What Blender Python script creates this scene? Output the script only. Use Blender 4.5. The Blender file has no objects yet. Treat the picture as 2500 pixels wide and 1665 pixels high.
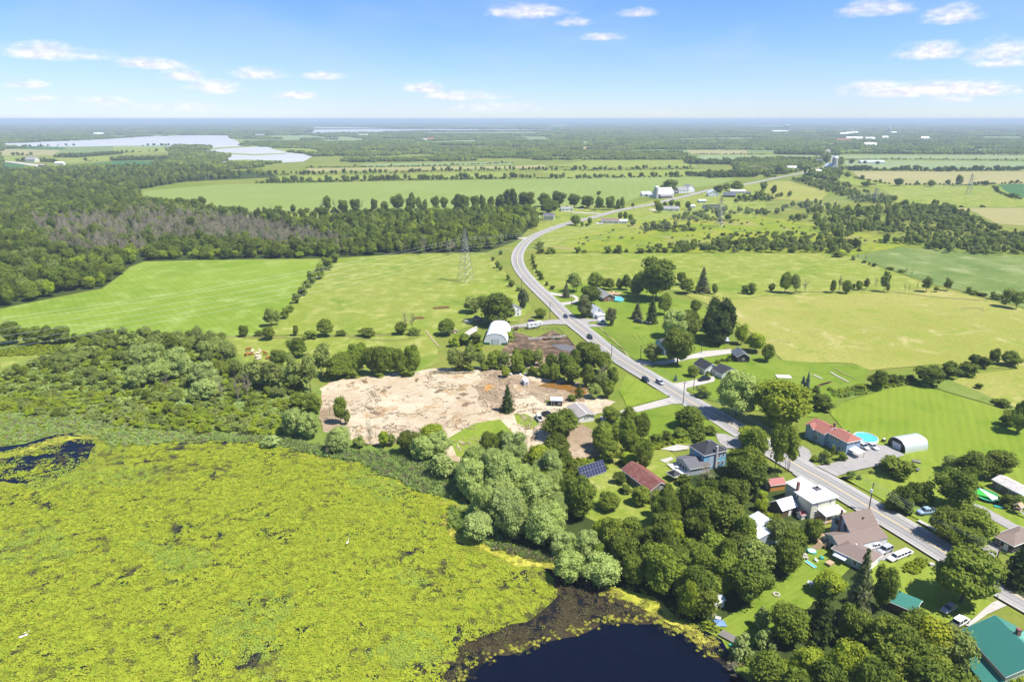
import bpy, bmesh, math, random
import numpy as np
from mathutils import Vector, Matrix, noise as mnoise
from mathutils.geometry import tessellate_polygon

# ------------------------------------------------------------------ camera
S = bpy.context.scene
R = math.radians
CAM_H = 118.0
K = 1.18           # metres per metre of the first layout estimate
PITCH = R(18.0)
FPX = 1667.0
cam_d = bpy.data.cameras.new("camera")
cam_d.sensor_width = 36.0
cam_d.lens = 24.0
cam_d.clip_start = 0.5
cam_d.clip_end = 200000.0
cam = bpy.data.objects.new("camera", cam_d)
S.collection.objects.link(cam)
cam.location = (0, 0, CAM_H)
cam.rotation_euler = (R(90) - PITCH, 0, 0)
S.camera = cam

# ------------------------------------------------------------------ light
SUN_EL, SUN_AZ = 59.0, 111.0          # degrees; azimuth clockwise from +Y
sv = Vector((math.sin(R(SUN_AZ)) * math.cos(R(SUN_EL)), math.cos(R(SUN_AZ)) * math.cos(R(SUN_EL)), math.sin(R(SUN_EL))))
sun_d = bpy.data.lights.new("sun", 'SUN')
sun_d.energy = 5.0
sun_d.angle = R(0.5)
sun_d.color = (1.0, 0.955, 0.89)
sun = bpy.data.objects.new("sun", sun_d)
S.collection.objects.link(sun)
sun.rotation_euler = sv.to_track_quat('Z', 'Y').to_euler()
sun.location = (0, 0, 300)

S.view_settings.view_transform = 'Standard'
S.view_settings.look = 'None'
S.view_settings.gamma = 1.0
S.view_settings.use_curve_mapping = False
S.view_settings.exposure = 0.73
HAZE_DENSITY = 1.1e-4


class N:
    """small node-tree writer"""
    def __init__(s, nt):
        s.nt = nt
        nt.nodes.clear()

    def a(s, typ, ins=None, **kw):
        n = s.nt.nodes.new(typ)
        for k, v in kw.items():
            setattr(n, k, v)
        for k, v in (ins or {}).items():
            sock = n.inputs[k]
            if isinstance(v, bpy.types.NodeSocket):
                s.nt.links.new(v, sock)
            elif isinstance(v, bpy.types.Node):
                s.nt.links.new(v.outputs[0], sock)
            else:
                sock.default_value = v
        return n

    def m(s, op, a, b=None, c=None, clamp=False):
        ins = {0: a}
        if b is not None: ins[1] = b
        if c is not None: ins[2] = c
        return s.a('ShaderNodeMath', ins, operation=op, use_clamp=clamp).outputs[0]

    def mix(s, f, a, b, bt='MIX'):
        n = s.a('ShaderNodeMix', data_type='RGBA', blend_type=bt)
        for idx, v in ((0, f), (6, a), (7, b)):
            if isinstance(v, bpy.types.NodeSocket): s.nt.links.new(v, n.inputs[idx])
            elif isinstance(v, (int, float)) and idx: n.inputs[idx].default_value = (v, v, v, 1)
            elif idx: n.inputs[idx].default_value = (*v[:3], 1)
            else: n.inputs[idx].default_value = v
        return n.outputs[2]

    def noise(s, vec, scale, detail=3.0, rough=0.55, dist=0.0):
        return s.a('ShaderNodeTexNoise', {'Vector': vec, 'Scale': scale, 'Detail': detail, 'Roughness': rough, 'Distortion': dist}).outputs[0]

    def ramp(s, f, lo, hi):
        return s.a('ShaderNodeMapRange', {0: f, 1: lo, 2: hi}, interpolation_type='SMOOTHSTEP').outputs[0]


def px2dir(px, py):
    x = (px - 1250.0) / FPX
    y = (832.5 - py) / FPX
    return Vector((x, math.cos(PITCH) + y * math.sin(PITCH), -math.sin(PITCH) + y * math.cos(PITCH)))


# ------------------------------------------------------------------ sky (world): Nishita with small fair-weather clouds
W = bpy.data.worlds.new("World")
S.world = W
W.use_nodes = True
w = N(W.node_tree)
skyt = w.a('ShaderNodeTexSky', sky_type='NISHITA', sun_disc=False, sun_elevation=R(SUN_EL), sun_rotation=R(SUN_AZ),
           altitude=0.0, air_density=1.0, dust_density=0.0, ozone_density=3.0)
tc = w.a('ShaderNodeTexCoord')
sep = w.a('ShaderNodeSeparateXYZ', {0: tc.outputs['Generated']})
az = w.m('ARCTAN2', sep.outputs[0], sep.outputs[1])
el = w.m('ARCSINE', sep.outputs[2])
# the whole sky a little deeper blue overhead, milky along the horizon, the same all the way round
hz_f = w.ramp(el, 0.0, 0.30)
skyc = w.mix(1.0, skyt.outputs[0], w.mix(hz_f, (0.98, 1.16, 1.70), (0.60, 1.02, 1.50)), 'MULTIPLY')
vec = w.a('ShaderNodeCombineXYZ', {0: w.m('MULTIPLY', az, 1.0), 1: w.m('MULTIPLY', el, 2.3), 2: 0.0}).outputs[0]
n1 = w.noise(vec, 22.0, 6.0, 0.62, 0.3)
n2 = w.noise(vec, 60.0, 5.0, 0.6)
nn = w.m('ADD', w.m('MULTIPLY', n1, 0.75), w.m('MULTIPLY', n2, 0.3))
CL = [  # cloud centre x,y and half sizes in photograph pixels -> turned into azimuth / elevation
    (125, 124, 140, 26), (380, 155, 95, 17), (445, 182, 65, 18), (520, 210, 85, 22), (630, 178, 75, 19), (790, 184, 62, 14),
    (725, 232, 55, 12), (250, 246, 80, 14), (80, 240, 60, 10), (430, 262, 120, 16), (1035, 212, 60, 16), (1135, 232, 110, 15),
    (1210, 262, 130, 18), (1295, 26, 110, 22), (1400, 52, 50, 16), (1560, 30, 60, 14), (1475, 88, 60, 12), (2130, 18, 115, 26),
    (2330, 34, 100, 26), (2270, 122, 110, 26), (2440, 118, 100, 36), (2280, 214, 250, 26), (2440, 150, 80, 18), (2320, 243, 60, 10), (1620, 277, 60, 9),
    (60, 205, 60, 14), (2140, 205, 90, 16)]
cov = None
for (cx, cy, sx, sy) in CL:
    d0 = px2dir(cx, cy).normalized()
    d1 = px2dir(cx + sx, cy).normalized()
    d2 = px2dir(cx, cy - sy).normalized()
    a0, e0 = math.atan2(d0.x, d0.y), math.asin(d0.z)
    ra = abs(math.atan2(d1.x, d1.y) - a0) * 1.06
    re = abs(math.asin(d2.z) - e0) * 1.05
    dx = w.m('DIVIDE', w.m('SUBTRACT', az, a0), ra)
    dy0 = w.m('SUBTRACT', el, e0 - re * 0.35)
    dy = w.m('MAXIMUM', w.m('DIVIDE', dy0, re * 1.25), w.m('DIVIDE', dy0, -re * 0.62))
    r2 = w.m('ADD', w.m('MULTIPLY', dx, dx), w.m('MULTIPLY', dy, dy))
    b = w.m('SUBTRACT', 1.0, r2)
    cov = b if cov is None else w.m('MAXIMUM', cov, b)
cov = w.m('MAXIMUM', cov, -1.5)
m1 = w.ramp(w.m('ADD', cov, w.m('MULTIPLY', w.m('SUBTRACT', nn, 0.535), 3.0)), -0.15, 1.5)
# the same kind of clouds scattered over the rest of the sky
gz = w.m('MAXIMUM', sep.outputs[2], 0.03)
pv = w.a('ShaderNodeCombineXYZ', {0: w.m('DIVIDE', sep.outputs[0], gz), 1: w.m('DIVIDE', sep.outputs[1], gz), 2: 0.0}).outputs[0]
g1 = w.noise(pv, 1.1, 7.0, 0.6)
m2 = w.m('MULTIPLY', w.ramp(g1, 0.60, 0.70), w.m('MULTIPLY', w.ramp(w.m('ABSOLUTE', az), 0.72, 0.85), w.ramp(el, 0.02, 0.12)))
msk = w.m('MULTIPLY', w.m('MAXIMUM', m1, m2), w.ramp(el, 0.0, 0.03))
veil = w.noise(vec, 4.0, 3.0, 0.5, 0.5)
skyc = w.mix(w.m('MULTIPLY', w.ramp(veil, 0.38, 0.70), 0.26), skyc, (6.5, 7.6, 9.0))
shade = w.mix(w.ramp(n2, 0.35, 0.62), (8.6, 8.2, 9.6), (11.5, 10.9, 11.3))
skyc = w.mix(w.m('MULTIPLY', msk, 0.92), skyc, shade)
bg = w.a('ShaderNodeBackground', {'Color': skyc, 'Strength': 0.062})
w.a('ShaderNodeOutputWorld', {'Surface': bg})


# ------------------------------------------------------------------ placing helpers
def G(px, py, z=0.0):
    """point at height z seen at photograph pixel (2500 x 1665)"""
    d = px2dir(px, py)
    t = (z - CAM_H) / min(d.z, -1e-4)
    return Vector((d.x * t, d.y * t, z))


ZN = {'F': (0, 0, 1.062), 'S': (0, 0, 1.0), '7': (1200, 540, .2168), '8': (1600, 540, .2168), '9': (2000, 540, .2168), '10': (1100, 740, .1722),
      '11': (1400, 740, .1722), '12': (1200, 960, .1722), '13': (1550, 960, .1722), '14': (1900, 900, .1722), '15': (2100, 1080, .1722),
      '16': (1750, 1130, .1722), '17': (1650, 1320, .22), '18': (2050, 1320, .22), '5': (0, 540, .268), '6': (600, 540, .268),
      '22': (600, 1050, .268), '23': (1000, 1245, .2972), '24': (700, 860, .2548), '25': (0, 760, .2972),
      'r1': (0, 250, .2654), 'r2': (625, 250, .2654), 'r3': (1250, 250, .2654), 'r4': (1875, 250, .2654)}


def sp(zone, x, y):
    o = ZN[zone]
    return o[0] + x * o[2], o[1] + y * o[2]


def GZ(zone, x, y, z=0.0):
    return G(*sp(zone, x, y), z)


def proj(p):
    x, y, z = p[0], p[1], p[2] - CAM_H
    dep = y * math.cos(PITCH) - z * math.sin(PITCH)
    up = y * math.sin(PITCH) + z * math.cos(PITCH)
    return 1250 + FPX * x / dep, 832.5 - FPX * up / dep, dep


def inpoly(x, y, poly):
    c = False
    j = len(poly) - 1
    for i in range(len(poly)):
        xi, yi = poly[i]; xj, yj = poly[j]
        if (yi > y) != (yj > y) and x < (xj - xi) * (y - yi) / (yj - yi) + xi:
            c = not c
        j = i
    return c


COL = S.collection


def tag(o, label=None, cat=None, group=None, kind=None):
    if label: o['label'] = label
    if cat: o['category'] = cat
    if group: o['group'] = group
    if kind: o['kind'] = kind
    return o


def link(name, me, mats=None, parent=None):
    if mats is not None:
        for m_ in (mats if isinstance(mats, (list, tuple)) else [mats]):
            me.materials.append(m_)
    o = bpy.data.objects.new(name, me)
    COL.objects.link(o)
    if parent: o.parent = parent
    return o


def empty(name, loc, rz=0.0):
    o = bpy.data.objects.new(name, None)
    o.empty_display_size = 0.5
    COL.objects.link(o)
    o.location = loc
    o.rotation_euler = (0, 0, rz)
    return o


def pydata(name, vs, fs, mi=None, smooth=False):
    me = bpy.data.meshes.new(name)
    me.from_pydata([tuple(v) for v in vs], [], fs)
    if mi: me.polygons.foreach_set('material_index', mi)
    if smooth: me.polygons.foreach_set('use_smooth', [True] * len(fs))
    me.update()
    return me


# ------------------------------------------------------------------ materials
def new_mat(name):
    m_ = bpy.data.materials.new(name)
    m_.use_nodes = True
    return m_, N(m_.node_tree)


def finish(n, col, rough=0.8, spec=0.2, metal=0.0, bump=None, bstr=0.3, bdist=0.1, emit=None):
    ins = {'Base Color': col if isinstance(col, bpy.types.NodeSocket) else (*col[:3], 1), 'Roughness': rough,
           'Specular IOR Level': spec, 'Metallic': metal}
    if bump is not None:
        ins['Normal'] = n.a('ShaderNodeBump', {'Height': bump, 'Strength': bstr, 'Distance': bdist}).outputs[0]
    p = n.a('ShaderNodeBsdfPrincipled', ins)
    n.a('ShaderNodeOutputMaterial', {'Surface': p})


def ground_mat(name, cols, s_big=0.012, s_mid=0.09, s_fine=0.9, contrast=0.35, stripe=None, patch=None, rough=0.95, bump=0.25):
    """grass / soil: cols = (a, b, c); stripe=(angle, spacing m, strength); patch=(colour, scale, lo, hi)"""
    m_, n = new_mat(name)
    pos = n.a('ShaderNodeNewGeometry').outputs['Position']
    big = n.noise(pos, s_big, 4.0, 0.6, 0.4)
    mid = n.noise(pos, s_mid, 5.0, 0.65, 0.3)
    fine = n.noise(pos, s_fine, 3.0, 0.7)
    c = n.mix(n.ramp(big, 0.35, 0.65), cols[0], cols[1])
    c = n.mix(n.ramp(mid, 0.46, 0.72), c, cols[2])
    if patch:
        pn = n.noise(pos, patch[1], 5.0, 0.7, 0.8)
        c = n.mix(n.ramp(pn, patch[2], patch[3]), c, patch[0])
    f = n.m('ADD', 1.0 - contrast, n.m('MULTIPLY', n.m('ADD', n.m('MULTIPLY', fine, 1.3), n.m('MULTIPLY', mid, 0.7)), contrast))
    if stripe:
        a_, sp_, st = stripe
        rot = n.a('ShaderNodeVectorRotate', {'Vector': pos, 'Angle': a_}, rotation_type='Z_AXIS').outputs[0]
        wv = n.a('ShaderNodeTexWave', {'Vector': rot, 'Scale': 0.314 / sp_, 'Distortion': 2.5, 'Detail': 2.0, 'Detail Scale': 0.3}, wave_type='BANDS').outputs[1]
        st2 = n.a('ShaderNodeVectorMath', {0: rot, 1: (1.0 / sp_, 0.03 / sp_ * 3, 0.0)}, operation='MULTIPLY').outputs[0]
        streak = n.noise(st2, 1.0, 4.0, 0.6)
        f = n.m('MULTIPLY', f, n.m('ADD', 1.0 - st * 0.6, n.m('MULTIPLY', n.m('ADD', n.m('MULTIPLY', wv, 0.35), n.m('MULTIPLY', streak, 1.3)), st * 0.8)))
    fc = n.a('ShaderNodeCombineColor', {0: f, 1: f, 2: f}).outputs[0]
    c = n.mix(1.0, c, fc, 'MULTIPLY')
    finish(n, c, rough, 0.05, bump=fine, bstr=bump, bdist=0.5)
    return m_


def plain(name, col, rough=0.6, spec=0.3, metal=0.0, var=0.12, scale=1.5, bump=0.0, grime=None):
    m_, n = new_mat(name)
    tc_ = n.a('ShaderNodeTexCoord').outputs['Object']
    no = n.noise(tc_, scale, 5.0, 0.6)
    f = n.m('ADD', 1.0 - var, n.m('MULTIPLY', no, 2 * var))
    c = n.mix(1.0, col, n.a('ShaderNodeCombineColor', {0: f, 1: f, 2: f}).outputs[0], 'MULTIPLY')
    if grime:
        g_ = n.noise(tc_, grime[1], 6.0, 0.7, 0.5)
        c = n.mix(n.m('MULTIPLY', n.ramp(g_, 0.48, 0.68), grime[2]), c, grime[0])
    finish(n, c, rough, spec, metal, bump=no if bump else None, bstr=bump, bdist=0.05)
    return m_


def lined(name, col, axis, pitch, depth=0.25, col2=None, rough=0.6, spec=0.3, metal=0.0, grime=None, jit=0.15):
    """siding / metal seams / shingle courses: thin relief lines every `pitch` m along an object-space axis, with stain and wear"""
    m_, n = new_mat(name)
    tc_ = n.a('ShaderNodeTexCoord').outputs['Object']
    s_ = n.a('ShaderNodeSeparateXYZ', {0: tc_}).outputs[axis]
    fr = n.m('FRACT', n.m('DIVIDE', s_, pitch))
    ln = n.ramp(n.m('ABSOLUTE', n.m('SUBTRACT', fr, 0.5)), 0.36, 0.5)
    no = n.noise(tc_, 0.9, 6.0, 0.65)
    fi = n.noise(tc_, 5.0, 3.0, 0.7)
    f = n.m('ADD', 1.0 - jit * 1.6, n.m('MULTIPLY', n.m('ADD', no, fi), jit * 1.6))
    c = n.mix(1.0, col, n.a('ShaderNodeCombineColor', {0: f, 1: f, 2: f}).outputs[0], 'MULTIPLY')
    if col2: c = n.mix(n.m('MULTIPLY', ln, depth * 2), c, col2)
    if grime:
        g_ = n.noise(tc_, grime[1], 6.0, 0.7, 0.6)
        c = n.mix(n.m('MULTIPLY', n.ramp(g_, 0.45, 0.68), grime[2]), c, grime[0])
    finish(n, c, rough, spec, metal, bump=ln, bstr=depth, bdist=0.06)
    return m_


def water_mat(name, col, rough=0.06, rs=3.0, rb=0.06):
    m_, n = new_mat(name)
    pos = n.a('ShaderNodeNewGeometry').outputs['Position']
    no = n.noise(pos, rs, 3.0, 0.6)
    big = n.noise(pos, 0.03, 3.0, 0.5)
    c = n.mix(big, col, tuple(x * 1.5 for x in col))
    finish(n, c, rough, 0.12, bump=no, bstr=rb, bdist=0.1)
    return m_


def leaf_mat(name, ca, cb, cc=None, var=0.35):
    m_, n = new_mat(name)
    t = n.a('ShaderNodeAttribute', attribute_name='tone').outputs['Fac']
    rnd = n.a('ShaderNodeObjectInfo').outputs['Random']
    c = n.mix(t, ca, cb)
    if cc: c = n.mix(n.m('MULTIPLY', rnd, 0.8), c, cc)
    f = n.m('ADD', 1.0 - var * 0.5, n.m('MULTIPLY', n.m('FRACT', n.m('MULTIPLY', rnd, 7.31)), var))
    c = n.mix(1.0, c, n.a('ShaderNodeCombineColor', {0: f, 1: f, 2: f}).outputs[0], 'MULTIPLY')
    d = n.a('ShaderNodeBsdfPrincipled', {'Base Color': c, 'Roughness': 0.6, 'Specular IOR Level': 0.10})
    tr = n.a('ShaderNodeBsdfTranslucent', {'Color': n.mix(1.0, c, (1.1, 1.25, 0.55), 'MULTIPLY')})
    mx = n.a('ShaderNodeMixShader', {0: 0.28, 1: d.outputs[0], 2: tr.outputs[0]})
    n.a('ShaderNodeOutputMaterial', {'Surface': mx})
    return m_


# ------------------------------------------------------------------ ground sheets
LEVEL = [0.02]


def outline(pts, seg, amp, seed=0.0):
    """subdivide and roughen the outline of a ground patch"""
    out = []
    n_ = len(pts)
    for i in range(n_):
        a, b = pts[i], pts[(i + 1) % n_]
        L = (b - a).length
        k = max(1, min(60, int(L / seg)))
        for j in range(k):
            p = a.lerp(b, j / k)
            if amp > 0:
                v = mnoise.noise_vector(Vector((p.x / (seg * 2.2), p.y / (seg * 2.2), seed)))
                p = p + Vector((v.x, v.y, 0)) * amp
            out.append(p)
    return out


def sheet(name, zone, pts, mat, z=None, seg=6.0, amp=0.8, kind='structure'):
    if z is None:
        LEVEL[0] += 0.0035
        z = LEVEL[0]
    g = [GZ(zone, x, y) for x, y in pts]
    far = sum(p.y for p in g) / len(g)
    if far > 700: seg, amp = seg * far / 350, amp * far / 700
    g = outline(g, seg, amp, len(name) * 0.37)
    g = [Vector((p.x, p.y, z)) for p in g]
    tris = tessellate_polygon([g])
    ar = 0
    for t in tris:
        ar += (g[t[1]] - g[t[0]]).cross(g[t[2]] - g[t[0]]).z
    if ar < 0: tris = [(t[0], t[2], t[1]) for t in tris]
    me = pydata(name, g, tris)
    o = link(name, me, mat)
    o['kind'] = kind
    return o


def ribbon(name, pts, w0, w1, mat, z, kind='structure', parent=None, off=0.0):
    """strip along a ground polyline between offsets w0..w1 from its centre"""
    vs, fs = [], []
    n_ = len(pts)
    for i, p in enumerate(pts):
        a = pts[max(0, i - 1)]; b = pts[min(n_ - 1, i + 1)]
        t = (b - a); t.z = 0; t.normalize()
        nr = Vector((-t.y, t.x, 0))
        vs.append((p + nr * w0).to_tuple()[:2] + (z,))
        vs.append((p + nr * w1).to_tuple()[:2] + (z,))
    for i in range(n_ - 1):
        fs.append((2 * i, 2 * i + 2, 2 * i + 3, 2 * i + 1))
    me = pydata(name, vs, fs)
    if me.polygons and me.polygons[0].normal.z < 0: me.flip_normals()
    o = link(name, me, mat, parent)
    if kind: o['kind'] = kind
    return o


def smooth_line(pts, n_=6):
    out = []
    P = [pts[0] * 2 - pts[1]] + pts + [pts[-1] * 2 - pts[-2]]
    for i in range(1, len(P) - 2):
        for k in range(n_):
            t = k / n_
            a, b, c, d = P[i - 1], P[i], P[i + 1], P[i + 2]
            out.append(0.5 * ((2 * b) + (c - a) * t + (2 * a - 5 * b + 4 * c - d) * t * t + (3 * b - a - 3 * c + d) * t ** 3))
    out.append(P[-2])
    return out
# ------------------------------------------------------------------ ground materials (real-world base colours)
MG = {
    'base': ground_mat('rough_grass', [(.150, .190, .028), (.200, .210, .042), (.110, .165, .020)], 0.006, 0.05, 0.8, 0.45, patch=((.25, .235, .075), 0.02, 0.56, 0.75)),
    'far': ground_mat('far_open_country', [(.150, .200, .060), (.190, .230, .085), (.110, .165, .050)], 0.0012, 0.004, 0.05, 0.35, patch=((.26, .25, .12), 0.0014, 0.56, 0.60)),
    'hay': ground_mat('mown_hay_green', [(.150, .225, .020), (.185, .255, .030), (.225, .285, .065)], 0.012, 0.05, 0.9, 0.45, stripe=(R(-38), 4.2, 0.26)),
    'past': ground_mat('pasture_yellow_green', [(.190, .240, .030), (.215, .245, .045), (.300, .300, .090)], 0.012, 0.10, 0.7, 0.62, patch=((.135, .200, .022), 0.03, 0.50, 0.70)),
    'dry': ground_mat('dry_meadow', [(.245, .255, .050), (.290, .280, .072), (.185, .225, .034)], 0.010, 0.06, 0.6, 0.62, patch=((.40, .345, .15), 0.035, 0.54, 0.74)),
    'lawn': ground_mat('lawn', [(.140, .205, .020), (.185, .238, .032), (.100, .165, .014)], 0.03, 0.12, 1.5, 0.35, stripe=(R(55), 1.6, 0.22)),
    'mown': ground_mat('mown_field', [(.175, .235, .024), (.205, .255, .036), (.125, .195, .015)], 0.014, 0.05, 1.2, 0.35, stripe=(R(28), 3.2, 0.30)),
    'scrub': ground_mat('goldenrod_scrub', [(.180, .235, .018), (.250, .265, .030), (.095, .145, .025)], 0.015, 0.07, 0.7, 0.5, patch=((.27, .23, .10), 0.018, 0.55, 0.70)),
    'corn': ground_mat('corn_field', [(.190, .245, .058), (.210, .260, .070), (.170, .225, .048)], 0.004, 0.03, 0.35, 0.3, stripe=(R(8), 14.0, 0.16)),
    'soy': ground_mat('soybean_field', [(.055, .130, .042), (.060, .140, .042), (.048, .115, .038)], 0.004, 0.03, 0.35, 0.25),
    'tan': ground_mat('tan_stubble', [(.290, .265, .110), (.320, .285, .130), (.240, .245, .085)], 0.004, 0.02, 0.3, 0.35),
    'pale': ground_mat('pale_green_crop', [(.200, .260, .110), (.225, .275, .12), (.175, .235, .09)], 0.004, 0.02, 0.3, 0.2),
    'reed': ground_mat('reed_meadow', [(.110, .165, .038), (.150, .200, .050), (.225, .255, .100)], 0.014, 0.035, 0.4, 0.6, patch=((.16, .19, .05), 0.02, 0.55, 0.7)),
    'marshg': ground_mat('marsh_grass', [(.150, .205, .036), (.185, .225, .050), (.105, .165, .024)], 0.02, 0.12, 1.0, 0.5, patch=((.20, .19, .08), 0.05, 0.56, 0.75)),
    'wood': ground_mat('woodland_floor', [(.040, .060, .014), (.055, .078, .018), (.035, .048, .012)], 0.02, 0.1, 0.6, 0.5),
    'sand': ground_mat('bare_sandy_fill', [(.42, .34, .23), (.50, .43, .305), (.31, .23, .14)], 0.03, 0.11, 0.7, 0.5, patch=((.36, .25, .14), 0.085, 0.58, 0.60), bump=0.5),
    'dirt': ground_mat('brown_dirt', [(.29, .215, .135), (.36, .275, .18), (.20, .145, .088)], 0.05, 0.25, 1.2, 0.6, patch=((.42, .33, .23), 0.12, 0.5, 0.7), bump=0.9),
    'muck': ground_mat('barnyard_muck', [(.085, .058, .040), (.125, .088, .060), (.30, .20, .12)], 0.06, 0.2, 1.2, 0.55, bump=0.9),
    'gravel': ground_mat('pale_gravel', [(.42, .39, .35), (.47, .44, .40), (.36, .33, .28)], 0.05, 0.4, 2.5, 0.3),
    'drive': ground_mat('grey_driveway', [(.30, .285, .27), (.34, .32, .30), (.26, .25, .23)], 0.06, 0.4, 2.5, 0.25),
    'road': ground_mat('worn_asphalt', [(.285, .275, .262), (.31, .30, .285), (.25, .24, .225)], 0.02, 0.12, 2.0, 0.22, bump=0.1),
    'should': ground_mat('gravel_shoulder', [(.37, .35, .32), (.41, .39, .355), (.30, .28, .25)], 0.03, 0.3, 2.0, 0.25),
    'algae': ground_mat('yellow_duckweed', [(.36, .35, .045), (.44, .40, .07), (.24, .28, .03)], 0.05, 0.3, 1.2, 0.6, patch=((.05, .05, .02), 0.25, 0.60, 0.68), bump=0.1),
    'weed': ground_mat('brown_weed_painted_shade', [(.042, .032, .016), (.060, .046, .024), (.010, .010, .009)], 0.06, 0.35, 1.8, 0.8, patch=((.006, .008, .012), 0.11, 0.44, 0.58), bump=0.2, rough=0.6),  # brown weed, its colour also darkened to paint in willow shade and reflection
    'lily': ground_mat('floating_leaf_mat', [(.170, .205, .016), (.210, .235, .022), (.115, .130, .016)], 0.03, 0.12, 1.1, 0.8, patch=((.012, .016, .020), 0.10, 0.50, 0.62), rough=0.7),
    'hills': ground_mat('far_hills', [(.060, .095, .04), (.075, .110, .045), (.05, .08, .035)], 0.0006, 0.003, 0.02, 0.4),
}
M_WATER = water_mat('pond_water', (.0015, .003, .010), 0.08, 1.3, 0.3)
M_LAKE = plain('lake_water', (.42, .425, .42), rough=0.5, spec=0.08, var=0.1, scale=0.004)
M_MUD = water_mat('muddy_water', (.17, .085, .018), 0.10, 2.0, 0.04)
M_ORANGE = plain('orange_puddle', (.62, .27, .035), rough=0.25, var=0.15)
M_PUD = plain('brown_puddle', (.20, .13, .065), rough=0.25, var=0.15)
MG_WET = plain('wet_grey_mud', (.13, .125, .12), rough=0.5, spec=.3, var=.3, scale=.4)
M_YEL = plain('yellow_line_paint', (.62, .46, .16), rough=0.6, var=0.25, scale=0.6)
M_WHL = plain('white_line_paint', (.50, .49, .46), rough=0.6, var=0.3, scale=0.6)

# ------------------------------------------------------------------ ground plane (gridded so that it stays precise near the camera)
co = [0, 40, 80, 130, 200, 300, 450, 700, 1100, 1700, 2600, 4000, 6000, 9000, 14000, 22000, 34000, 50000]
xs = sorted(set([-c for c in co] + co))
ys = [-3000, -1200, -500, -150] + co
for nm, y_lo, y_hi, mt in (('ground', -3000, 2600, 'base'), ('far_ground', 2600, 50000, 'far')):
    yy = [y for y in ys if y_lo <= y <= y_hi]
    vs = [(x, y, 0.0) for y in yy for x in xs]
    nx = len(xs)
    fs = [(j * nx + i, j * nx + i + 1, (j + 1) * nx + i + 1, (j + 1) * nx + i) for j in range(len(yy) - 1) for i in range(nx - 1)]
    link(nm, pydata(nm, vs, fs), MG[mt])['kind'] = 'structure'

# far low hills along the skyline
rng = random.Random(5)
for k, (dist, hh) in enumerate(((9000, 10), (14000, 22), (21000, 50), (30000, 85))):
    vs, fs = [], []
    n_ = 160
    for i in range(n_ + 1):
        a = -1.0 + 2.0 * i / n_
        x = math.tan(a) * dist * 0.9
        z = hh * (0.55 + 0.6 * mnoise.noise(Vector((a * 3.0, k * 3.7, 0))) + 0.22 * mnoise.noise(Vector((a * 16.0, k, 4)))) - 0.5
        z = max(z, -1.0)
        vs += [(x, dist - 900, -2), (x, dist, z), (x, dist + 900, -2)]
    for i in range(n_):
        for j in (0, 1):
            b = i * 3 + j
            fs.append((b, b + 3, b + 4, b + 1))
    link('hill', pydata('hill', vs, fs, smooth=True), MG['hills'])['kind'] = 'structure'

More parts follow.
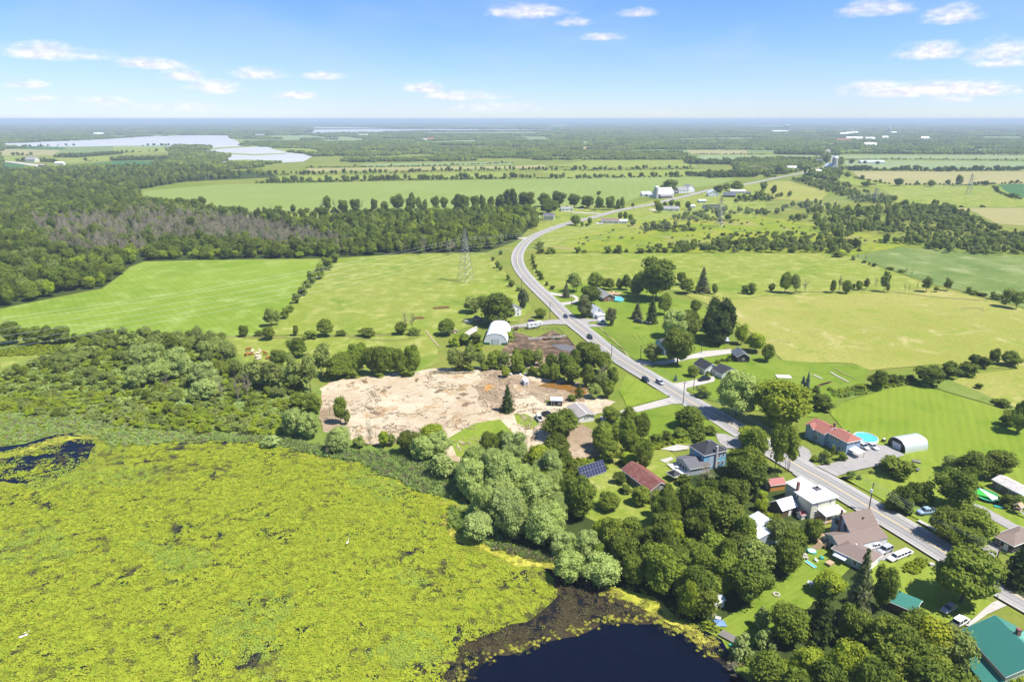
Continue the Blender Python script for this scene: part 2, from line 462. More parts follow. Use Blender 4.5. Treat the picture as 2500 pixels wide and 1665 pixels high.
# ------------------------------------------------------------------ fields, water, lawns: (name, zone, outline, material)
FAR = [
    ('lake', 'S', [(0, 350), (60, 349), (239, 341), (371, 333), (470, 331), (562, 331), (575, 342), (588, 352), (600, 358), (530, 364), (517, 361), (451, 357), (318, 356), (265, 357), (170, 359), (0, 357)], M_LAKE),
    ('lake', 'S', [(517, 362), (625, 357), (665, 360), (700, 372), (755, 378), (762, 383), (740, 395), (640, 400), (560, 403), (530, 399), (560, 384), (500, 370)], M_LAKE),
    ('lake', 'S', [(742, 327), (763, 311), (864, 311), (970, 314), (1250, 316), (1345, 316), (1345, 320), (1250, 321), (1020, 322), (940, 324), (900, 326), (860, 324), (800, 328)], M_LAKE),
    ('marsh_meadow', 'S', [(440, 418), (530, 400), (562, 404), (500, 412), (450, 421)], 'past'),
    ('marsh_meadow', 'S', [(655, 362), (760, 363), (790, 370), (765, 378), (700, 371)], 'past'),
    ('marsh_meadow', 'S', [(1020, 323), (1250, 322), (1345, 322), (1300, 328), (1040, 328)], 'pale'),
    ('marsh_meadow', 'S', [(500, 363), (560, 359), (640, 355), (640, 358), (560, 362), (505, 367)], 'past'), ('marsh_meadow', 'S', [(540, 372), (620, 377), (700, 374), (700, 376), (620, 380), (548, 376)], 'past'),
    ('marsh_meadow', 'S', [(545, 392), (600, 390), (690, 393), (660, 398), (560, 398)], 'past'), ('marsh_meadow', 'S', [(452, 352), (520, 356), (510, 359), (430, 356)], 'past'), ('marsh_meadow', 'S', [(560, 338), (600, 345), (610, 353), (590, 352), (578, 344)], 'past'),
    ('field', 'S', [(0, 365), (149, 367), (127, 380), (0, 380)], 'tan'),
    ('field', 'S', [(48, 360), (165, 360), (150, 366), (48, 364)], 'soy'),
    ('field', 'S', [(276, 357), (398, 356), (398, 361), (276, 362)], 'pale'),
    ('field', 'S', [(276, 362), (420, 362), (424, 371), (380, 374), (300, 378), (278, 376)], 'past'),
    ('field', 'S', [(0, 381), (133, 385), (265, 380), (265, 393), (160, 399), (0, 395)], 'past'),
    ('field', 'S', [(0, 395), (93, 407), (35, 417), (0, 417)], 'soy'),
    ('field', 'S', [(66, 420), (159, 404), (292, 393), (398, 393), (371, 409), (212, 410)], 'soy'),
    ('field', 'S', [(640, 334), (760, 330), (800, 336), (860, 334), (890, 340), (905, 347), (790, 349), (775, 340), (700, 341)], 'pale'),
    ('field', 'S', [(1040, 346), (1165, 342), (1180, 350), (1050, 352)], 'pale'),
    ('field', 'S', [(1060, 355), (1230, 357), (1230, 361), (1070, 361)], 'tan'),
    ('field', 'S', [(1250, 338), (1330, 337), (1370, 343), (1290, 345)], 'pale'),
    ('field', 'S', [(1410, 345), (1445, 345), (1450, 355), (1412, 354)], 'pale'),
    ('field', 'S', [(1418, 358), (1490, 359), (1495, 362), (1450, 364), (1420, 369)], 'tan'),
    ('field', 'S', [(750, 412), (1050, 408), (1250, 406), (1330, 403), (1330, 410), (1050, 414), (750, 419)], 'tan'),
    ('field', 'S', [(665, 431), (970, 426), (1156, 421), (1240, 420), (1240, 436), (970, 437), (668, 442)], 'past'),
    ('field', 'S', [(885, 401), (1250, 396), (1250, 402), (890, 407)], 'pale'),
    ('field', 'S', [(1422, 393), (1660, 392), (1700, 397), (1700, 407), (1330, 411)], 'past'),
    ('field', 'S', [(1316, 417), (1750, 415), (1730, 431), (1356, 434)], 'past'),
    ('field', 'S', [(1675, 367), (1823, 368), (1823, 377), (1688, 376)], 'tan'),
    ('field', 'S', [(1706, 379), (2012, 379), (2012, 389), (1706, 390)], 'pale'),
    ('field', 'S', [(1551, 327), (1610, 327), (1610, 330), (1551, 330)], 'pale'),
    ('field', 'S', [(1650, 338), (1830, 338), (1830, 343), (1650, 343)], 'pale'),
    ('field', 'S', [(1325, 304), (1405, 303), (1400, 311), (1340, 312)], 'pale'),
    ('field', 'S', [(1400, 299), (1390, 301), (1370, 301), (1370, 299)], 'pale'),
    ('field', 'S', [(1065, 307), (1230, 306), (1300, 311), (1130, 311)], 'pale'),
    ('field', 'S', [(1770, 307), (1875, 306), (1960, 310), (1880, 312)], 'pale'),
    ('field', 'S', [(1720, 314), (1990, 313), (2153, 318), (2150, 320), (1990, 319)], 'pale'),
    ('field', 'S', [(2290, 313), (2385, 313), (2385, 316), (2290, 316)], 'pale'),
    ('field', 'S', [(2385, 334), (2500, 334), (2500, 341), (2395, 340)], 'pale'),
    ('field', 'S', [(2070, 347), (2330, 348), (2330, 352), (2100, 351)], 'tan'),
    ('field', 'S', [(2055, 366), (2110, 366), (2110, 374), (2050, 374)], 'past'),
    ('field', 'S', [(2042, 379), (2500, 379), (2500, 388), (2045, 389)], 'pale'),
    ('field', 'S', [(2062, 392), (2500, 395), (2500, 416), (2064, 410)], 'pale'),
    ('field', 'S', [(2079, 419), (2500, 419), (2500, 449), (2207, 452), (2108, 441)], 'tan'),
    ('field', 'S', [(2135, 454), (2437, 452), (2459, 470), (2500, 484), (2500, 507), (2289, 506), (2180, 494), (2167, 470)], 'past'),
    ('field', 'S', [(2437, 452), (2500, 449), (2500, 484), (2459, 470)], 'soy'),
    ('field', 'S', [(2289, 508), (2500, 508), (2500, 552), (2432, 547), (2379, 518)], 'tan'),
    ('field', 'S', [(1850, 452), (1895, 443), (1928, 444), (2024, 470), (2002, 491), (1875, 486), (1845, 470)], 'dry'),
    ('field', 'S', [(2020, 424), (2100, 436), (2200, 452), (2150, 460), (2060, 448)], 'past'),
    ('field', 'F', [(330, 440), (500, 425), (900, 418), (1300, 410), (1600, 404), (1690, 412), (1640, 427), (1500, 443), (1420, 472), (1300, 478), (1200, 480), (900, 484), (600, 488), (480, 480), (330, 472)], 'corn'),
    ('rough_meadow', 'F', [(590, 497), (900, 490), (1180, 488), (1200, 496), (900, 503), (640, 513)], 'dry'),
    ('roadside_meadow', 'F', [(1200, 480), (1440, 475), (1500, 462), (1640, 440), (1700, 425), (1740, 418), (1760, 430), (1760, 500), (1600, 510), (1400, 530), (1310, 560), (1250, 570), (1230, 520), (1290, 500)], 'past'),
]
NEAR = [
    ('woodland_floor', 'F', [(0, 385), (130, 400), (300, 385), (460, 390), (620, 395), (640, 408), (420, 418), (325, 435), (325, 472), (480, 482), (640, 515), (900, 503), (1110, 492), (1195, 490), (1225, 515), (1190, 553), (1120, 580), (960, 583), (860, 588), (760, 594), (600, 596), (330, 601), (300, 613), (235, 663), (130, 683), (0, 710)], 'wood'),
    ('field', 'F', [(0, 712), (50, 700), (130, 686), (235, 666), (300, 616), (330, 603), (450, 599), (600, 598), (735, 598), (700, 650), (650, 720), (600, 762), (585, 775), (450, 772), (220, 770), (160, 772), (60, 772), (0, 772)], 'hay'),
    ('pasture', 'F', [(762, 596), (860, 589), (960, 584), (1110, 582), (1140, 600), (1185, 660), (1225, 710), (1190, 740), (1100, 745), (1060, 758), (1000, 775), (930, 765), (800, 772), (700, 770), (640, 772), (605, 775), (655, 722), (705, 655), (740, 615)], 'past'),
    ('pasture', 'F', [(0, 800), (160, 786), (240, 782), (520, 777), (700, 774), (1000, 772), (1010, 830), (960, 860), (700, 870), (560, 880), (540, 850), (300, 840), (0, 870)], 'past'),
    ('meadow', 'F', [(1232, 588), (1340, 582), (1500, 584), (1900, 583), (1962, 590), (2050, 625), (2150, 660), (2000, 675), (1850, 680), (1760, 680), (1690, 690), (1560, 670), (1480, 655), (1330, 655), (1260, 672), (1225, 640)], 'past'),
    ('meadow', 'F', [(1560, 672), (1690, 690), (1760, 681), (1850, 680), (2000, 675), (2150, 661), (2354, 712), (2560, 740), (2560, 880), (2354, 850), (2150, 838), (2000, 852), (1960, 837), (1800, 830), (1760, 790), (1700, 745), (1640, 705)], 'dry'),
    ('reed_meadow', 'F', [(1960, 590), (2050, 570), (2150, 575), (2354, 590), (2560, 600), (2560, 745), (2354, 707), (2150, 655), (2050, 622)], 'reed'),
    ('scrub_meadow', 'F', [(1228, 584), (1250, 572), (1320, 545), (1420, 515), (1560, 500), (1760, 500), (1900, 520), (2100, 560), (2050, 572), (1960, 588), (1900, 582), (1500, 582), (1340, 580)], 'scrub'),
    ('lawn', 'F', [(1340, 752), (1390, 745), (1470, 650), (1530, 680), (1600, 700), (1640, 720), (1680, 790), (1620, 830), (1500, 845), (1470, 835)], 'lawn'),
    ('lawn', 'F', [(1250, 672), (1330, 655), (1480, 655), (1540, 690), (1640, 720), (1600, 790), (1370, 755), (1330, 730)], 'lawn'),
    ('lawn', 'F', [(1490, 850), (1640, 800), (1800, 830), (1960, 838), (1998, 850), (1985, 880), (1940, 905), (1880, 960), (1760, 950), (1630, 920), (1560, 890)], 'lawn'),
    ('field', 'F', [(1905, 950), (1940, 925), (2060, 890), (2115, 885), (2354, 956), (2560, 1010), (2560, 1180), (2354, 1120), (2290, 1085), (2240, 1080), (2140, 1075), (2060, 1085), (1960, 1010)], 'mown'),
    ('meadow', 'F', [(2180, 880), (2230, 862), (2354, 848), (2560, 880), (2560, 1000), (2354, 952)], 'dry'),
    ('rough_verge', 'F', [(1940, 922), (1990, 880), (2100, 862), (2175, 870), (2354, 945), (2560, 990), (2560, 1008), (2354, 954), (2118, 884), (2060, 889)], 'marshg'),
    ('lawn', 'F', [(1440, 935), (1425, 900), (1440, 860), (1540, 915), (1450, 935)], 'mown'),
    ('lawn', 'F', [(1395, 960), (1530, 928), (1610, 935), (1700, 1000), (1690, 1030), (1560, 1015), (1480, 1000)], 'lawn'),
    ('lawn', 'F', [(1840, 1075), (1930, 1100), (2140, 1075), (2300, 1090), (2354, 1120), (2560, 1180), (2560, 1330), (2354, 1290), (2180, 1230), (2060, 1170), (1935, 1096), (1900, 1100)], 'mown'),
    ('lawn', 'F', [(1310, 1080), (1500, 1000), (1560, 1060), (1560, 1180), (1450, 1240), (1320, 1180)], 'past'),
    ('lawn', 'F', [(1560, 1480), (1640, 1400), (1790, 1330), (1860, 1270), (1960, 1240), (1990, 1300), (1900, 1420), (1750, 1480), (1640, 1500)], 'lawn'),
    ('lawn', 'F', [(1840, 1380), (1960, 1300), (2095, 1272), (2240, 1370), (2300, 1395), (2200, 1440), (2100, 1460), (1960, 1450)], 'mown'),
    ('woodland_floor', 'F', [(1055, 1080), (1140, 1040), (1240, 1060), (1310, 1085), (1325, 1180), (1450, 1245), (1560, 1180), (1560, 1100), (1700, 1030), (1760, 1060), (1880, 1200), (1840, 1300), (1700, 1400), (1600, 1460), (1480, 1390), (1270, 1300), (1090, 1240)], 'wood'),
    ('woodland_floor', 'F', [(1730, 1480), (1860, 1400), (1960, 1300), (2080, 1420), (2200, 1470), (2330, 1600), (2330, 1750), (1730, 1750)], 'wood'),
    ('sandy_lot', 'F', [(715, 905), (760, 880), (850, 865), (1000, 850), (1100, 845), (1180, 858), (1330, 880), (1340, 900), (1410, 925), (1395, 950), (1330, 960), (1300, 1000), (1230, 1040), (1090, 1070), (1040, 1060), (960, 1010), (880, 1030), (800, 1010), (740, 985), (730, 945)], 'sand'),
    ('dirt_patch', 'F', [(1095, 890), (1130, 865), (1185, 880), (1180, 930), (1140, 945), (1100, 935)], 'dirt'),
    ('dirt_patch', 'F', [(1100, 850), (1180, 858), (1240, 885), (1330, 905), (1345, 925), (1250, 925), (1190, 885), (1110, 868)], 'dirt'),
    ('dirt_patch', 'F', [(1270, 1000), (1340, 975), (1400, 1020), (1400, 1050), (1310, 1060)], 'dirt'),
    ('dirt_patch', 'F', [(730, 950), (780, 925), (800, 985), (745, 1000)], 'dirt'),
    ('dirt_track', 'F', [(1165, 935), (1240, 940), (1250, 1000), (1240, 1060), (1180, 1080), (1100, 1090), (1090, 1065), (1170, 1030), (1180, 985)], 'sand'),
    ('lawn', 'F', [(1030, 1010), (1090, 975), (1150, 965), (1185, 1000), (1190, 1050), (1110, 1065), (1050, 1050)], 'mown'),
    ('lawn', 'F', [(1180, 950), (1210, 953), (1240, 975), (1220, 990), (1190, 975)], 'mown'),
    ('barnyard', 'F', [(1150, 820), (1165, 780), (1185, 765), (1230, 778), (1270, 760), (1310, 780), (1335, 812), (1290, 840), (1180, 850), (1130, 840)], 'muck'),
    ('dirt_patch', 'F', [(1135, 818), (1200, 812), (1290, 830), (1290, 850), (1150, 845)], 'dirt'),
    ('marsh_bank', 'F', [(0, 850), (200, 780), (300, 765), (520, 790), (560, 830), (700, 860), (740, 900), (730, 990), (800, 1010), (880, 1035), (960, 1015), (1045, 1065), (1090, 1075), (1070, 1150), (1100, 1250), (1000, 1180), (740, 1060), (440, 1020), (200, 1010), (0, 1035), (-220, 1040), (-220, 880)], 'marshg'),
    ('pond', 'F', [(-220, 1040), (0, 1030), (60, 1020), (120, 1003), (160, 998), (210, 1003), (250, 1030), (330, 1030), (400, 1022), (440, 1018), (500, 1016), (590, 1022), (640, 1032), (700, 1042), (740, 1056), (830, 1067), (870, 1096), (920, 1108), (950, 1132), (1040, 1152), (1048, 1165), (1022, 1190), (1030, 1212), (1090, 1245), (1180, 1275), (1270, 1290), (1292, 1312), (1400, 1345), (1500, 1375), (1590, 1440), (1650, 1480), (1690, 1540), (1720, 1568), (1760, 1700), (1800, 1900), (-400, 1900), (-400, 1040)], M_WATER),
    ('brown_weed_bed', 'F', [(985, 1568), (1000, 1500), (1100, 1440), (1230, 1380), (1285, 1340), (1330, 1350), (1400, 1360), (1500, 1385), (1560, 1420), (1650, 1490), (1690, 1545), (1680, 1552), (1600, 1475), (1530, 1428), (1440, 1432), (1390, 1440), (1340, 1455), (1260, 1475), (1180, 1510), (1110, 1525), (1062, 1565), (1045, 1640), (960, 1640)], 'weed'),
    ('floating_leaf_mat', 'F', [(-200, 1180), (0, 1110), (110, 1120), (170, 1080), (205, 1060), (215, 1012), (330, 1032), (450, 1022), (590, 1026), (700, 1045), (830, 1070), (860, 1098), (930, 1120), (1040, 1160), (1022, 1195), (1030, 1230), (1120, 1272), (1230, 1300), (1275, 1330), (1282, 1372), (1235, 1415), (1150, 1450), (1070, 1480), (1030, 1530), (1000, 1600), (980, 1760), (-330, 1760)], 'lily'),
    ('duckweed', 'F', [(1020, 1195), (1048, 1165), (1030, 1215), (1100, 1245), (1190, 1276), (1268, 1290), (1285, 1312), (1220, 1305), (1130, 1275), (1090, 1262), (1035, 1232)], 'algae'),
    ('duckweed', 'F', [(985, 1150), (1048, 1152), (1046, 1163), (1000, 1160)], 'algae'),
    ('duckweed', 'F', [(1385, 1350), (1440, 1352), (1500, 1378), (1590, 1442), (1645, 1478), (1630, 1488), (1560, 1445), (1480, 1405), (1400, 1372)], 'algae'),
    ('duckweed', 'F', [(690, 1042), (750, 1052), (760, 1066), (720, 1062)], 'algae'),
    ('duckweed', 'F', [(850, 1098), (930, 1107), (948, 1125), (900, 1122)], 'algae'),
    ('duckweed', 'F', [(0, 1046), (60, 1030), (140, 1006), (235, 1002), (240, 1012), (160, 1014), (70, 1042), (0, 1056)], 'algae'),
    ('water_edge_reeds', 'F', [(1050, 1175), (1130, 1190), (1160, 1245), (1100, 1245), (1035, 1212)], 'hay'),
    ('muddy_pool', '10', [(1260, 1190), (1330, 1150), (1520, 1110), (1700, 1130), (1940, 1190), (1950, 1290), (1880, 1340), (1780, 1310), (1620, 1230), (1420, 1220)], M_MUD),
    ('orange_puddle', '10', [(480, 1215), (530, 1160), (570, 1150), (590, 1185), (650, 1180), (600, 1215), (540, 1255), (490, 1250)], M_ORANGE),
    ('puddle', '10', [(1420, 600), (1600, 590), (1750, 620), (1740, 700), (1560, 670)], MG_WET),
    ('puddle', '10', [(110, 1300), (190, 1275), (265, 1300), (180, 1330)], M_PUD),
    ('puddle', '10', [(165, 1440), (220, 1415), (275, 1430), (230, 1475), (170, 1475)], M_PUD),
    ('puddle', '10', [(70, 1350), (120, 1340), (150, 1355), (100, 1372)], M_PUD),
    ('puddle', '24', [(1410, 390), (1460, 355), (1520, 365), (1440, 400)], M_PUD),
    ('puddle', '24', [(1225, 285), (1240, 258), (1270, 260), (1245, 295)], M_PUD),
    ('puddle', '24', [(720, 285), (750, 270), (780, 300), (740, 305)], M_PUD),
    ('puddle', '24', [(740, 530), (800, 535), (850, 555), (790, 560)], M_PUD),
    ('puddle', '24', [(790, 585), (850, 570), (910, 590), (870, 612)], M_PUD),
]
OPEN = []          # outlines (photograph pixels) kept free of far woodland
for nm, zn, pts, mt in FAR + NEAR:
    m_ = MG[mt] if isinstance(mt, str) else mt
    sheet(nm, zn, pts, m_, **(dict(seg=3.0, amp=2.4) if nm in ('duckweed', 'pond', 'brown_weed_bed', 'floating_leaf_mat', 'dirt_patch', 'sandy_lot', 'muddy_pool') else dict(amp=0.4, seg=1.5) if 'puddle' in nm else {}))
    if nm not in ('woodland_floor', 'marsh_bank'):
        q = [sp(zn, x, y) for x, y in pts]
        OPEN.append((min(p[0] for p in q), min(p[1] for p in q), max(p[0] for p in q), max(p[1] for p in q), q))

# driveways and yards
DRV = [
    ('driveway', '11', [(840, 830), (1060, 820), (1290, 830), (1600, 760), (1850, 690), (2240, 660), (2240, 720), (1900, 770), (1650, 800), (1300, 880), (1000, 890), (900, 860)], 'gravel'),
    ('driveway', '11', [(1330, 1150), (1480, 1140), (1760, 1090), (2000, 1040), (2000, 1120), (1800, 1170), (1600, 1215), (1600, 1260), (1480, 1240)], 'gravel'),
    ('driveway', '11', [(1380, 1340), (1560, 1400), (1540, 1440), (1390, 1440), (900, 1560), (400, 1700), (380, 1620), (840, 1490), (1180, 1400)], 'gravel'),
    ('driveway', '7', [(150, 1190), (300, 1170), (640, 1120), (780, 1110), (870, 1170), (700, 1165), (420, 1195), (180, 1215)], 'drive'),
    ('driveway', '7', [(930, 1120), (1000, 1100), (1130, 1110), (1290, 1100), (1290, 1120), (1090, 1145), (1090, 1165), (1300, 1170), (1300, 1192), (1100, 1200), (1060, 1190)], 'drive'),
    ('driveway', '7', [(600, 810), (660, 805), (800, 830), (940, 840), (980, 870), (975, 910), (930, 935), (800, 955), (760, 925), (860, 915), (930, 905), (945, 880), (920, 860), (790, 850), (660, 838), (640, 850)], 'gravel'),
    ('driveway', '7', [(215, 185), (330, 190), (430, 180), (400, 215), (330, 205), (220, 198)], 'gravel'),
    ('driveway', '14', [(270, 1110), (350, 1110), (430, 1160), (470, 1240), (430, 1320), (540, 1380), (640, 1380), (800, 1340), (960, 1290), (980, 1200), (1100, 1120), (1240, 1070), (1420, 1090), (1560, 1110), (1800, 1240), (1560, 1300), (1480, 1370), (1160, 1440), (960, 1490), (820, 1540), (560, 1400), (320, 1290)], 'drive'),
    ('driveway', '16', [(2120, 1180), (2200, 1100), (2323, 1130), (2420, 1200), (2560, 1320), (2500, 1380), (2300, 1400), (2180, 1300)], 'drive'),
    ('driveway', '15', [(1660, 1520), (1820, 1460), (2000, 1400), (2060, 1480), (1960, 1560), (1880, 1680), (1640, 1560)], 'drive'),
    ('driveway', '15', [(1470, 870), (1560, 860), (1760, 930), (2000, 1060), (2323, 1240), (2323, 1330), (2100, 1240), (1900, 1130), (1700, 1000)], 'drive'),
    ('driveway', '13', [(1140, 580), (1280, 590), (1450, 650), (1560, 690), (1500, 790), (1300, 790), (1200, 720)], 'drive'),
    ('driveway', '13', [(1840, 660), (1980, 700), (2100, 790), (2060, 1000), (1900, 900)], 'drive'),
    ('driveway', '16', [(1060, 160), (1200, 100), (1400, 250), (1300, 260), (1150, 220)], 'drive'),
    ('driveway', '18', [(1395, 950), (1700, 690), (1750, 670), (1860, 730), (1640, 830), (1440, 960)], 'gravel'),
    ('garden_path', '13', [(360, 800), (600, 740), (760, 760), (760, 800), (560, 830), (460, 815)], 'gravel'),
    ('garden_path', '13', [(350, 960), (520, 915), (560, 950), (430, 1000)], 'gravel'),
    ('driveway', 'r3', [(760, 1110), (840, 1105), (840, 1120), (790, 1125)], 'gravel'),
    ('driveway', 'r3', [(480, 1010), (760, 1020), (860, 1030), (740, 1030), (560, 1020)], 'gravel'),
    ('driveway', 'r3', [(1240, 985), (1400, 990), (1400, 1003), (1290, 1000)], 'gravel'),
    ('farm_track', 'r1', [(0, 538), (130, 548), (380, 578), (410, 590), (380, 600), (250, 580), (100, 556), (0, 545)], 'gravel'),
    ('farm_track', '10', [(170, 450), (290, 370), (380, 330), (380, 400), (300, 450), (220, 490)], 'gravel'),
]
for nm, zn, pts, mt in DRV:
    sheet(nm, zn, pts, MG[mt], amp=0.35, seg=4)
    q = [sp(zn, x, y) for x, y in pts]
    OPEN.append((min(p[0] for p in q), min(p[1] for p in q), max(p[0] for p in q), max(p[1] for p in q), q))

# ------------------------------------------------------------------ the road
RC = [(2640, 1545), (2500, 1467), (2439, 1432), (2310, 1354), (2231, 1306), (2169, 1269), (2117, 1238), (2008, 1173), (1957, 1145), (1813, 1058), (1765, 1027), (1688, 984), (1607, 935),
      (1555, 904), (1503, 871), (1452, 831), (1434, 816), (1386, 778), (1352, 744), (1313, 707), (1287, 680), (1268, 653), (1263, 627), (1274, 603), (1293, 585), (1321, 570),
      (1352, 558), (1384, 547), (1436, 535), (1515, 514), (1595, 499), (1648, 486), (1701, 473), (1741, 463), (1813, 452), (1874, 440), (1912, 432), (1955, 424), (1994, 415),
      (2020, 406), (2034, 396), (2031, 380), (2021, 366), (2026, 356), (2042, 347), (2061, 338), (2080, 330)]
road_pts = smooth_line([G(x, y) for x, y in RC], 8)
ribbon('road_shoulder', road_pts, -5.5, 5.4, MG['should'], 0.50)
ribbon('road', road_pts, -4.3, 4.3, MG['road'], 0.53)
ribbon('lane_line', road_pts, -0.16, 0.16, M_YEL, 0.538)
near_pts = [p for p in road_pts if p.y < 900]
ribbon('edge_line', near_pts, -3.85, -3.68, M_WHL, 0.538)
ribbon('edge_line', near_pts, 3.68, 3.85, M_WHL, 0.538)
ribbon('pavement', [p for p in road_pts if p.y < 185 and p.x > 118], -8.4, -6.9, MG['gravel'], 0.60)
MG['wheel'] = ground_mat('polished_wheel_path', [(.235, .228, .218), (.26, .25, .24), (.20, .195, .185)], 0.02, 0.2, 2.0, 0.3, bump=0.05)
MG['rut'] = ground_mat('brown_rut', [(.36, .28, .18), (.42, .34, .23), (.29, .20, .125)], 0.05, 0.3, 1.2, 0.5)
MG['dryrut'] = ground_mat('worn_grass_track', [(.27, .265, .09), (.31, .28, .13), (.20, .22, .05)], 0.05, 0.2, 1.0, 0.6)
for o_ in (-2.9, -1.25, 1.25, 2.9): ribbon('wheel_path', near_pts, o_ - .32, o_ + .32, MG['wheel'], 0.534)
for i in range(26):
    q = near_pts[int(len(near_pts) * (i + .5) / 26)]; j = (i * 7) % 5 - 2
    ribbon('road_patch', near_pts[max(0, int(len(near_pts) * (i + .5) / 26) - 1):][:2 + i % 2], j * 1.1, j * 1.1 + .5 + .3 * (i % 3), MG['wheel'], 0.535)


def track(zone, pts, w_, mat, z=0.49, two=0.0):
    g = smooth_line([GZ(zone, x, y) for x, y in pts], 6)
    for o_ in ((-two, two) if two else (0,)): ribbon('track', g, o_ - w_ / 2, o_ + w_ / 2, MG[mat], z)


track('24', [(1560, 730), (1650, 640), (1780, 595), (1900, 580), (1940, 520), (1890, 450)], 1.0, 'rut'); 

track('24', [(1900, 430), (2050, 470), (2200, 420), (2300, 360), (2250, 300), (2100, 260)], .5, 'rut', two=1.1); track('10', [(900, 1250), (960, 1330), (1050, 1340), (1150, 1300), (1300, 1330), (1420, 1400)], .5, 'rut', two=1.1)
track('24', [(800, 640), (1000, 590), (1200, 600), (1350, 560)], .8, 'rut')
track('14', [(740, 60), (860, 130), (1000, 200)], .9, 'gravel'); track('14', [(790, 0), (950, 90), (1110, 160)], .7, 'dryrut'); track('14', [(500, 100), (620, 155)], 1.0, 'gravel')
for k in range(9): track('11', [(260 + k * 80, 400 + k * 4), (500 + k * 62, 560), (700 + k * 48, 700)], .5, 'hay')
track('9', [(1780, 1060), (1830, 1030), (1820, 990), (1700, 980), (1600, 1000)], .5, 'tan', two=1.0); track('7', [(1210, 1200), (1450, 1420), (1560, 1560)], 1.0, 'dryrut')
track('6', [(1600, 1040), (1450, 1080), (1200, 1090), (950, 1060)], .5, 'dryrut', two=1.0); track('6', [(1640, 1000), (1700, 1080), (1760, 1150)], .8, 'rut')
track('6', [(-200, 1060), (0, 1062), (300, 1066), (700, 1060), (1100, 1045), (1400, 1040)], 1.2, 'dryrut'); track('9', [(-600, 800), (0, 800), (500, 790), (1000, 820), (1300, 860), (1900, 900)], 1.4, 'tan')


def near_road(x, y, w_):
    for p in road_pts:
        if abs(p.x - x) < w_ and abs(p.y - y) < w_ and (p.x - x) ** 2 + (p.y - y) ** 2 < w_ * w_:
            return True
    return False


# ------------------------------------------------------------------ air
bm = bmesh.new()
bmesh.ops.create_cube(bm, size=1.0)
me = bpy.data.meshes.new('haze')
bm.to_mesh(me); bm.free()
hz, nh = new_mat('pale_air')
vol = nh.a('ShaderNodeVolumePrincipled', {'Color': (0.66, 0.80, 0.94, 1), 'Density': HAZE_DENSITY, 'Anisotropy': 0.0})
nh.a('ShaderNodeOutputMaterial', {'Volume': vol})
hazeo = link('haze', me, hz)
hazeo.scale = (104000, 54500, 128)
hazeo.location = (0, 23800, 61)
tag(hazeo, 'pale summer haze over the whole plain, thickening towards the skyline', 'haze', kind='stuff')
# ------------------------------------------------------------------ vegetation meshes (unit size: width 1, height 1, base at z = 0)
def ico(sub):
    b = bmesh.new()
    bmesh.ops.create_icosphere(b, subdivisions=sub, radius=1.0)
    v = np.array([x.co[:] for x in b.verts]); f = np.array([[q.index for q in p.verts] for p in b.faces])
    b.free()
    return v, f


ICO1, ICO2 = ico(1), ico(2)


class Geo:
    def __init__(s):
        s.v, s.f, s.t, s.n = [], [], [], 0

    def add(s, V, F, tone):
        s.v.append(V)
        for f in F: s.f.append(tuple(int(i) + s.n for i in f))
        s.t.extend(tone if hasattr(tone, '__len__') else [tone] * len(F))
        s.n += len(V)

    def mesh(s, name, mats, mi=None, unit=False):
        me = bpy.data.meshes.new(name)
        V = np.vstack(s.v)
        if unit:
            V[:, :2] -= (V[:, :2].max(0) + V[:, :2].min(0)) / 2
            V[:, :2] *= 0.51 / np.abs(V[:, :2]).max()
            V[:, 2] *= 1.0 / V[:, 2].max()
        me.from_pydata(V.tolist(), [], s.f)
        at = me.attributes.new('tone', 'FLOAT', 'FACE')
        at.data.foreach_set('value', np.array(s.t, dtype=np.float32))
        for m_ in mats: me.materials.append(m_)
        if mi is not None: me.polygons.foreach_set('material_index', mi)
        me.update()
        return me


def quads(rs, P, Nn, size, asp=1.0, droop=0.0):
    """leaf-clump faces at P facing roughly Nn"""
    n_ = len(P)
    Nn = Nn / np.linalg.norm(Nn, axis=1, keepdims=True)
    r = rs.normal(size=(n_, 3))
    U = np.cross(Nn, r); U /= np.linalg.norm(U, axis=1, keepdims=True)
    Vv = np.cross(Nn, U)
    sz = size * rs.uniform(0.6, 1.35, (n_, 1))
    a = U * sz * asp; b = Vv * sz
    V = np.stack([P - a - b * 0.6, P + a * 0.7 - b, P + a + b * 0.7, P - a * 0.6 + b], axis=1).reshape(-1, 3)
    F = np.arange(n_ * 4).reshape(-1, 4)
    return V, F


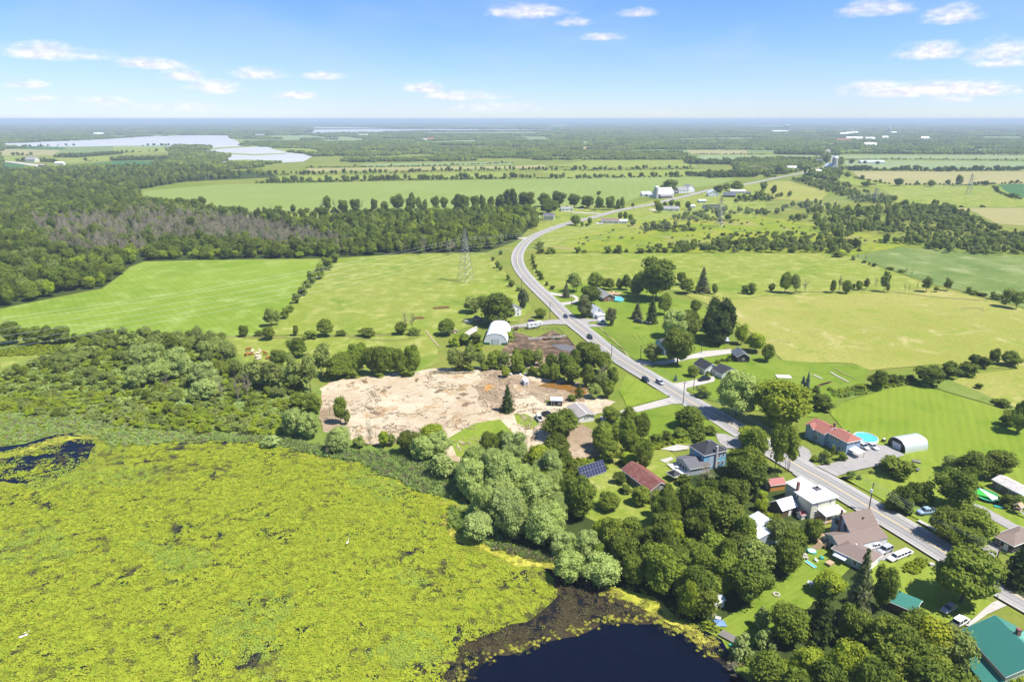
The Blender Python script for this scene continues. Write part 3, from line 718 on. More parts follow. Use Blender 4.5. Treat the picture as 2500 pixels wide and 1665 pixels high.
def crown(seed, nl=22, leaf=105, size=0.030, low=0.10, top=1.0, shape='round', back=1, mats=None, spread=1.0):
    rs = np.random.RandomState(seed)
    g = Geo()
    C, RR = [], []
    for i in range(nl):
        for _ in range(30):
            d = rs.normal(size=3); d /= np.linalg.norm(d)
            rad = rs.uniform(0.35, 0.95)
            if shape == 'round': w_ = 0.31 * spread; hz_ = 0.5
            elif shape == 'wide': w_ = 0.36; hz_ = 0.46
            elif shape == 'column': w_ = 0.27; hz_ = 0.52
            else: w_ = 0.33; hz_ = 0.5
            c = np.array([d[0] * w_ * rad, d[1] * w_ * rad, 0])
            z = d[2] * rad * 0.5
            zc = (low + top) / 2
            c[2] = zc + z * (top - low) * 0.80
            if shape == 'column': c[:2] *= 1.15 - 0.5 * max(0, z + .1)
            lr = rs.uniform(0.10, 0.225) * (1.0 if nl > 12 else 1.25)
            if all(np.linalg.norm((c - q)) > 0.45 * (lr + r_) for q, r_ in zip(C, RR)): break
        C.append(c); RR.append(lr)
    zs = (top - low) * 0.85
    for i, (c, lr) in enumerate(zip(C, RR)):
        sc = np.array([lr, lr, lr * 0.85])
        tone_l = rs.uniform(0.0, 0.5)
        V, F = (ICO2 if back == 2 else ICO1)
        k = 1 + 0.22 * rs.normal(size=(len(V), 1)).clip(-1.2, 1.2)
        g.add(c + V * sc * 0.84 * k, F, (tone_l + rs.uniform(0, 0.4, len(F))).clip(0, 1))
        d = rs.normal(size=(leaf, 3)); d /= np.linalg.norm(d, axis=1, keepdims=True)
        d[:, 2] = np.where(d[:, 2] < -0.35, -d[:, 2], d[:, 2])
        P = c + d * sc * rs.uniform(0.80, 1.30, (leaf, 1))
        keep = np.ones(leaf, bool)
        for j, (c2, r2) in enumerate(zip(C, RR)):
            if j != i: keep &= np.linalg.norm((P - c2) / np.array([r2, r2, r2 * .85]), axis=1) > 0.86
        P = P[keep]; d = d[keep]
        if len(P):
            Nn = d + rs.normal(size=d.shape) * 0.55 + np.array([0.08, 0, 0.45])
            Vq, Fq = quads(rs, P, Nn, size)
            g.add(Vq, Fq, (tone_l + rs.uniform(0, 0.55, len(Fq))).clip(0, 1))
    return g


def conifer(seed, levels=16, per=9, size=0.03, mats=None, open_=0.0, low=0.04):
    rs = np.random.RandomState(seed)
    g = Geo()
    # inner body
    k = 9
    Vb = []
    for i in range(7):
        z = low + (0.97 - low) * i / 6.0
        r = 0.5 * (1 - z) ** 0.85 * (0.55 - open_ * 0.35) + 0.004
        for j in range(k):
            a = 2 * math.pi * (j + 0.5 * (i % 2)) / k
            rr = r * rs.uniform(0.75, 1.2)
            Vb.append((math.cos(a) * rr, math.sin(a) * rr, z))
    F = []
    for i in range(6):
        for j in range(k):
            a, b = i * k + j, i * k + (j + 1) % k
            F.append((a, b, b + k, a + k))
    g.add(np.array(Vb), F, 0.1)
    for i in range(levels):
        z = low + (0.97 - low) * (i / (levels - 1)) ** 0.92
        r = 0.5 * (1 - z) ** 0.80 + 0.012
        nb = max(4, int(per * (0.5 + 1.2 * r / 0.5)))
        ph = rs.uniform(0, 6.28)
        for j in range(nb):
            a = ph + 2 * math.pi * j / nb + rs.uniform(-.25, .25)
            L = r * rs.uniform(0.72, 1.12)
            m = max(2, int(7 * L / 0.5) + 1)
            t = (np.arange(m) + 0.7) / m
            P = np.stack([np.cos(a) * L * t, np.sin(a) * L * t, z + 0.03 * t - 0.10 * L / 0.5 * t ** 2 + rs.normal(size=m) * 0.006], axis=1)
            sz = size * (0.75 + 0.5 * r)
            Nn = np.stack([np.cos(a) * 0.5 + rs.normal(size=m) * .5, np.sin(a) * 0.5 + rs.normal(size=m) * .5, np.ones(m)], axis=1)
            Vq, Fq = quads(rs, P, Nn, sz * 1.15, 1.0)
            g.add(Vq, Fq, (rs.uniform(0.0, 0.4) + rs.uniform(0, 0.6, m)).clip(0, 1))
            side = np.array([-math.sin(a), math.cos(a), 0])
            for sg in (-1, 1):
                P2 = P[1:] + side * sg * sz * 1.5 * rs.uniform(0.6, 1.3) - np.array([0, 0, sz * .5])
                if len(P2):
                    Vq, Fq = quads(rs, P2, Nn[1:], sz)
                    g.add(Vq, Fq, rs.uniform(0, 1, len(P2)))
    return g


def tube(P0, P1, r0, r1, k=4):
    P0 = np.array(P0, float); P1 = np.array(P1, float)
    d = P1 - P0; L = np.linalg.norm(d); d = d / max(L, 1e-9)
    u = np.cross(d, [0.3, 0.9, 0.17]); u /= np.linalg.norm(u); v = np.cross(d, u)
    V = []
    for P, r in ((P0, r0), (P1, r1)):
        for j in range(k):
            a = 2 * math.pi * j / k
            V.append(P + (u * math.cos(a) + v * math.sin(a)) * r)
    return np.array(V), [(j, (j + 1) % k, k + (j + 1) % k, k + j) for j in range(k)]


def branches(seed, depth=4, r=0.022, trunk=0.34, spread=0.5, n_=4, k=3, lean=0.0, wide=0.5):
    rs = np.random.RandomState(seed)
    g = Geo()

    def rec(P, d, L, r_, lv):
        mid = P + d * L * 0.5 + rs.normal(size=3) * L * 0.05
        E = mid + (d + rs.normal(size=3) * 0.12) * L * 0.5
        V, F = tube(P, mid, r_, r_ * 0.85, k); g.add(V, F, rs.uniform(0, 1))
        V, F = tube(mid, E, r_ * 0.85, r_ * 0.65, k); g.add(V, F, rs.uniform(0, 1))
        if lv == 0: return
        for i in range(n_ if lv > 1 else 3):
            dd = d * (1.0 - spread * 0.5) + rs.normal(size=3) * spread
            dd[2] = abs(dd[2]) * 0.8 + 0.12
            dd /= np.linalg.norm(dd)
            dd[:2] *= wide * 2
            st = mid if i % 2 and lv > 1 else E
            rec(st, dd, L * rs.uniform(0.5, 0.75), r_ * 0.6, lv - 1)
    rec(np.zeros(3), np.array([lean, 0, 1.0]), trunk, r, depth)
    V = np.vstack(g.v)
    s = 1.0 / V[:, 2].max()
    g.v = [q * np.array([1, 1, s]) for q in g.v]
    return g


def trunk_mesh(seed, mat, h=0.62, r=0.026, limbs=5, multi=1):
    rs = np.random.RandomState(seed)
    g = Geo()
    for m in range(multi):
        ox = rs.uniform(-.12, .12, 2) if multi > 1 else np.zeros(2)
        P = np.array([ox[0], ox[1], -0.01]); rr = r
        for i in range(4):
            Q = P + np.array([rs.normal() * 0.012 + ox[0] * .3, rs.normal() * 0.012 + ox[1] * .3, h / 4])
            V, F = tube(P, Q, rr * (1.25 if i == 0 else 1), rr * 0.82, 6); g.add(V, F, 0.5)
            P, rr = Q, rr * 0.82
            if i >= 1:
                for _ in range(max(1, limbs // (3 * multi))):
                    a = rs.uniform(0, 6.28)
                    E = P + np.array([math.cos(a) * .2, math.sin(a) * .2, .16])
                    V, F = tube(P, E, rr * 0.55, rr * 0.22, 4); g.add(V, F, 0.5)
    return g.mesh('trunk', [mat])


L_MID = leaf_mat('leaves_mid_green', (.090, .128, .012), (.275, .315, .042), (.158, .212, .022), 0.5)
L_DARK = leaf_mat('leaves_deep_green', (.056, .098, .010), (.190, .245, .030), (.140, .170, .022), 0.5)
L_BRIGHT = leaf_mat('leaves_bright_green', (.155, .210, .012), (.360, .400, .034), (.240, .320, .018), 0.35)
L_WILLOW = leaf_mat('leaves_silver_willow', (.170, .235, .055), (.430, .500, .165), (.310, .380, .090), 0.3)
L_OLIVE = leaf_mat('leaves_olive', (.125, .175, .030), (.320, .375, .085), (.215, .245, .060), 0.45)
L_SPR = leaf_mat('needles_dark', (.026, .052, .012), (.100, .135, .028), (.055, .085, .016), 0.3)
L_SPRG = leaf_mat('needles_grey_green', (.080, .100, .036), (.210, .230, .090), (.150, .160, .055), 0.3)
L_BLUE = leaf_mat('needles_blue', (.075, .110, .105), (.210, .270, .265), None, 0.2)
L_YEL = leaf_mat('leaves_yellowing', (.18, .21, .012), (.42, .38, .024), (.22, .27, .018), 0.3)
L_REED = leaf_mat('reed_blades', (.190, .300, .060), (.380, .470, .150), (.270, .350, .090), 0.3)
L_TAN = leaf_mat('dry_reed_blades', (.22, .20, .11), (.36, .33, .20), None, 0.3)
L_LILY = leaf_mat('lily_leaves', (.305, .345, .024), (.435, .445, .040), (.275, .36, .028), 0.25)
L_LILY2 = leaf_mat('pale_lily_leaves', (.235, .31, .040), (.33, .39, .06), (.26, .35, .04), 0.25)
L_WEED = leaf_mat('brown_weed_tips', (.075, .055, .025), (.17, .135, .07), (.11, .11, .04), 0.3)
L_ALG = leaf_mat('yellow_algae', (.33, .33, .04), (.46, .42, .07), None, 0.2)
B_BARK = plain('bark', (.085, .065, .045), rough=0.9, var=0.3, scale=3)
B_DEAD = leaf_mat('dead_wood', (.30, .255, .165), (.52, .46, .34), (.40, .34, .24), 0.35)

CROWNS = {}


def cvar(kind, i):
    """mesh data for a crown kind, built once for each variant"""
    key = (kind, i)
    if key in CROWNS: return CROWNS[key]
    sd = 100 + i * 17 + sum(ord(c) for c in kind)
    lm = {'mid': L_MID, 'dark': L_DARK, 'bright': L_BRIGHT, 'willow': L_WILLOW, 'olive': L_OLIVE, 'spruce': L_SPR, 'gspruce': L_SPRG, 'cedar': L_SPRG, 'blue': L_BLUE,
          'poplar': L_MID, 'opoplar': L_OLIVE, 'shrub': L_MID, 'bshrub': L_BRIGHT, 'oshrub': L_OLIVE, 'dshrub': L_DARK, 'wshrub': L_WILLOW, 'yellow': L_YEL, 'dspruce': L_SPR}
    if kind in ('mid', 'dark', 'bright', 'yellow'):
        g = crown(sd, 30, 190, 0.019, 0.08, 1.0, 'round', 2)
    elif kind in ('willow',):
        g = crown(sd, 34, 200, 0.016, 0.04, 1.0, 'wide', 2)
    elif kind in ('olive',):
        g = crown(sd, 20, 130, 0.020, 0.10, 1.0, 'round', 1, spread=1.05)
    elif kind in ('poplar', 'opoplar'):
        g = crown(sd, 18, 120, 0.022, 0.16, 1.0, 'column', 1)
    elif kind in ('shrub', 'bshrub', 'oshrub', 'dshrub', 'wshrub'):
        g = crown(sd, 13, 110, 0.034, -0.10, 0.95, 'wide', 1)
    elif kind in ('cedar', 'dspruce'):
        g = crown(sd, 20, 140, 0.022, 0.0, 1.0, 'column', 2)
    elif kind in ('spruce', 'gspruce'):
        g = conifer(sd, 17, 9, 0.030)
    elif kind == 'blue':
        g = conifer(sd, 13, 8, 0.040)
    elif kind == 'bare':
        g = branches(sd, 4, 0.020, 0.36, 0.42, 5)
        CROWNS[key] = g.mesh('bare_branches', [B_DEAD]); return CROWNS[key]
    CROWNS[key] = g.mesh('crown_' + kind, [lm[kind]], unit=True)
    return CROWNS[key]


NV = {'mid': 5, 'dark': 4, 'bright': 3, 'willow': 4, 'olive': 3, 'spruce': 3, 'gspruce': 2, 'cedar': 2, 'blue': 1, 'poplar': 3, 'opoplar': 2,
      'shrub': 3, 'bshrub': 2, 'oshrub': 2, 'dshrub': 2, 'wshrub': 2, 'bare': 4, 'yellow': 1, 'dspruce': 2}
TR = {k: trunk_mesh(i * 3 + 1, B_BARK, *a) for i, (k, a) in enumerate({
    'round': (0.62, 0.022, 6), 'multi': (0.7, 0.012, 6, 4), 'conifer': (0.9, 0.014, 0), 'short': (0.4, 0.03, 3)}.items())}
LOOK = {'mid': ('round green leafy tree', 'tree'), 'dark': ('dense deep green tree', 'tree'), 'bright': ('light yellow-green leafy tree', 'tree'),
        'willow': ('silvery green willow', 'tree'), 'olive': ('loose olive green tree', 'tree'), 'spruce': ('dark spruce', 'tree'), 'dspruce': ('broad blackish spruce', 'tree'),
        'gspruce': ('grey-green conifer', 'tree'), 'cedar': ('dense grey-green cedar', 'tree'), 'blue': ('blue spruce', 'tree'), 'poplar': ('slender green poplar', 'tree'),
        'opoplar': ('slender greyish poplar', 'tree'), 'shrub': ('green shrub', 'shrub'), 'bshrub': ('bright green shrub', 'shrub'), 'oshrub': ('greyish olive shrub', 'shrub'),
        'dshrub': ('dark green shrub', 'shrub'), 'wshrub': ('pale silvery shrub', 'shrub'), 'bare': ('leafless grey dead tree', 'tree'), 'yellow': ('yellowing leafy tree', 'tree')}
TREES = []          # (object, kind, photo x, photo y, width px, zone phrase)
NAMES = {'spruce': 'spruce_tree', 'dspruce': 'spruce_tree', 'gspruce': 'conifer_tree', 'cedar': 'cedar_tree', 'blue': 'blue_spruce_tree', 'willow': 'willow_tree', 'poplar': 'poplar_tree', 'opoplar': 'poplar_tree', 'bare': 'dead_tree'}
trng = random.Random(11)
OCC = []            # ground discs taken by placed trees


def tree_at(kind, p, wdt, hgt, px, py, wpx, place=None, far=False):
    n_ = NV[kind]
    v = trng.randrange(n_)
    me = cvar(kind, v)
    rz = trng.uniform(0, 6.28)
    if kind.endswith('shrub'):
        root = link('shrub', me); root.location = p; root.rotation_euler = (0, 0, rz); root.scale = (wdt, wdt, hgt)
    elif kind == 'bare':
        root = link('dead_tree', me); root.location = p; root.rotation_euler = (0, 0, rz); root.scale = (wdt * 1.1, wdt * 1.1, hgt)
    else:
        root = empty(NAMES.get(kind, 'leafy_tree'), p, rz)
        root.scale = (wdt, wdt, hgt)
        link('crown', me, None, root)
        link('trunk', TR['conifer' if kind in ('spruce', 'gspruce', 'blue') else 'multi' if kind in ('poplar', 'opoplar') else 'round'], None, root)
    TREES.append((root, kind, px, py, wpx, place))
    OCC.append((p.x, p.y, wdt * 0.42))
    return root


def T(zone, x0, y0, x1, y1, kind, place=None):
    """tree whose visible crown and trunk fill the given box of the photograph zone"""
    (ax, ay), (bx, by) = sp(zone, x0, y0), sp(zone, x1, y1)
    cx, cy = (ax + bx) / 2, (ay + by) / 2
    zc = 4.0
    for _ in range(4):
        d = G(cx, cy, zc)
        dep = proj(d)[2]
        e = math.atan2(CAM_H - zc, math.hypot(d.x, d.y))
        wm = (bx - ax) * dep / FPX
        vm = (by - ay) * dep / FPX
        r = wm / 2
        q = (vm / 2) ** 2 - (r * math.sin(e) * 0.9) ** 2
        c = max(math.sqrt(max(q, 0)) / math.cos(e), r * (0.5 if kind.endswith('shrub') else 0.75))
        if kind in ('spruce', 'gspruce', 'blue'):
            c = max(vm - r * math.sin(e) * 0.8, vm * 0.6) / math.cos(e) / 2
        zc = c
    p = Vector((d.x, d.y, 0))
    return tree_at(kind, p, wm * 1.04, c * 2.04, cx, cy, bx - ax, place)


TL = []


def TT(zone, kind, *boxes, place=None):
    for b in boxes: TL.append((zone, b, kind, place))


TT('7', 'dark', (1660, 420, 2085, 900), (1000, 740, 1240, 950))
TT('7', 'mid', (1050, 570, 1290, 770), (1290, 640, 1400, 780), (1390, 640, 1490, 775), (1460, 600, 1590, 780), (1570, 590, 1700, 820), (1870, 810, 2035, 1060), (2080, 570, 2210, 720), (2110, 640, 2285, 820), (485, 985, 630, 1090))
TT('7', 'opoplar', (830, 575, 1030, 800))
TT('7', 'gspruce', (785, 680, 905, 870), (1570, 910, 1730, 1115))
TT('7', 'cedar', (945, 830, 1165, 1090), (1265, 970, 1415, 1180))
TT('7', 'spruce', (1730, 810, 1895, 1165), place='beside the parked boat')
TT('10', 'dark', (330, -130, 950, 265), place='over the old white farmhouse')
TT('7', 'cedar', (280, 750, 440, 980), place='behind the old white farmhouse')
TT('7', 'shrub', (500, 300, 600, 362), (600, 295, 740, 362), (930, 290, 1010, 362), (1010, 320, 1085, 358), (490, 230, 600, 310), place='on the hedge inside the road bend')
TT('7', 'dshrub', (1265, 285, 1365, 365), (1370, 270, 1490, 365), (1490, 310, 1545, 352), (1730, 300, 1830, 352), (1840, 300, 1900, 352), place='along the big meadow hedge')
TT('7', 'shrub', (1620, 310, 1740, 352), (1900, 295, 2010, 352), (2030, 265, 2130, 352), (2120, 290, 2200, 352), place='along the big meadow hedge')
TT('7', 'dshrub', (440, 370, 485, 440), (440, 430, 490, 490), (455, 480, 520, 540), (505, 560, 570, 620), (530, 590, 600, 665), (600, 680, 650, 730), (650, 720, 720, 775), (490, 545, 530, 590), place='on the fence line inside the road bend')
TT('7', 'shrub', (30, 450, 100, 530), (70, 500, 130, 560), (190, 660, 270, 740), (270, 740, 330, 790), (80, 320, 125, 380), (-10, 400, 40, 450), (160, 600, 210, 670), place='along the verge left of the road bend')
TT('8', 'gspruce', (430, 515, 630, 815))
TT('8', 'mid', (635, 700, 710, 825), (1270, 695, 1350, 795), (370, 880, 530, 1030), (1970, 660, 2035, 815), (2100, 670, 2215, 820), place='standing alone in the dry meadow')
TT('8', 'dshrub', (970, 720, 1060, 820), place='in the dry meadow')
TT('8', 'shrub', (1030, 690, 1155, 825), place='in the dry meadow')
TT('8', 'mid', (1400, 570, 1540, 815), place='in the dry meadow')
TT('8', 'opoplar', (1520, 590, 1645, 820), place='in the dry meadow')
TT('8', 'bare', (1640, 645, 1755, 810), (2050, 600, 2110, 810), place='in the dry meadow')
TT('8', 'dspruce', (515, 930, 760, 1330), (560, 850, 800, 1250), (680, 860, 930, 1330), (560, 1000, 880, 1400), place='beside the weathered barn')
TT('8', 'bright', (1020, 1240, 1250, 1480), (900, 1150, 1060, 1390), place='behind the weathered barn')
TT('8', 'mid', (1190, 1380, 1370, 1590), place='behind the weathered barn')
TT('8', 'willow', (80, 990, 400, 1330), place='behind the half-hidden grey house')
TT('8', 'mid', (250, 1000, 550, 1330), place='behind the half-hidden grey house')
TT('11', 'dark', (1240, 340, 1750, 890), place='over the half-hidden grey house')
TT('11', 'olive', (990, 570, 1260, 860), place='in front of the half-hidden grey house')
TT('11', 'mid', (1620, 880, 1790, 1050), place='before the dark-roofed cottage')
TT('11', 'blue', (1415, 1005, 1485, 1112), place='on the lawn of the dark-roofed cottage')
TT('11', 'shrub', (1860, 955, 1940, 1045), (1720, 1170, 1960, 1340), place='beside the driveway of the dark-roofed cottage')
TT('11', 'dshrub', (2000, 800, 2090, 860), (2080, 780, 2160, 830), (2150, 770, 2260, 830), place='between the dark-roofed cottage and the weathered barn')
TT('13', 'mid', (555, 160, 980, 500), place='by the road in front of the blue house')
TT('F', 'willow', (1645, 852, 1750, 960), place='across the road from the blue house')
TT('F', 'bright', (1735, 875, 1862, 990), place='across the road from the blue house')
TT('F', 'mid', (1700, 980, 1770, 1060), place='at the roadside beyond the blue house')
TT('13', 'dshrub', (200, 560, 400, 720), (370, 530, 560, 680), (530, 490, 760, 640), (740, 470, 900, 620), (860, 430, 1010, 600), (980, 460, 1170, 600), (820, 560, 1040, 700), place='in the hedge behind the blue house')
TT('13', 'bright', (1470, 470, 1850, 780), place='between the blue house and the road')
TT('13', 'poplar', (1890, 440, 2180, 1150), (2080, 450, 2330, 1130), place='by the road between blue and cream houses')
TT('13', 'mid', (1290, 760, 1620, 1150), (1480, 760, 1870, 1260), (1300, 900, 1740, 1330), place='beside the blue house')
TT('13', 'spruce', (1200, 980, 1440, 1330), place='beside the blue house')
TT('13', 'cedar', (820, 1120, 1180, 1600), place='in front of the blue house')
TT('13', 'olive', (500, 1320, 830, 1620), place='in front of the blue house')
TT('13', 'mid', (600, 1130, 800, 1310), (1200, 1220, 1620, 1620), (0, 1320, 230, 1560), (230, 1370, 450, 1580), place='between the rusty-roofed barn and blue house')
TT('13', 'dark', (0, 650, 260, 1100), place='behind the rusty-roofed barn')
TT('13', 'bare', (880, 970, 1180, 1300), place='below the blue house deck')
TT('12', 'mid', (680, 240, 1240, 640), (1410, 390, 1780, 800), (1500, 630, 1850, 980), place='around the white bungalow')
TT('12', 'dark', (700, 580, 1140, 960), (850, 800, 1150, 1150), place='behind the solar array')
TT('12', 'bright', (450, 730, 870, 1100), place='behind the solar array')
TT('12', 'mid', (1560, 190, 1850, 430), (1820, 180, 2090, 480), (1780, 330, 2060, 850), (1980, 280, 2260, 700), (2040, 640, 2300, 1100), place='between white bungalow and blue house')
TT('12', 'bright', (850, 1000, 1060, 1180), (620, 1100, 960, 1370), (1800, 850, 2080, 1010), place='behind the solar array')
TT('12', 'dark', (0, 530, 210, 920), (930, 1230, 1240, 1600), place='among the pondside willows')
TT('12', 'willow', (-120, 780, 300, 1250), (80, 850, 470, 1250), (240, 1060, 680, 1500), (480, 1120, 880, 1600), (-150, 1180, 330, 1620), (700, 1280, 1040, 1650), (250, 1400, 650, 1800), place='among the pondside willows')
TT('12', 'dshrub', (1720, 1110, 1930, 1290), (1800, 1280, 1990, 1420), place='against the rusty-roofed barn')
TT('12', 'mid', (1980, 1320, 2260, 1600), (1490, 1450, 1830, 1640), place='below the rusty-roofed barn')
TT('12', 'bare', (290, 600, 380, 870), place='on the sandy lot')
TT('23', 'willow', (400, 20, 700, 260), (700, -60, 960, 250), (940, -20, 1190, 310), (1150, 170, 1370, 400), (1340, 170, 1600, 420), (1180, 340, 1480, 600), (1420, 350, 1750, 640), place='on the pond shore')
TT('23', 'mid', (1540, 60, 1760, 380), (1700, 60, 1900, 300), (1930, 310, 2230, 700), (1740, 370, 1960, 640), place='on the wooded bank above open water')
TT('23', 'bright', (2200, 590, 2370, 900), (2100, 80, 2260, 330), (1980, 180, 2140, 340), place='on the wooded bank above open water')
TT('23', 'dark', (1480, 260, 1680, 460), (2100, 320, 2330, 560), (1850, 130, 2060, 330), place='on the wooded bank above open water')
TT('17', 'mid', (0, -20, 300, 300), (220, -60, 690, 330), (200, 330, 600, 660), (1090, -40, 1410, 400), place='in the wood above the pond cove')
TT('17', 'dark', (570, 230, 1080, 740), place='over the small white shed')
TT('17', 'bright', (60, 450, 290, 880), place='on the cove shore')
TT('17', 'olive', (690, -20, 1100, 400), place='in the wood above the pond cove')
TT('17', 'wshrub', (880, 740, 1060, 980), (600, 1030, 860, 1330), (870, 970, 1110, 1200), (880, 1360, 1150, 1600), place='on the cove shore')
TT('17', 'mid', (1040, 700, 1510, 1180), place='on the lawn edge by the cove')
TT('17', 'bright', (1540, 310, 1910, 620), (1280, 1160, 1720, 1640), (1660, 1130, 2060, 1700), (1850, 960, 2010, 1150), (1200, 1320, 1420, 1640), place='in the lower wood')
TT('17', 'spruce', (1430, 430, 1870, 1150), place='on the lawn above the cove')
TT('17', 'bare', (540, 1310, 820, 1510), place='fallen into the open water')
TT('18', 'gspruce', (30, 60, 470, 980), place='beside the brown-roofed garage')
TT('18', 'dark', (380, 290, 650, 800), (0, 720, 340, 1180), place='beside the long green-roofed shed')
TT('18', 'mid', (280, 800, 760, 1320), (620, 790, 1080, 1250), (300, 1100, 900, 1700), (700, 1180, 1250, 1720), place='beside the green-roofed hall')
TT('18', 'yellow', (780, 860, 1330, 1380), place='beside the green-roofed hall')
TT('18', 'olive', (1000, 960, 1500, 1480), place='beside the green-roofed hall')
TT('18', 'bright', (0, 960, 190, 1150), (-100, 1130, 380, 1700), place='in the lower wood')
TT('18', 'mid', (1040, 70, 1770, 740), place='at the roadside by the green-roofed hall')
TT('18', 'spruce', (1790, -30, 2260, 560), place='in the front garden of the brown bungalow')
TT('18', 'bright', (1780, 1400, 2150, 1700), place='before the green-roofed hall')
TT('15', 'shrub', (270, 190, 780, 480), place='beside the metal quonset shed')
TT('15', 'mid', (1380, 100, 1830, 500), (1700, 100, 2180, 520), (1400, 320, 1640, 700), place='behind the green swimming pool')
TT('15', 'olive', (1160, 160, 1410, 420), place='behind the green swimming pool')
TT('15', 'dark', (1040, 340, 1630, 940), place='behind the blue pickup')
TT('15', 'dshrub', (340, 720, 640, 980), (480, 620, 780, 960), (640, 560, 900, 900), (800, 540, 1080, 880), (560, 780, 780, 1020), (860, 760, 1040, 920), place='in the lilac hedge by the road')
TT('15', 'mid', (980, 900, 1500, 1400), (1350, 920, 1920, 1450), (1200, 1150, 1700, 1520), place='in the grove before the brown bungalow')
TT('15', 'dshrub', (1970, 730, 2200, 930), (2150, 750, 2400, 940), place='beside the rusty white shed')
TT('15', 'bshrub', (1600, 570, 1760, 680), place='beside the green swimming pool')
TT('14', 'blue', (300, 90, 410, 290), (380, 30, 472, 310), place='at the corner of the red-roofed house garden')
TT('14', 'dshrub', (460, 340, 720, 520), (570, 400, 790, 615), (475, 500, 575, 578), (480, 240, 610, 345), (695, 265, 780, 312), (1540, 80, 1720, 220), (1680, 90, 1810, 210), place='behind the red-roofed blue house')
TT('14', 'dark', (1260, 0, 1540, 300), (1950, -40, 2330, 250), place='on the edge of the mown field')
TT('14', 'bshrub', (1120, 210, 1255, 305), (960, 1430, 1100, 1568), place='on the lawn by the metal quonset shed')
TT('14', 'shrub', (560, 1160, 720, 1320), (640, 1260, 740, 1370), (740, 1090, 810, 1250), (840, 1170, 990, 1310), (1110, 1500, 1190, 1580), place='in the front garden of the red-roofed house')
TT('14', 'bshrub', (460, 1230, 570, 1320), place='in the front garden of the red-roofed house')
TT('16', 'dark', (200, -60, 700, 420), (20, 230, 450, 760), place='beside the small orange shed')
TT('16', 'spruce', (490, 370, 640, 570), place='beside the cream house')
TT('16', 'bright', (540, 490, 750, 700), (560, 380, 730, 520), place='beside the cream house')
TT('16', 'yellow', (640, 700, 800, 860), place='beside the cream house')
TT('16', 'shrub', (120, 820, 210, 970), (240, 840, 420, 1020), (760, 730, 960, 870), place='around the grey metal-roofed house')
TT('16', 'mid', (390, 900, 580, 1130), (860, 930, 1260, 1470), (1230, 790, 1530, 1110), (0, 1050, 310, 1600), place='around the grey metal-roofed house')
TT('16', 'olive', (660, 790, 1000, 1160), (540, 1130, 840, 1600), (970, 840, 1250, 1040), place='around the grey metal-roofed house')
TT('16', 'bare', (300, 1090, 620, 1420), place='around the grey metal-roofed house')
TT('10', 'opoplar', (-60, 620, 160, 970), (150, 600, 390, 960), (40, 660, 260, 960), place='between the white barn and sandy lot')
TT('10', 'olive', (340, 680, 520, 940), (650, 680, 850, 940), (1170, 640, 1330, 900), place='between the white barn and sandy lot')
TT('10', 'mid', (500, 700, 700, 940), (840, 700, 1060, 1000), (1000, 660, 1220, 900), (1230, 850, 1420, 1060), (1400, 850, 1570, 1130), place='between the barnyard and sandy lot')
TT('10', 'dark', (1480, 680, 1760, 1090), (1740, 560, 2020, 830), (1600, 840, 1850, 1150), (1820, 840, 2040, 1190), place='between the muddy pool and road')
TT('10', 'mid', (1860, 560, 2180, 900), (2050, 680, 2323, 1000), (2130, 1080, 2330, 1350), (2200, 900, 2400, 1200), place='between the muddy pool and road')
TT('10', 'olive', (1930, 1140, 2150, 1360), (2000, 960, 2230, 1230), place='between the muddy pool and road')
TT('10', 'bright', (710, 890, 860, 1060), place='on the sandy lot')
TT('10', 'spruce', (680, 1140, 940, 1560), place='standing alone on the sandy lot')
TT('10', 'shrub', (1760, 1150, 1890, 1350), (1640, 1280, 1790, 1395), place='beside the muddy pool')
TT('10', 'dshrub', (100, 430, 300, 590), (230, 420, 450, 610), place='beside the white barn')
TT('10', 'bshrub', (-40, 460, 150, 620), (740, 390, 905, 510), (300, 560, 480, 680), place='beside the white barn')
TT('10', 'bare', (2050, 840, 2290, 1150), place='between the muddy pool and road')
TT('6', 'opoplar', (150, 790, 270, 965), (245, 810, 315, 950), place='at the end of the pasture hedge')
TT('6', 'mid', (145, 955, 275, 1085), (640, 880, 800, 1055), (-40, 950, 25, 1055), (425, 945, 480, 1045), (1350, 910, 1475, 1035), (1740, 890, 1910, 1045), place='at the bottom of the pasture')
TT('6', 'dshrub', (1030, 990, 1190, 1038), (820, 1000, 925, 1040), (500, 1015, 650, 1055), (1470, 985, 1600, 1020), place='at the bottom of the pasture')
TT('6', 'bare', (1400, 800, 1480, 1000), (1470, 830, 1555, 1000), (1800, 170, 1930, 310), (1570, 110, 1690, 310), place='at the pasture edge')
TT('6', 'dark', (360, 1050, 560, 1240), (200, 1160, 390, 1340), place='beside the resting cows')
TT('6', 'opoplar', (600, 1110, 790, 1420), (350, 1210, 520, 1568), (480, 1210, 660, 1560), (0, 1260, 220, 1540), (150, 1280, 340, 1560), place='on the left edge of the sandy lot')
TT('6', 'mid', (720, 1220, 920, 1450), (905, 1110, 1080, 1390), (1060, 1140, 1230, 1400), (1150, 1130, 1340, 1410), (1320, 1160, 1480, 1410), (1430, 1120, 1605, 1400), place='in the row behind the sandy lot')
TT('6', 'olive', (1980, 680, 2160, 840), place='behind the white barn')
TT('6', 'shrub', (700, 330, 790, 450), (620, 390, 720, 530), (560, 460, 650, 570), (510, 540, 600, 610), (470, 590, 560, 680), (420, 660, 500, 750), (370, 760, 440, 830), (310, 790, 400, 890), (760, 290, 860, 380), place='in the diagonal pasture hedge')
TT('6', 'poplar', (690, 320, 740, 440), (555, 450, 600, 560), (740, 200, 860, 330), place='in the diagonal pasture hedge')
TT('9', 'mid', (130, 660, 190, 810), (260, 670, 370, 820), (400, 665, 500, 780), (365, 700, 415, 770), place='in the tree line across the dry meadow')
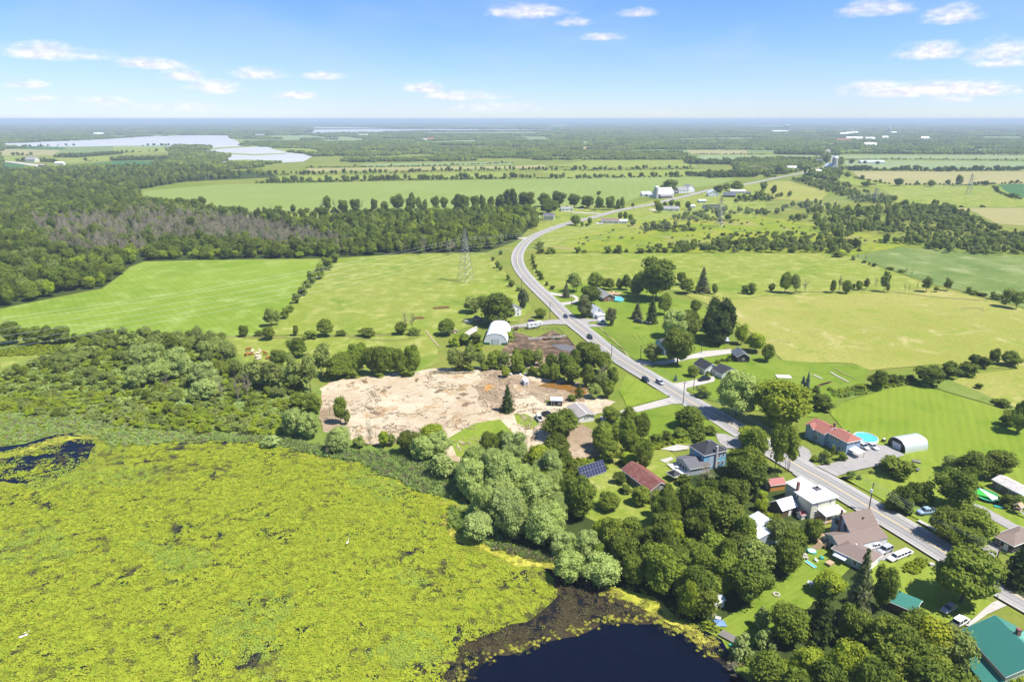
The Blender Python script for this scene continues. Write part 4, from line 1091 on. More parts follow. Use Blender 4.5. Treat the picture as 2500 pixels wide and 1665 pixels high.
TT('9', 'opoplar', (500, 640, 575, 775), (690, 560, 800, 800), (755, 700, 800, 812), (1160, 620, 1280, 800), (1410, 640, 1510, 790), (1290, 730, 1360, 802), place='in the tree line across the dry meadow')
TT('9', 'bare', (215, 600, 260, 810), (620, 620, 665, 770), (955, 690, 985, 820), (1000, 700, 1035, 820), (1095, 670, 1120, 790), (960, 510, 1000, 600), (1030, 540, 1060, 620), (420, 350, 450, 450), (510, 360, 540, 470), place='in the tree line across the dry meadow')
TT('9', 'dshrub', (1660, 740, 1730, 810), (480, 440, 540, 475), (590, 470, 650, 515), (550, 465, 590, 495), (360, 390, 410, 440), (1930, 790, 2000, 880), (150, 330, 270, 405), place='on the edge of the reed meadow')
TT('9', 'olive', (2050, 740, 2200, 970), (2160, 780, 2320, 990), place='on the edge of the reed meadow')
TT('9', 'dark', (1700, 1500, 1880, 1630), (1910, 1430, 2040, 1620), (2060, 1470, 2290, 1640), place='between the dry meadow and mown field')
TT('S', 'dark', (2465, 970, 2520, 1060), place='at the right edge of the mown field')
TT('S', 'dshrub', (2300, 882, 2345, 925), (2340, 885, 2390, 920), (2390, 870, 2420, 900), (2440, 1000, 2480, 1040), (2380, 935, 2400, 950), place='between the dry meadow and mown field')
TT('22', 'wshrub', (130, 40, 330, 160), (1640, 210, 1920, 450), (2000, 670, 2170, 810), place='on the reedy marsh shore')
TT('22', 'willow', (720, 0, 960, 210), (1490, 60, 1720, 300), (1640, 10, 1890, 250), (1960, 380, 2200, 650), (2120, 170, 2350, 560), (2050, 520, 2330, 850), place='on the reedy marsh shore')
TT('22', 'bright', (1580, -20, 1840, 90), (1200, 10, 1300, 160), place='on the reedy marsh shore')
TT('22', 'dark', (1370, 0, 1600, 240), (2110, 10, 2333, 330), place='on the reedy marsh shore')
TT('22', 'bare', (1080, -20, 1180, 150), (670, 90, 870, 230), (2020, 160, 2080, 330), place='on the reedy marsh shore')
TT('24', 'willow', (-60, 540, 170, 820), (100, 560, 310, 830), (380, 700, 620, 950), place='on the left shore of the sandy lot')
TT('24', 'mid', (180, 390, 345, 600), (20, 380, 180, 560), (435, 420, 575, 690), place='on the left edge of the sandy lot')
TT('24', 'oshrub', (540, 540, 610, 700), (620, 800, 760, 920), (960, 780, 1050, 900), place='on the left edge of the sandy lot')
TT('24', 'bare', (750, 620, 820, 900), (380, 450, 430, 650), (840, 740, 870, 880), place='on the sandy lot shore')
TT('25', 'willow', (1040, 270, 1240, 500), (1180, 250, 1350, 480), (1330, 290, 1580, 560), (1030, 440, 1220, 640), (1540, 410, 1800, 640), (1560, 560, 1790, 740), (1190, 390, 1420, 600), place='in the thicket above the lily marsh')
TT('25', 'bare', (1770, 540, 1850, 760), (1900, 500, 1990, 780), (1970, 490, 2080, 770), (1310, 510, 1430, 640), (1350, 200, 1420, 310), place='in the thicket above the lily marsh')
TT('25', 'dark', (0, 80, 180, 275), (170, 130, 330, 285), (300, 120, 430, 275), (430, 120, 570, 275), (1960, 110, 2045, 212), place='in the hedge below the hayfield')
TT('25', 'dshrub', (580, 180, 650, 260), (640, 185, 730, 255), (700, 170, 780, 250), (780, 215, 860, 245), (1780, 175, 1860, 210), place='in the hedge below the hayfield')
TT('25', 'oshrub', (960, 170, 1180, 320), (1480, 160, 1620, 300), (1610, 180, 1750, 320), (630, 270, 830, 390), (1330, 180, 1500, 280), place='in the thicket above the lily marsh')
TT('25', 'olive', (1780, 240, 1940, 440), (1640, 240, 1800, 420), (1990, 400, 2140, 600), (2120, 400, 2330, 640), place='in the thicket above the lily marsh')
# treed roadside farther out
TT('r3', 'dark', (1390, 710, 1525, 830), (1850, 760, 1940, 850), (760, 865, 850, 990), (850, 860, 950, 990), (1590, 910, 1650, 990), place='beside the far farmsteads')
TT('r3', 'mid', (1360, 755, 1420, 810), (1930, 745, 2020, 810), (2000, 725, 2130, 815), (1435, 895, 1500, 955), (1495, 910, 1555, 980), (1320, 930, 1400, 1015), (1385, 915, 1435, 960), (970, 1010, 1025, 1080),
   (1020, 1005, 1070, 1085), (1065, 1030, 1120, 1100), (1080, 1070, 1145, 1135), (692, 1060, 742, 1130), (525, 1035, 640, 1135), (775, 815, 820, 855), (990, 870, 1045, 980), (955, 890, 1000, 985), (1095, 925, 1130, 965), (250, 900, 430, 1020), place='beside the far farmsteads')
TT('r3', 'dark', (-20, 790, 60, 1000), (50, 825, 210, 990), (225, 830, 365, 960), (360, 815, 510, 960), (510, 840, 640, 970), (630, 860, 760, 975), place='in the windbreak beyond the road bend')
TT('r3', 'yellow', (1300, 900, 1370, 960), place='beside the far farmsteads')
TT('r3', 'shrub', (625, 1095, 665, 1145), (670, 1110, 710, 1145), (1605, 960, 1660, 1005), (2250, 800, 2340, 885), (2280, 730, 2350, 820), (1190, 1100, 1270, 1168), (1310, 1110, 1380, 1168), place='beside the far farmsteads')
TT('r4', 'dark', (20, 760, 80, 850), (850, 670, 890, 710), (1160, 700, 1245, 770), (1730, 665, 1800, 770), (520, 480, 570, 575), (270, 555, 330, 630), (330, 580, 362, 675), (745, 525, 800, 565), (875, 538, 910, 568), (985, 542, 1030, 572), place='far along the road to the right')
TT('r4', 'mid', (160, 560, 220, 600), (580, 635, 640, 690), (640, 630, 700, 680), (700, 640, 770, 690), (60, 560, 150, 660), (400, 530, 460, 590), (620, 500, 715, 590), (1980, 720, 2040, 770), (1630, 710, 1680, 765), (1460, 725, 1545, 765), place='far along the road to the right')
TT('r2', 'dark', (55, 960, 90, 1020), (310, 940, 370, 1020), (620, 860, 690, 1015), (750, 900, 850, 1020), (860, 890, 960, 1015), (1055, 885, 1125, 1010), (1140, 910, 1225, 1010), (1220, 845, 1370, 1000), (1370, 870, 1440, 1000),
   (1400, 830, 1480, 1000), (1470, 870, 1530, 1000), (1530, 890, 1580, 995), (1600, 860, 1690, 995), (1690, 870, 1770, 995), (1790, 840, 1900, 1000), (1880, 850, 1975, 1000), (1970, 860, 2060, 995), (2050, 850, 2120, 990), (2120, 865, 2200, 990), (2190, 850, 2300, 990), (2270, 800, 2380, 985), place='in the row along the long field')
TT('r2', 'bare', (570, 890, 640, 1015), (700, 880, 740, 1000), (960, 890, 990, 1000), (120, 930, 150, 1010), place='in the row along the long field')
TT('r2', 'shrub', (170, 950, 250, 1022), (370, 985, 440, 1018), (440, 970, 500, 1015), (530, 960, 620, 1015), (690, 960, 750, 1015), (980, 970, 1040, 1010), place='in the row along the long field')
TT('10', 'shrub', (60, 860, 200, 970), (190, 870, 330, 970), (420, 860, 560, 960), (600, 850, 720, 950), (760, 880, 900, 1000), (930, 860, 1060, 990), (1080, 880, 1240, 1040), (1300, 930, 1440, 1080), (1640, 1000, 1780, 1130), (1960, 1040, 2080, 1200), (860, 640, 1000, 780), (1100, 720, 1230, 860), place='under the tree row north of the sandy lot')
TT('10', 'mid', (560, 660, 760, 860), (960, 640, 1140, 860), (1330, 700, 1530, 960), (1660, 640, 1880, 900), (1950, 620, 2120, 840), (1620, 760, 1800, 1000), place='between the barnyard and sandy lot')
TT('7', 'mid', (1230, 640, 1330, 770), (1560, 690, 1720, 860), (1620, 560, 1760, 760), place='behind the roadside bungalow with the pool')
TT('6', 'mid', (820, 1180, 980, 1420), (980, 1100, 1140, 1350), (1240, 1140, 1400, 1400), place='in the row behind the sandy lot')
TT('6', 'shrub', (700, 1330, 840, 1450), (900, 1340, 1030, 1430), (1150, 1340, 1280, 1420), (1400, 1330, 1540, 1420), place='under the row behind the sandy lot')
TT('12', 'mid', (1850, 560, 2160, 930), (1640, 400, 1900, 700), (1420, 560, 1660, 860), place='between white bungalow and blue house')
TT('12', 'shrub', (1120, 1000, 1260, 1110), (1040, 1040, 1160, 1160), (1330, 960, 1480, 1040), place='behind the solar array')
TL.sort(key=lambda q: -(q[1][2] - q[1][0]) * ZN[q[0]][2])
for zn, b, k, pl in TL: T(zn, *b, k, place=pl)
# ------------------------------------------------------------------ woods, thickets, hedgerows
HID = bpy.data.collections.new('plant_kinds')     # source meshes for the masses below


def protos(specs, colname):
    """collection of source objects, ordered by name"""
    c = bpy.data.collections.new(colname)
    for i, me in enumerate(specs):
        o = bpy.data.objects.new('%s_%02d' % (colname, i), me)
        c.objects.link(o)
    return c


def mass(name, pts, coll, label, cat, kind='stuff'):
    """one object: source meshes instanced on points. pts = (x, y, z, sx, sy, sz, rot, index)"""
    if not pts: return None
    A = np.array(pts, dtype=np.float32)
    me = bpy.data.meshes.new(name)
    me.vertices.add(len(A))
    me.vertices.foreach_set('co', A[:, :3].ravel())
    for nm, typ, arr, key in (('sc', 'FLOAT_VECTOR', A[:, 3:6], 'vector'), ('rot', 'FLOAT', A[:, 6], 'value'), ('idx', 'INT', A[:, 7].astype(np.int32), 'value')):
        at = me.attributes.new(nm, typ, 'POINT')
        at.data.foreach_set(key, np.ascontiguousarray(arr).ravel())
    o = link(name, me)
    ng = bpy.data.node_groups.new(name + '_nodes', 'GeometryNodeTree')
    ng.interface.new_socket('Geometry', in_out='INPUT', socket_type='NodeSocketGeometry')
    ng.interface.new_socket('Geometry', in_out='OUTPUT', socket_type='NodeSocketGeometry')
    nd = ng.nodes
    gi, go = nd.new('NodeGroupInput'), nd.new('NodeGroupOutput')
    ci = nd.new('GeometryNodeCollectionInfo'); ci.inputs['Collection'].default_value = coll
    ci.inputs['Separate Children'].default_value = True; ci.inputs['Reset Children'].default_value = True
    ip = nd.new('GeometryNodeInstanceOnPoints'); ip.inputs['Pick Instance'].default_value = True

    def attr(nm, typ):
        a = nd.new('GeometryNodeInputNamedAttribute'); a.data_type = typ; a.inputs['Name'].default_value = nm
        return a.outputs[0]
    cx = nd.new('ShaderNodeCombineXYZ')
    L_ = ng.links
    L_.new(gi.outputs[0], ip.inputs['Points']); L_.new(ci.outputs[0], ip.inputs['Instance'])
    L_.new(attr('idx', 'INT'), ip.inputs['Instance Index'])
    L_.new(attr('rot', 'FLOAT'), cx.inputs[2]); L_.new(cx.outputs[0], ip.inputs['Rotation'])
    L_.new(attr('sc', 'FLOAT_VECTOR'), ip.inputs['Scale'])
    L_.new(ip.outputs[0], go.inputs[0])
    md = o.modifiers.new('spread', 'NODES'); md.node_group = ng
    tag(o, label, cat, kind=kind)
    return o


def pxpoly(zone, pts): return [sp(zone, x, y) for x, y in pts]


def fill(poly, spacing, rng_, zmax=None):
    """jittered grid of ground points inside a photograph-pixel outline"""
    g = [G(x, max(y, 296)) for x, y in poly]
    x0, x1 = min(p.x for p in g), max(p.x for p in g)
    y0, y1 = min(p.y for p in g), max(p.y for p in g)
    gp = [(p.x, p.y) for p in g]
    out = []
    ny = int((y1 - y0) / spacing) + 1
    nx = int((x1 - x0) / spacing) + 1
    for j in range(ny):
        for i in range(nx):
            x = x0 + (i + rng_.uniform(-.1, 1.1)) * spacing; y = y0 + (j + rng_.uniform(-.1, 1.1)) * spacing
            if inpoly(x, y, gp): out.append((x, y))
    return out


def taken(x, y, r):
    for ox, oy, orr in OCC:
        if (x - ox) ** 2 + (y - oy) ** 2 < (orr + r) ** 2: return True
    return False


# mixes of kinds: (kind, weight, width range, height range)
MIXES = {
    'forest': [('mid', 5, (6, 10), (8, 13)), ('dark', 4, (6, 10), (8, 14)), ('bright', 1.6, (5, 8), (7, 11)), ('olive', 3.5, (5, 8), (7, 12)), ('bare', 1.4, (4, 6), (8, 12)), ('poplar', 1.5, (4, 6), (10, 14))],
    'dead': [('bare', 24, (5, 8), (8, 12)), ('olive', 3, (4, 6.5), (6, 10)), ('mid', 0.8, (5, 7), (7, 10)), ('opoplar', 2.0, (3, 5), (8, 11)), ('poplar', 0.5, (3, 5), (8, 11))],
    'edge': [('mid', 4, (6, 10), (7, 11)), ('bright', 2, (5, 8), (5, 8)), ('dark', 4, (6, 10), (8, 12)), ('shrub', 1, (4, 7), (3, 4.5))],
    'thicket': [('oshrub', 4, (3.5, 6), (3, 5.5)), ('shrub', 3, (3.5, 6), (3, 5)), ('olive', 2, (5, 7), (5, 8)), ('bshrub', 2.4, (3, 5), (2.5, 4.5)), ('mid', 1.5, (5, 7), (5, 9)), ('bare', 0.6, (3, 5), (5, 8)), ('wshrub', 1.2, (4, 6), (3, 5))],
    'lowthicket': [('shrub', 3, (2.5, 4.5), (1.6, 2.8)), ('bshrub', 2.6, (2.5, 5), (1.8, 3)), ('oshrub', 3, (2.5, 4.5), (1.6, 3)), ('wshrub', 2, (2.5, 4), (1.6, 2.6))],
    'wood': [('mid', 5, (5, 9), (7, 11)), ('dark', 3, (5, 9), (7, 11)), ('bright', 1.2, (4, 7), (4, 8)), ('shrub', 1.5, (4, 6), (3, 4))],
    'willows': [('willow', 5, (6, 10), (7, 11)), ('wshrub', 2, (4, 7), (3, 5)), ('mid', 1, (5, 8), (7, 9))],
    'spruces': [('spruce', 3, (5, 7), (10, 15)), ('mid', 3, (6, 9), (8, 12)), ('bright', 2, (6, 10), (8, 12)), ('dark', 3, (6, 9), (8, 12))],
    'scrubtrees': [('poplar', 2, (4, 6), (5, 9)), ('opoplar', 4, (3, 6), (5, 9)), ('olive', 3, (4, 6), (4, 7)), ('mid', 2, (5, 7), (5, 9)), ('oshrub', 3, (4, 6), (3, 4.5)), ('dark', .5, (5, 8), (6, 9)), ('wshrub', 1.5, (3, 5), (2, 3)), ('bare', 1.0, (3, 5), (6, 9))],
    'scrub': [('oshrub', 3, (3, 6), (2, 3.2)), ('shrub', 3, (3, 6), (2, 3.2)), ('dshrub', 2, (3, 6), (2.2, 3.5)), ('wshrub', 2, (3, 5), (1.8, 2.6))],
    'hedge': [('dark', 4, (6, 11), (7, 12)), ('mid', 3, (6, 10), (6, 10)), ('shrub', 4, (5, 8), (2.5, 4)), ('opoplar', 1.0, (4, 6), (8, 12)), ('bare', 0.4, (4, 6), (7, 10)), ('dshrub', 3, (4, 8), (2.5, 4))],
    'lowhedge': [('dshrub', 4, (4, 7), (2, 3.5)), ('shrub', 3, (4, 7), (2, 3.5)), ('mid', 0.8, (5, 7), (5, 7))],
}
# areas of woodland near enough to tell trees apart: (phrase, zone, outline, spacing m, mix)
WOODS = [
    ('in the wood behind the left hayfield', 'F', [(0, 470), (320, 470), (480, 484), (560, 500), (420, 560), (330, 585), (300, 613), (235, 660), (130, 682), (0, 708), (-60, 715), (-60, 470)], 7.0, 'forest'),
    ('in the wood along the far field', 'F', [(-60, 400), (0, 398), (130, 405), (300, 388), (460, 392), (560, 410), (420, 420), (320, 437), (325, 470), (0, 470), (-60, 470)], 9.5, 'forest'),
    ('among the dead trees of the left wood', 'F', [(60, 512), (200, 498), (350, 488), (470, 500), (620, 520), (760, 555), (830, 572), (780, 590), (560, 575), (420, 560), (330, 590), (240, 600), (120, 570)], 6.5, 'dead'),
    ('along the top of the hayfield', 'F', [(330, 582), (420, 560), (560, 565), (740, 572), (860, 560), (860, 586), (760, 592), (600, 595), (330, 600)], 6.5, 'edge'),
    ('in the wood west of the road bend', 'F', [(480, 486), (640, 516), (900, 505), (1110, 494), (1195, 492), (1222, 515), (1190, 550), (1120, 577), (960, 581), (860, 584), (760, 556), (620, 520)], 7.0, 'forest'),
    ('by the cottage in the wood', 'F', [(870, 520), (1000, 500), (1190, 494), (1215, 520), (1185, 548), (1120, 575), (960, 580), (870, 580)], 7.0, 'spruces'),
    ('in the thicket above the lily marsh', 'F', [(0, 858), (100, 838), (200, 786), (300, 768), (520, 792), (545, 835), (560, 850), (640, 850), (720, 895), (735, 955), (700, 985), (580, 960), (380, 935), (180, 905), (0, 920), (-80, 920), (-80, 870)], 4.6, 'thicket'),
    ('in the low bushes beside the reeds', 'F', [(-80, 920), (0, 918), (180, 905), (380, 935), (580, 960), (700, 985), (620, 1005), (480, 1000), (300, 985), (180, 965), (0, 950), (-80, 955)], 2.7, 'lowthicket'),
    ('in the wood above the cove', 'F', [(1270, 1080), (1325, 1180), (1330, 1260), (1440, 1340), (1500, 1365), (1590, 1430), (1640, 1380), (1730, 1340), (1760, 1300), (1740, 1250), (1660, 1230), (1640, 1140), (1560, 1110), (1540, 1180), (1450, 1245), (1330, 1180)], 5.5, 'wood'),
    ('in the lower wood', 'F', [(1745, 1560), (1900, 1550), (2100, 1570), (2240, 1590), (2260, 1690), (1740, 1690)], 5.5, 'wood'),
    ('on the willow bank', 'F', [(1060, 1100), (1140, 1070), (1200, 1050), (1270, 1080), (1310, 1180), (1330, 1260), (1270, 1260), (1100, 1200)], 5.0, 'willows'),
    ('in the poplar scrub right of the road', 'F', [(1640, 480), (1760, 440), (1900, 470), (2050, 455), (2060, 475), (1900, 510), (1760, 515), (1600, 530), (1500, 560), (1420, 540), (1520, 510)], 8.5, 'scrubtrees'),
    ('in the scrub belt beyond the reed meadow', 'F', [(1860, 520), (2000, 480), (2150, 470), (2200, 490), (2300, 530), (2400, 545), (2400, 590), (2200, 588), (2100, 565), (1960, 555), (1900, 545)], 6.5, 'scrubtrees'),
    ('in the row along the dark hedge right', 'F', [(1820, 415), (1880, 412), (2060, 460), (2045, 472), (1960, 462)], 7.0, 'scrubtrees'),
    ('in the scrub above the far meadow', 'F', [(1400, 540), (1560, 520), (1900, 540), (1980, 580), (1900, 578), (1500, 576)], 8.1, 'scrub'),
    ('on the boundary above the big meadow', 'F', [(1560, 568), (1760, 562), (1900, 560), (1985, 570), (1950, 588), (1880, 582), (1560, 581)], 6.0, 'scrubtrees'),
]
wr = random.Random(77)
DEADP = pxpoly('F', WOODS[2][2])
cand = []       # (px size, phrase, kind, x, y, w, h)
for phrase, zn, pts, spc, mx in WOODS:
    mix = MIXES[mx]
    tot = sum(m[1] for m in mix)
    for x, y in fill(pxpoly(zn, pts), spc * K, wr):
        if mx == 'forest' and wr.random() < .9 and inpoly(*proj((x, y, 4))[:2], DEADP): continue
        if mx in ('scrubtrees', 'scrub') and spc > 6.3 and mnoise.noise(Vector((x / 75, y / 40, 4.4))) + .3 * mnoise.noise(Vector((x / 18, y / 18, 4.4))) < (0.12 if spc > 8 else -.12): continue
        u_, v_, _d = proj((x, y, 0))
        if (1590 < u_ < 1770 and 1090 < v_ < 1225) or (1800 < u_ < 1900 and 1230 < v_ < 1330): continue
        if taken(x, y, -0.6 if mx != 'wood' else -1.2) or near_road(x, y, 9.5): continue
        r = wr.uniform(0, tot)
        # kinds gather in drifts
        r = (r * 0.55 + tot * 0.45 * ((mnoise.noise(Vector((x / 38, y / 38, 3.1))) * 0.9 + 0.5) % 1.0)) % tot
        for k, w_, wr_, hr_ in mix:
            r -= w_
            if r <= 0: break
        s = wr.uniform(0.8, 1.25) * K
        if mx == 'thicket': s *= 1 - .45 * min(1, max(0, (v_ - 880) / 150)) - (.2 if u_ < 380 else 0)
        ww, hh = wr.uniform(*wr_) * s, wr.uniform(*hr_) * s
        u, v, dep = proj((x, y, hh / 2))
        size = hh * FPX / dep * (1 if -20 < u < 2520 and v < 1690 else 0.2)
        cand.append((size, phrase, k, x, y, ww, hh))
cand.sort(key=lambda c: -c[0])
NI = {'tree': max(0, 300 - sum(1 for t in TREES if LOOK[t[1]][1] == 'tree')), 'shrub': max(0, 300 - sum(1 for t in TREES if LOOK[t[1]][1] == 'shrub'))}
FP = [('mid', 0), ('mid', 1), ('mid', 2), ('dark', 0), ('dark', 1), ('dark', 2), ('bright', 0), ('bright', 1), ('olive', 0), ('olive', 1), ('poplar', 0), ('poplar', 1), ('opoplar', 0), ('opoplar', 1),
      ('bare', 0), ('bare', 1), ('bare', 2), ('bare', 3), ('shrub', 0), ('shrub', 1), ('bshrub', 0), ('oshrub', 0), ('oshrub', 1), ('dshrub', 0), ('wshrub', 0), ('spruce', 0), ('spruce', 1), ('willow', 0), ('willow', 1)]
FIDX = {}
for i, (k, v) in enumerate(FP): FIDX.setdefault(k, []).append(i)
wood_coll = protos([cvar(k, v) for k, v in FP], 'wood_kind')
rest = {'tree': [], 'shrub': []}
MASSGRP = []
for size, phrase, k, x, y, ww, hh in cand:
    c = LOOK[k][1]
    if NI[c] > 0:
        NI[c] -= 1
        u, v, dep = proj((x, y, hh / 2))
        o = tree_at(k, Vector((x, y, 0)), ww, hh, u, v, ww * FPX / dep, phrase)
        MASSGRP.append(o)
    else:
        rest[c].append((x, y, 0, ww, ww, hh, wr.uniform(0, 6.28), wr.choice(FIDX[k])))
mass('woodland', rest['tree'], wood_coll, 'mixed green and dead grey trees of the woods too many to count', 'woodland')
mass('bushes', rest['shrub'], wood_coll, 'low green and olive bushes crowded beside the reeds and in the woods', 'bushes')

# ------------------------------------------------------------------ distant woodland and hedgerows (low-detail clumps)
def clump(seed, mat, nl=9, flat=0.5, spread=0.42, leaf=26):
    rs = np.random.RandomState(seed); g = Geo()
    for i in range(nl):
        c = np.array([rs.uniform(-spread, spread), rs.uniform(-spread, spread), 0])
        lr = rs.uniform(0.12, 0.20)
        h = rs.uniform(0.55, 1.0)
        c[2] = h * 0.5
        V, F = ICO1
        k = 1 + 0.2 * rs.normal(size=(len(V), 1)).clip(-1, 1)
        g.add(c + V * np.array([lr, lr, h * 0.5]) * k, F, (rs.uniform(0, .6) + rs.uniform(0, 0.4, len(F))).clip(0, 1))
        d = rs.normal(size=(leaf, 3)); d /= np.linalg.norm(d, axis=1, keepdims=True); d[:, 2] = np.abs(d[:, 2])
        Vq, Fq = quads(rs, c + d * np.array([lr, lr, h * 0.5]) * rs.uniform(.9, 1.15, (leaf, 1)), d + rs.normal(size=d.shape) * .4, 0.035)
        g.add(Vq, Fq, rs.uniform(0, 1, len(Fq)))
    return g.mesh('clump', [mat])


FC = [clump(1, L_DARK), clump(2, L_DARK, 11), clump(3, L_MID), clump(4, L_MID, 7), clump(5, L_DARK, 8), clump(6, L_OLIVE), branches(9, 3, 0.02, 0.3, 0.5, 4).mesh('clump', [B_DEAD]), clump(7, L_BRIGHT, 7), cvar('mid', 1), cvar('dark', 2), cvar('poplar', 0)]
far_coll = protos(FC, 'far_kind')


for q in ([(640, 403), (900, 396), (1250, 392), (1420, 391), (1660, 390), (1800, 392), (1800, 440), (640, 445)],
          [(2045, 376), (2560, 376), (2560, 560), (2300, 520), (2045, 430)], [(1640, 366), (1830, 366), (2015, 378), (2015, 391), (1690, 391)],
          [(0, 364), (300, 355), (425, 356), (425, 394), (250, 410), (0, 420)]):
    OPEN.append((min(p[0] for p in q), min(p[1] for p in q), max(p[0] for p in q), max(p[1] for p in q), q))


def blocked(u, v):
    for x0, y0, x1, y1, q in OPEN:
        if x0 <= u <= x1 and y0 <= v <= y1 and inpoly(u, v, q): return True
    return False


FARLOW = pxpoly('F', [(-60, 285), (2420, 285), (2420, 470), (2190, 480), (2060, 445), (1860, 405), (1800, 402), (1640, 402), (1200, 406), (640, 406), (480, 388), (300, 383), (130, 396), (-60, 396)])
fr = random.Random(3)
far_pts = []
y = 880.0
while y < 24000:
    step = max(13.0, y * 0.0085) if y < 6000 else y * 0.014
    half = y * 0.86
    n_ = int(2 * half / step)
    for i in range(n_):
        x = -half + (i + fr.random()) * step
        yy = y + fr.uniform(-.6, .6) * step
        u, v, dep = proj((x, yy, 0))
        if not (-60 < u < 2560) or v > 470 or not inpoly(u, v, FARLOW): continue
        if blocked(u, v): continue
        if near_road(x, yy, 14 + 0.006 * yy): continue
        dn = mnoise.noise(Vector((x / 420, yy / 420, 1.7))) + 0.5 * mnoise.noise(Vector((x / 130, yy / 130, 7)))
        # open glades and small fields between the far woods
        if yy > 2500:
            gl = mnoise.noise(Vector((x / 900, yy / 260, 12.3))) + 0.4 * mnoise.noise(Vector((x / 260, yy / 260, 2.3)))
            if gl > 0.20: continue
        elif dn < -0.42: continue
        s = step * fr.uniform(1.15, 1.7)
        hgt = fr.uniform(8, 14) if yy < 6000 else fr.uniform(11, 18)
        dead = mnoise.noise(Vector((x / 260, yy / 160, 22))) > 0.30 and yy < 3200
        if dead and fr.random() < 0.75: idx = fr.choice((6, 6, 5))
        else: idx = fr.choice((0, 1, 2, 3, 4, 0, 2, 5, 7) if yy > 1300 else (0, 1, 2, 3, 4, 8, 9, 10, 5))
        far_pts.append((x, yy, -0.3, s, s, hgt, fr.uniform(0, 6.28), idx))
    y += step * 0.95
mass('distant_woodland', far_pts, far_coll, 'distant dark green woods spread over the plain to the hazy skyline', 'woodland')

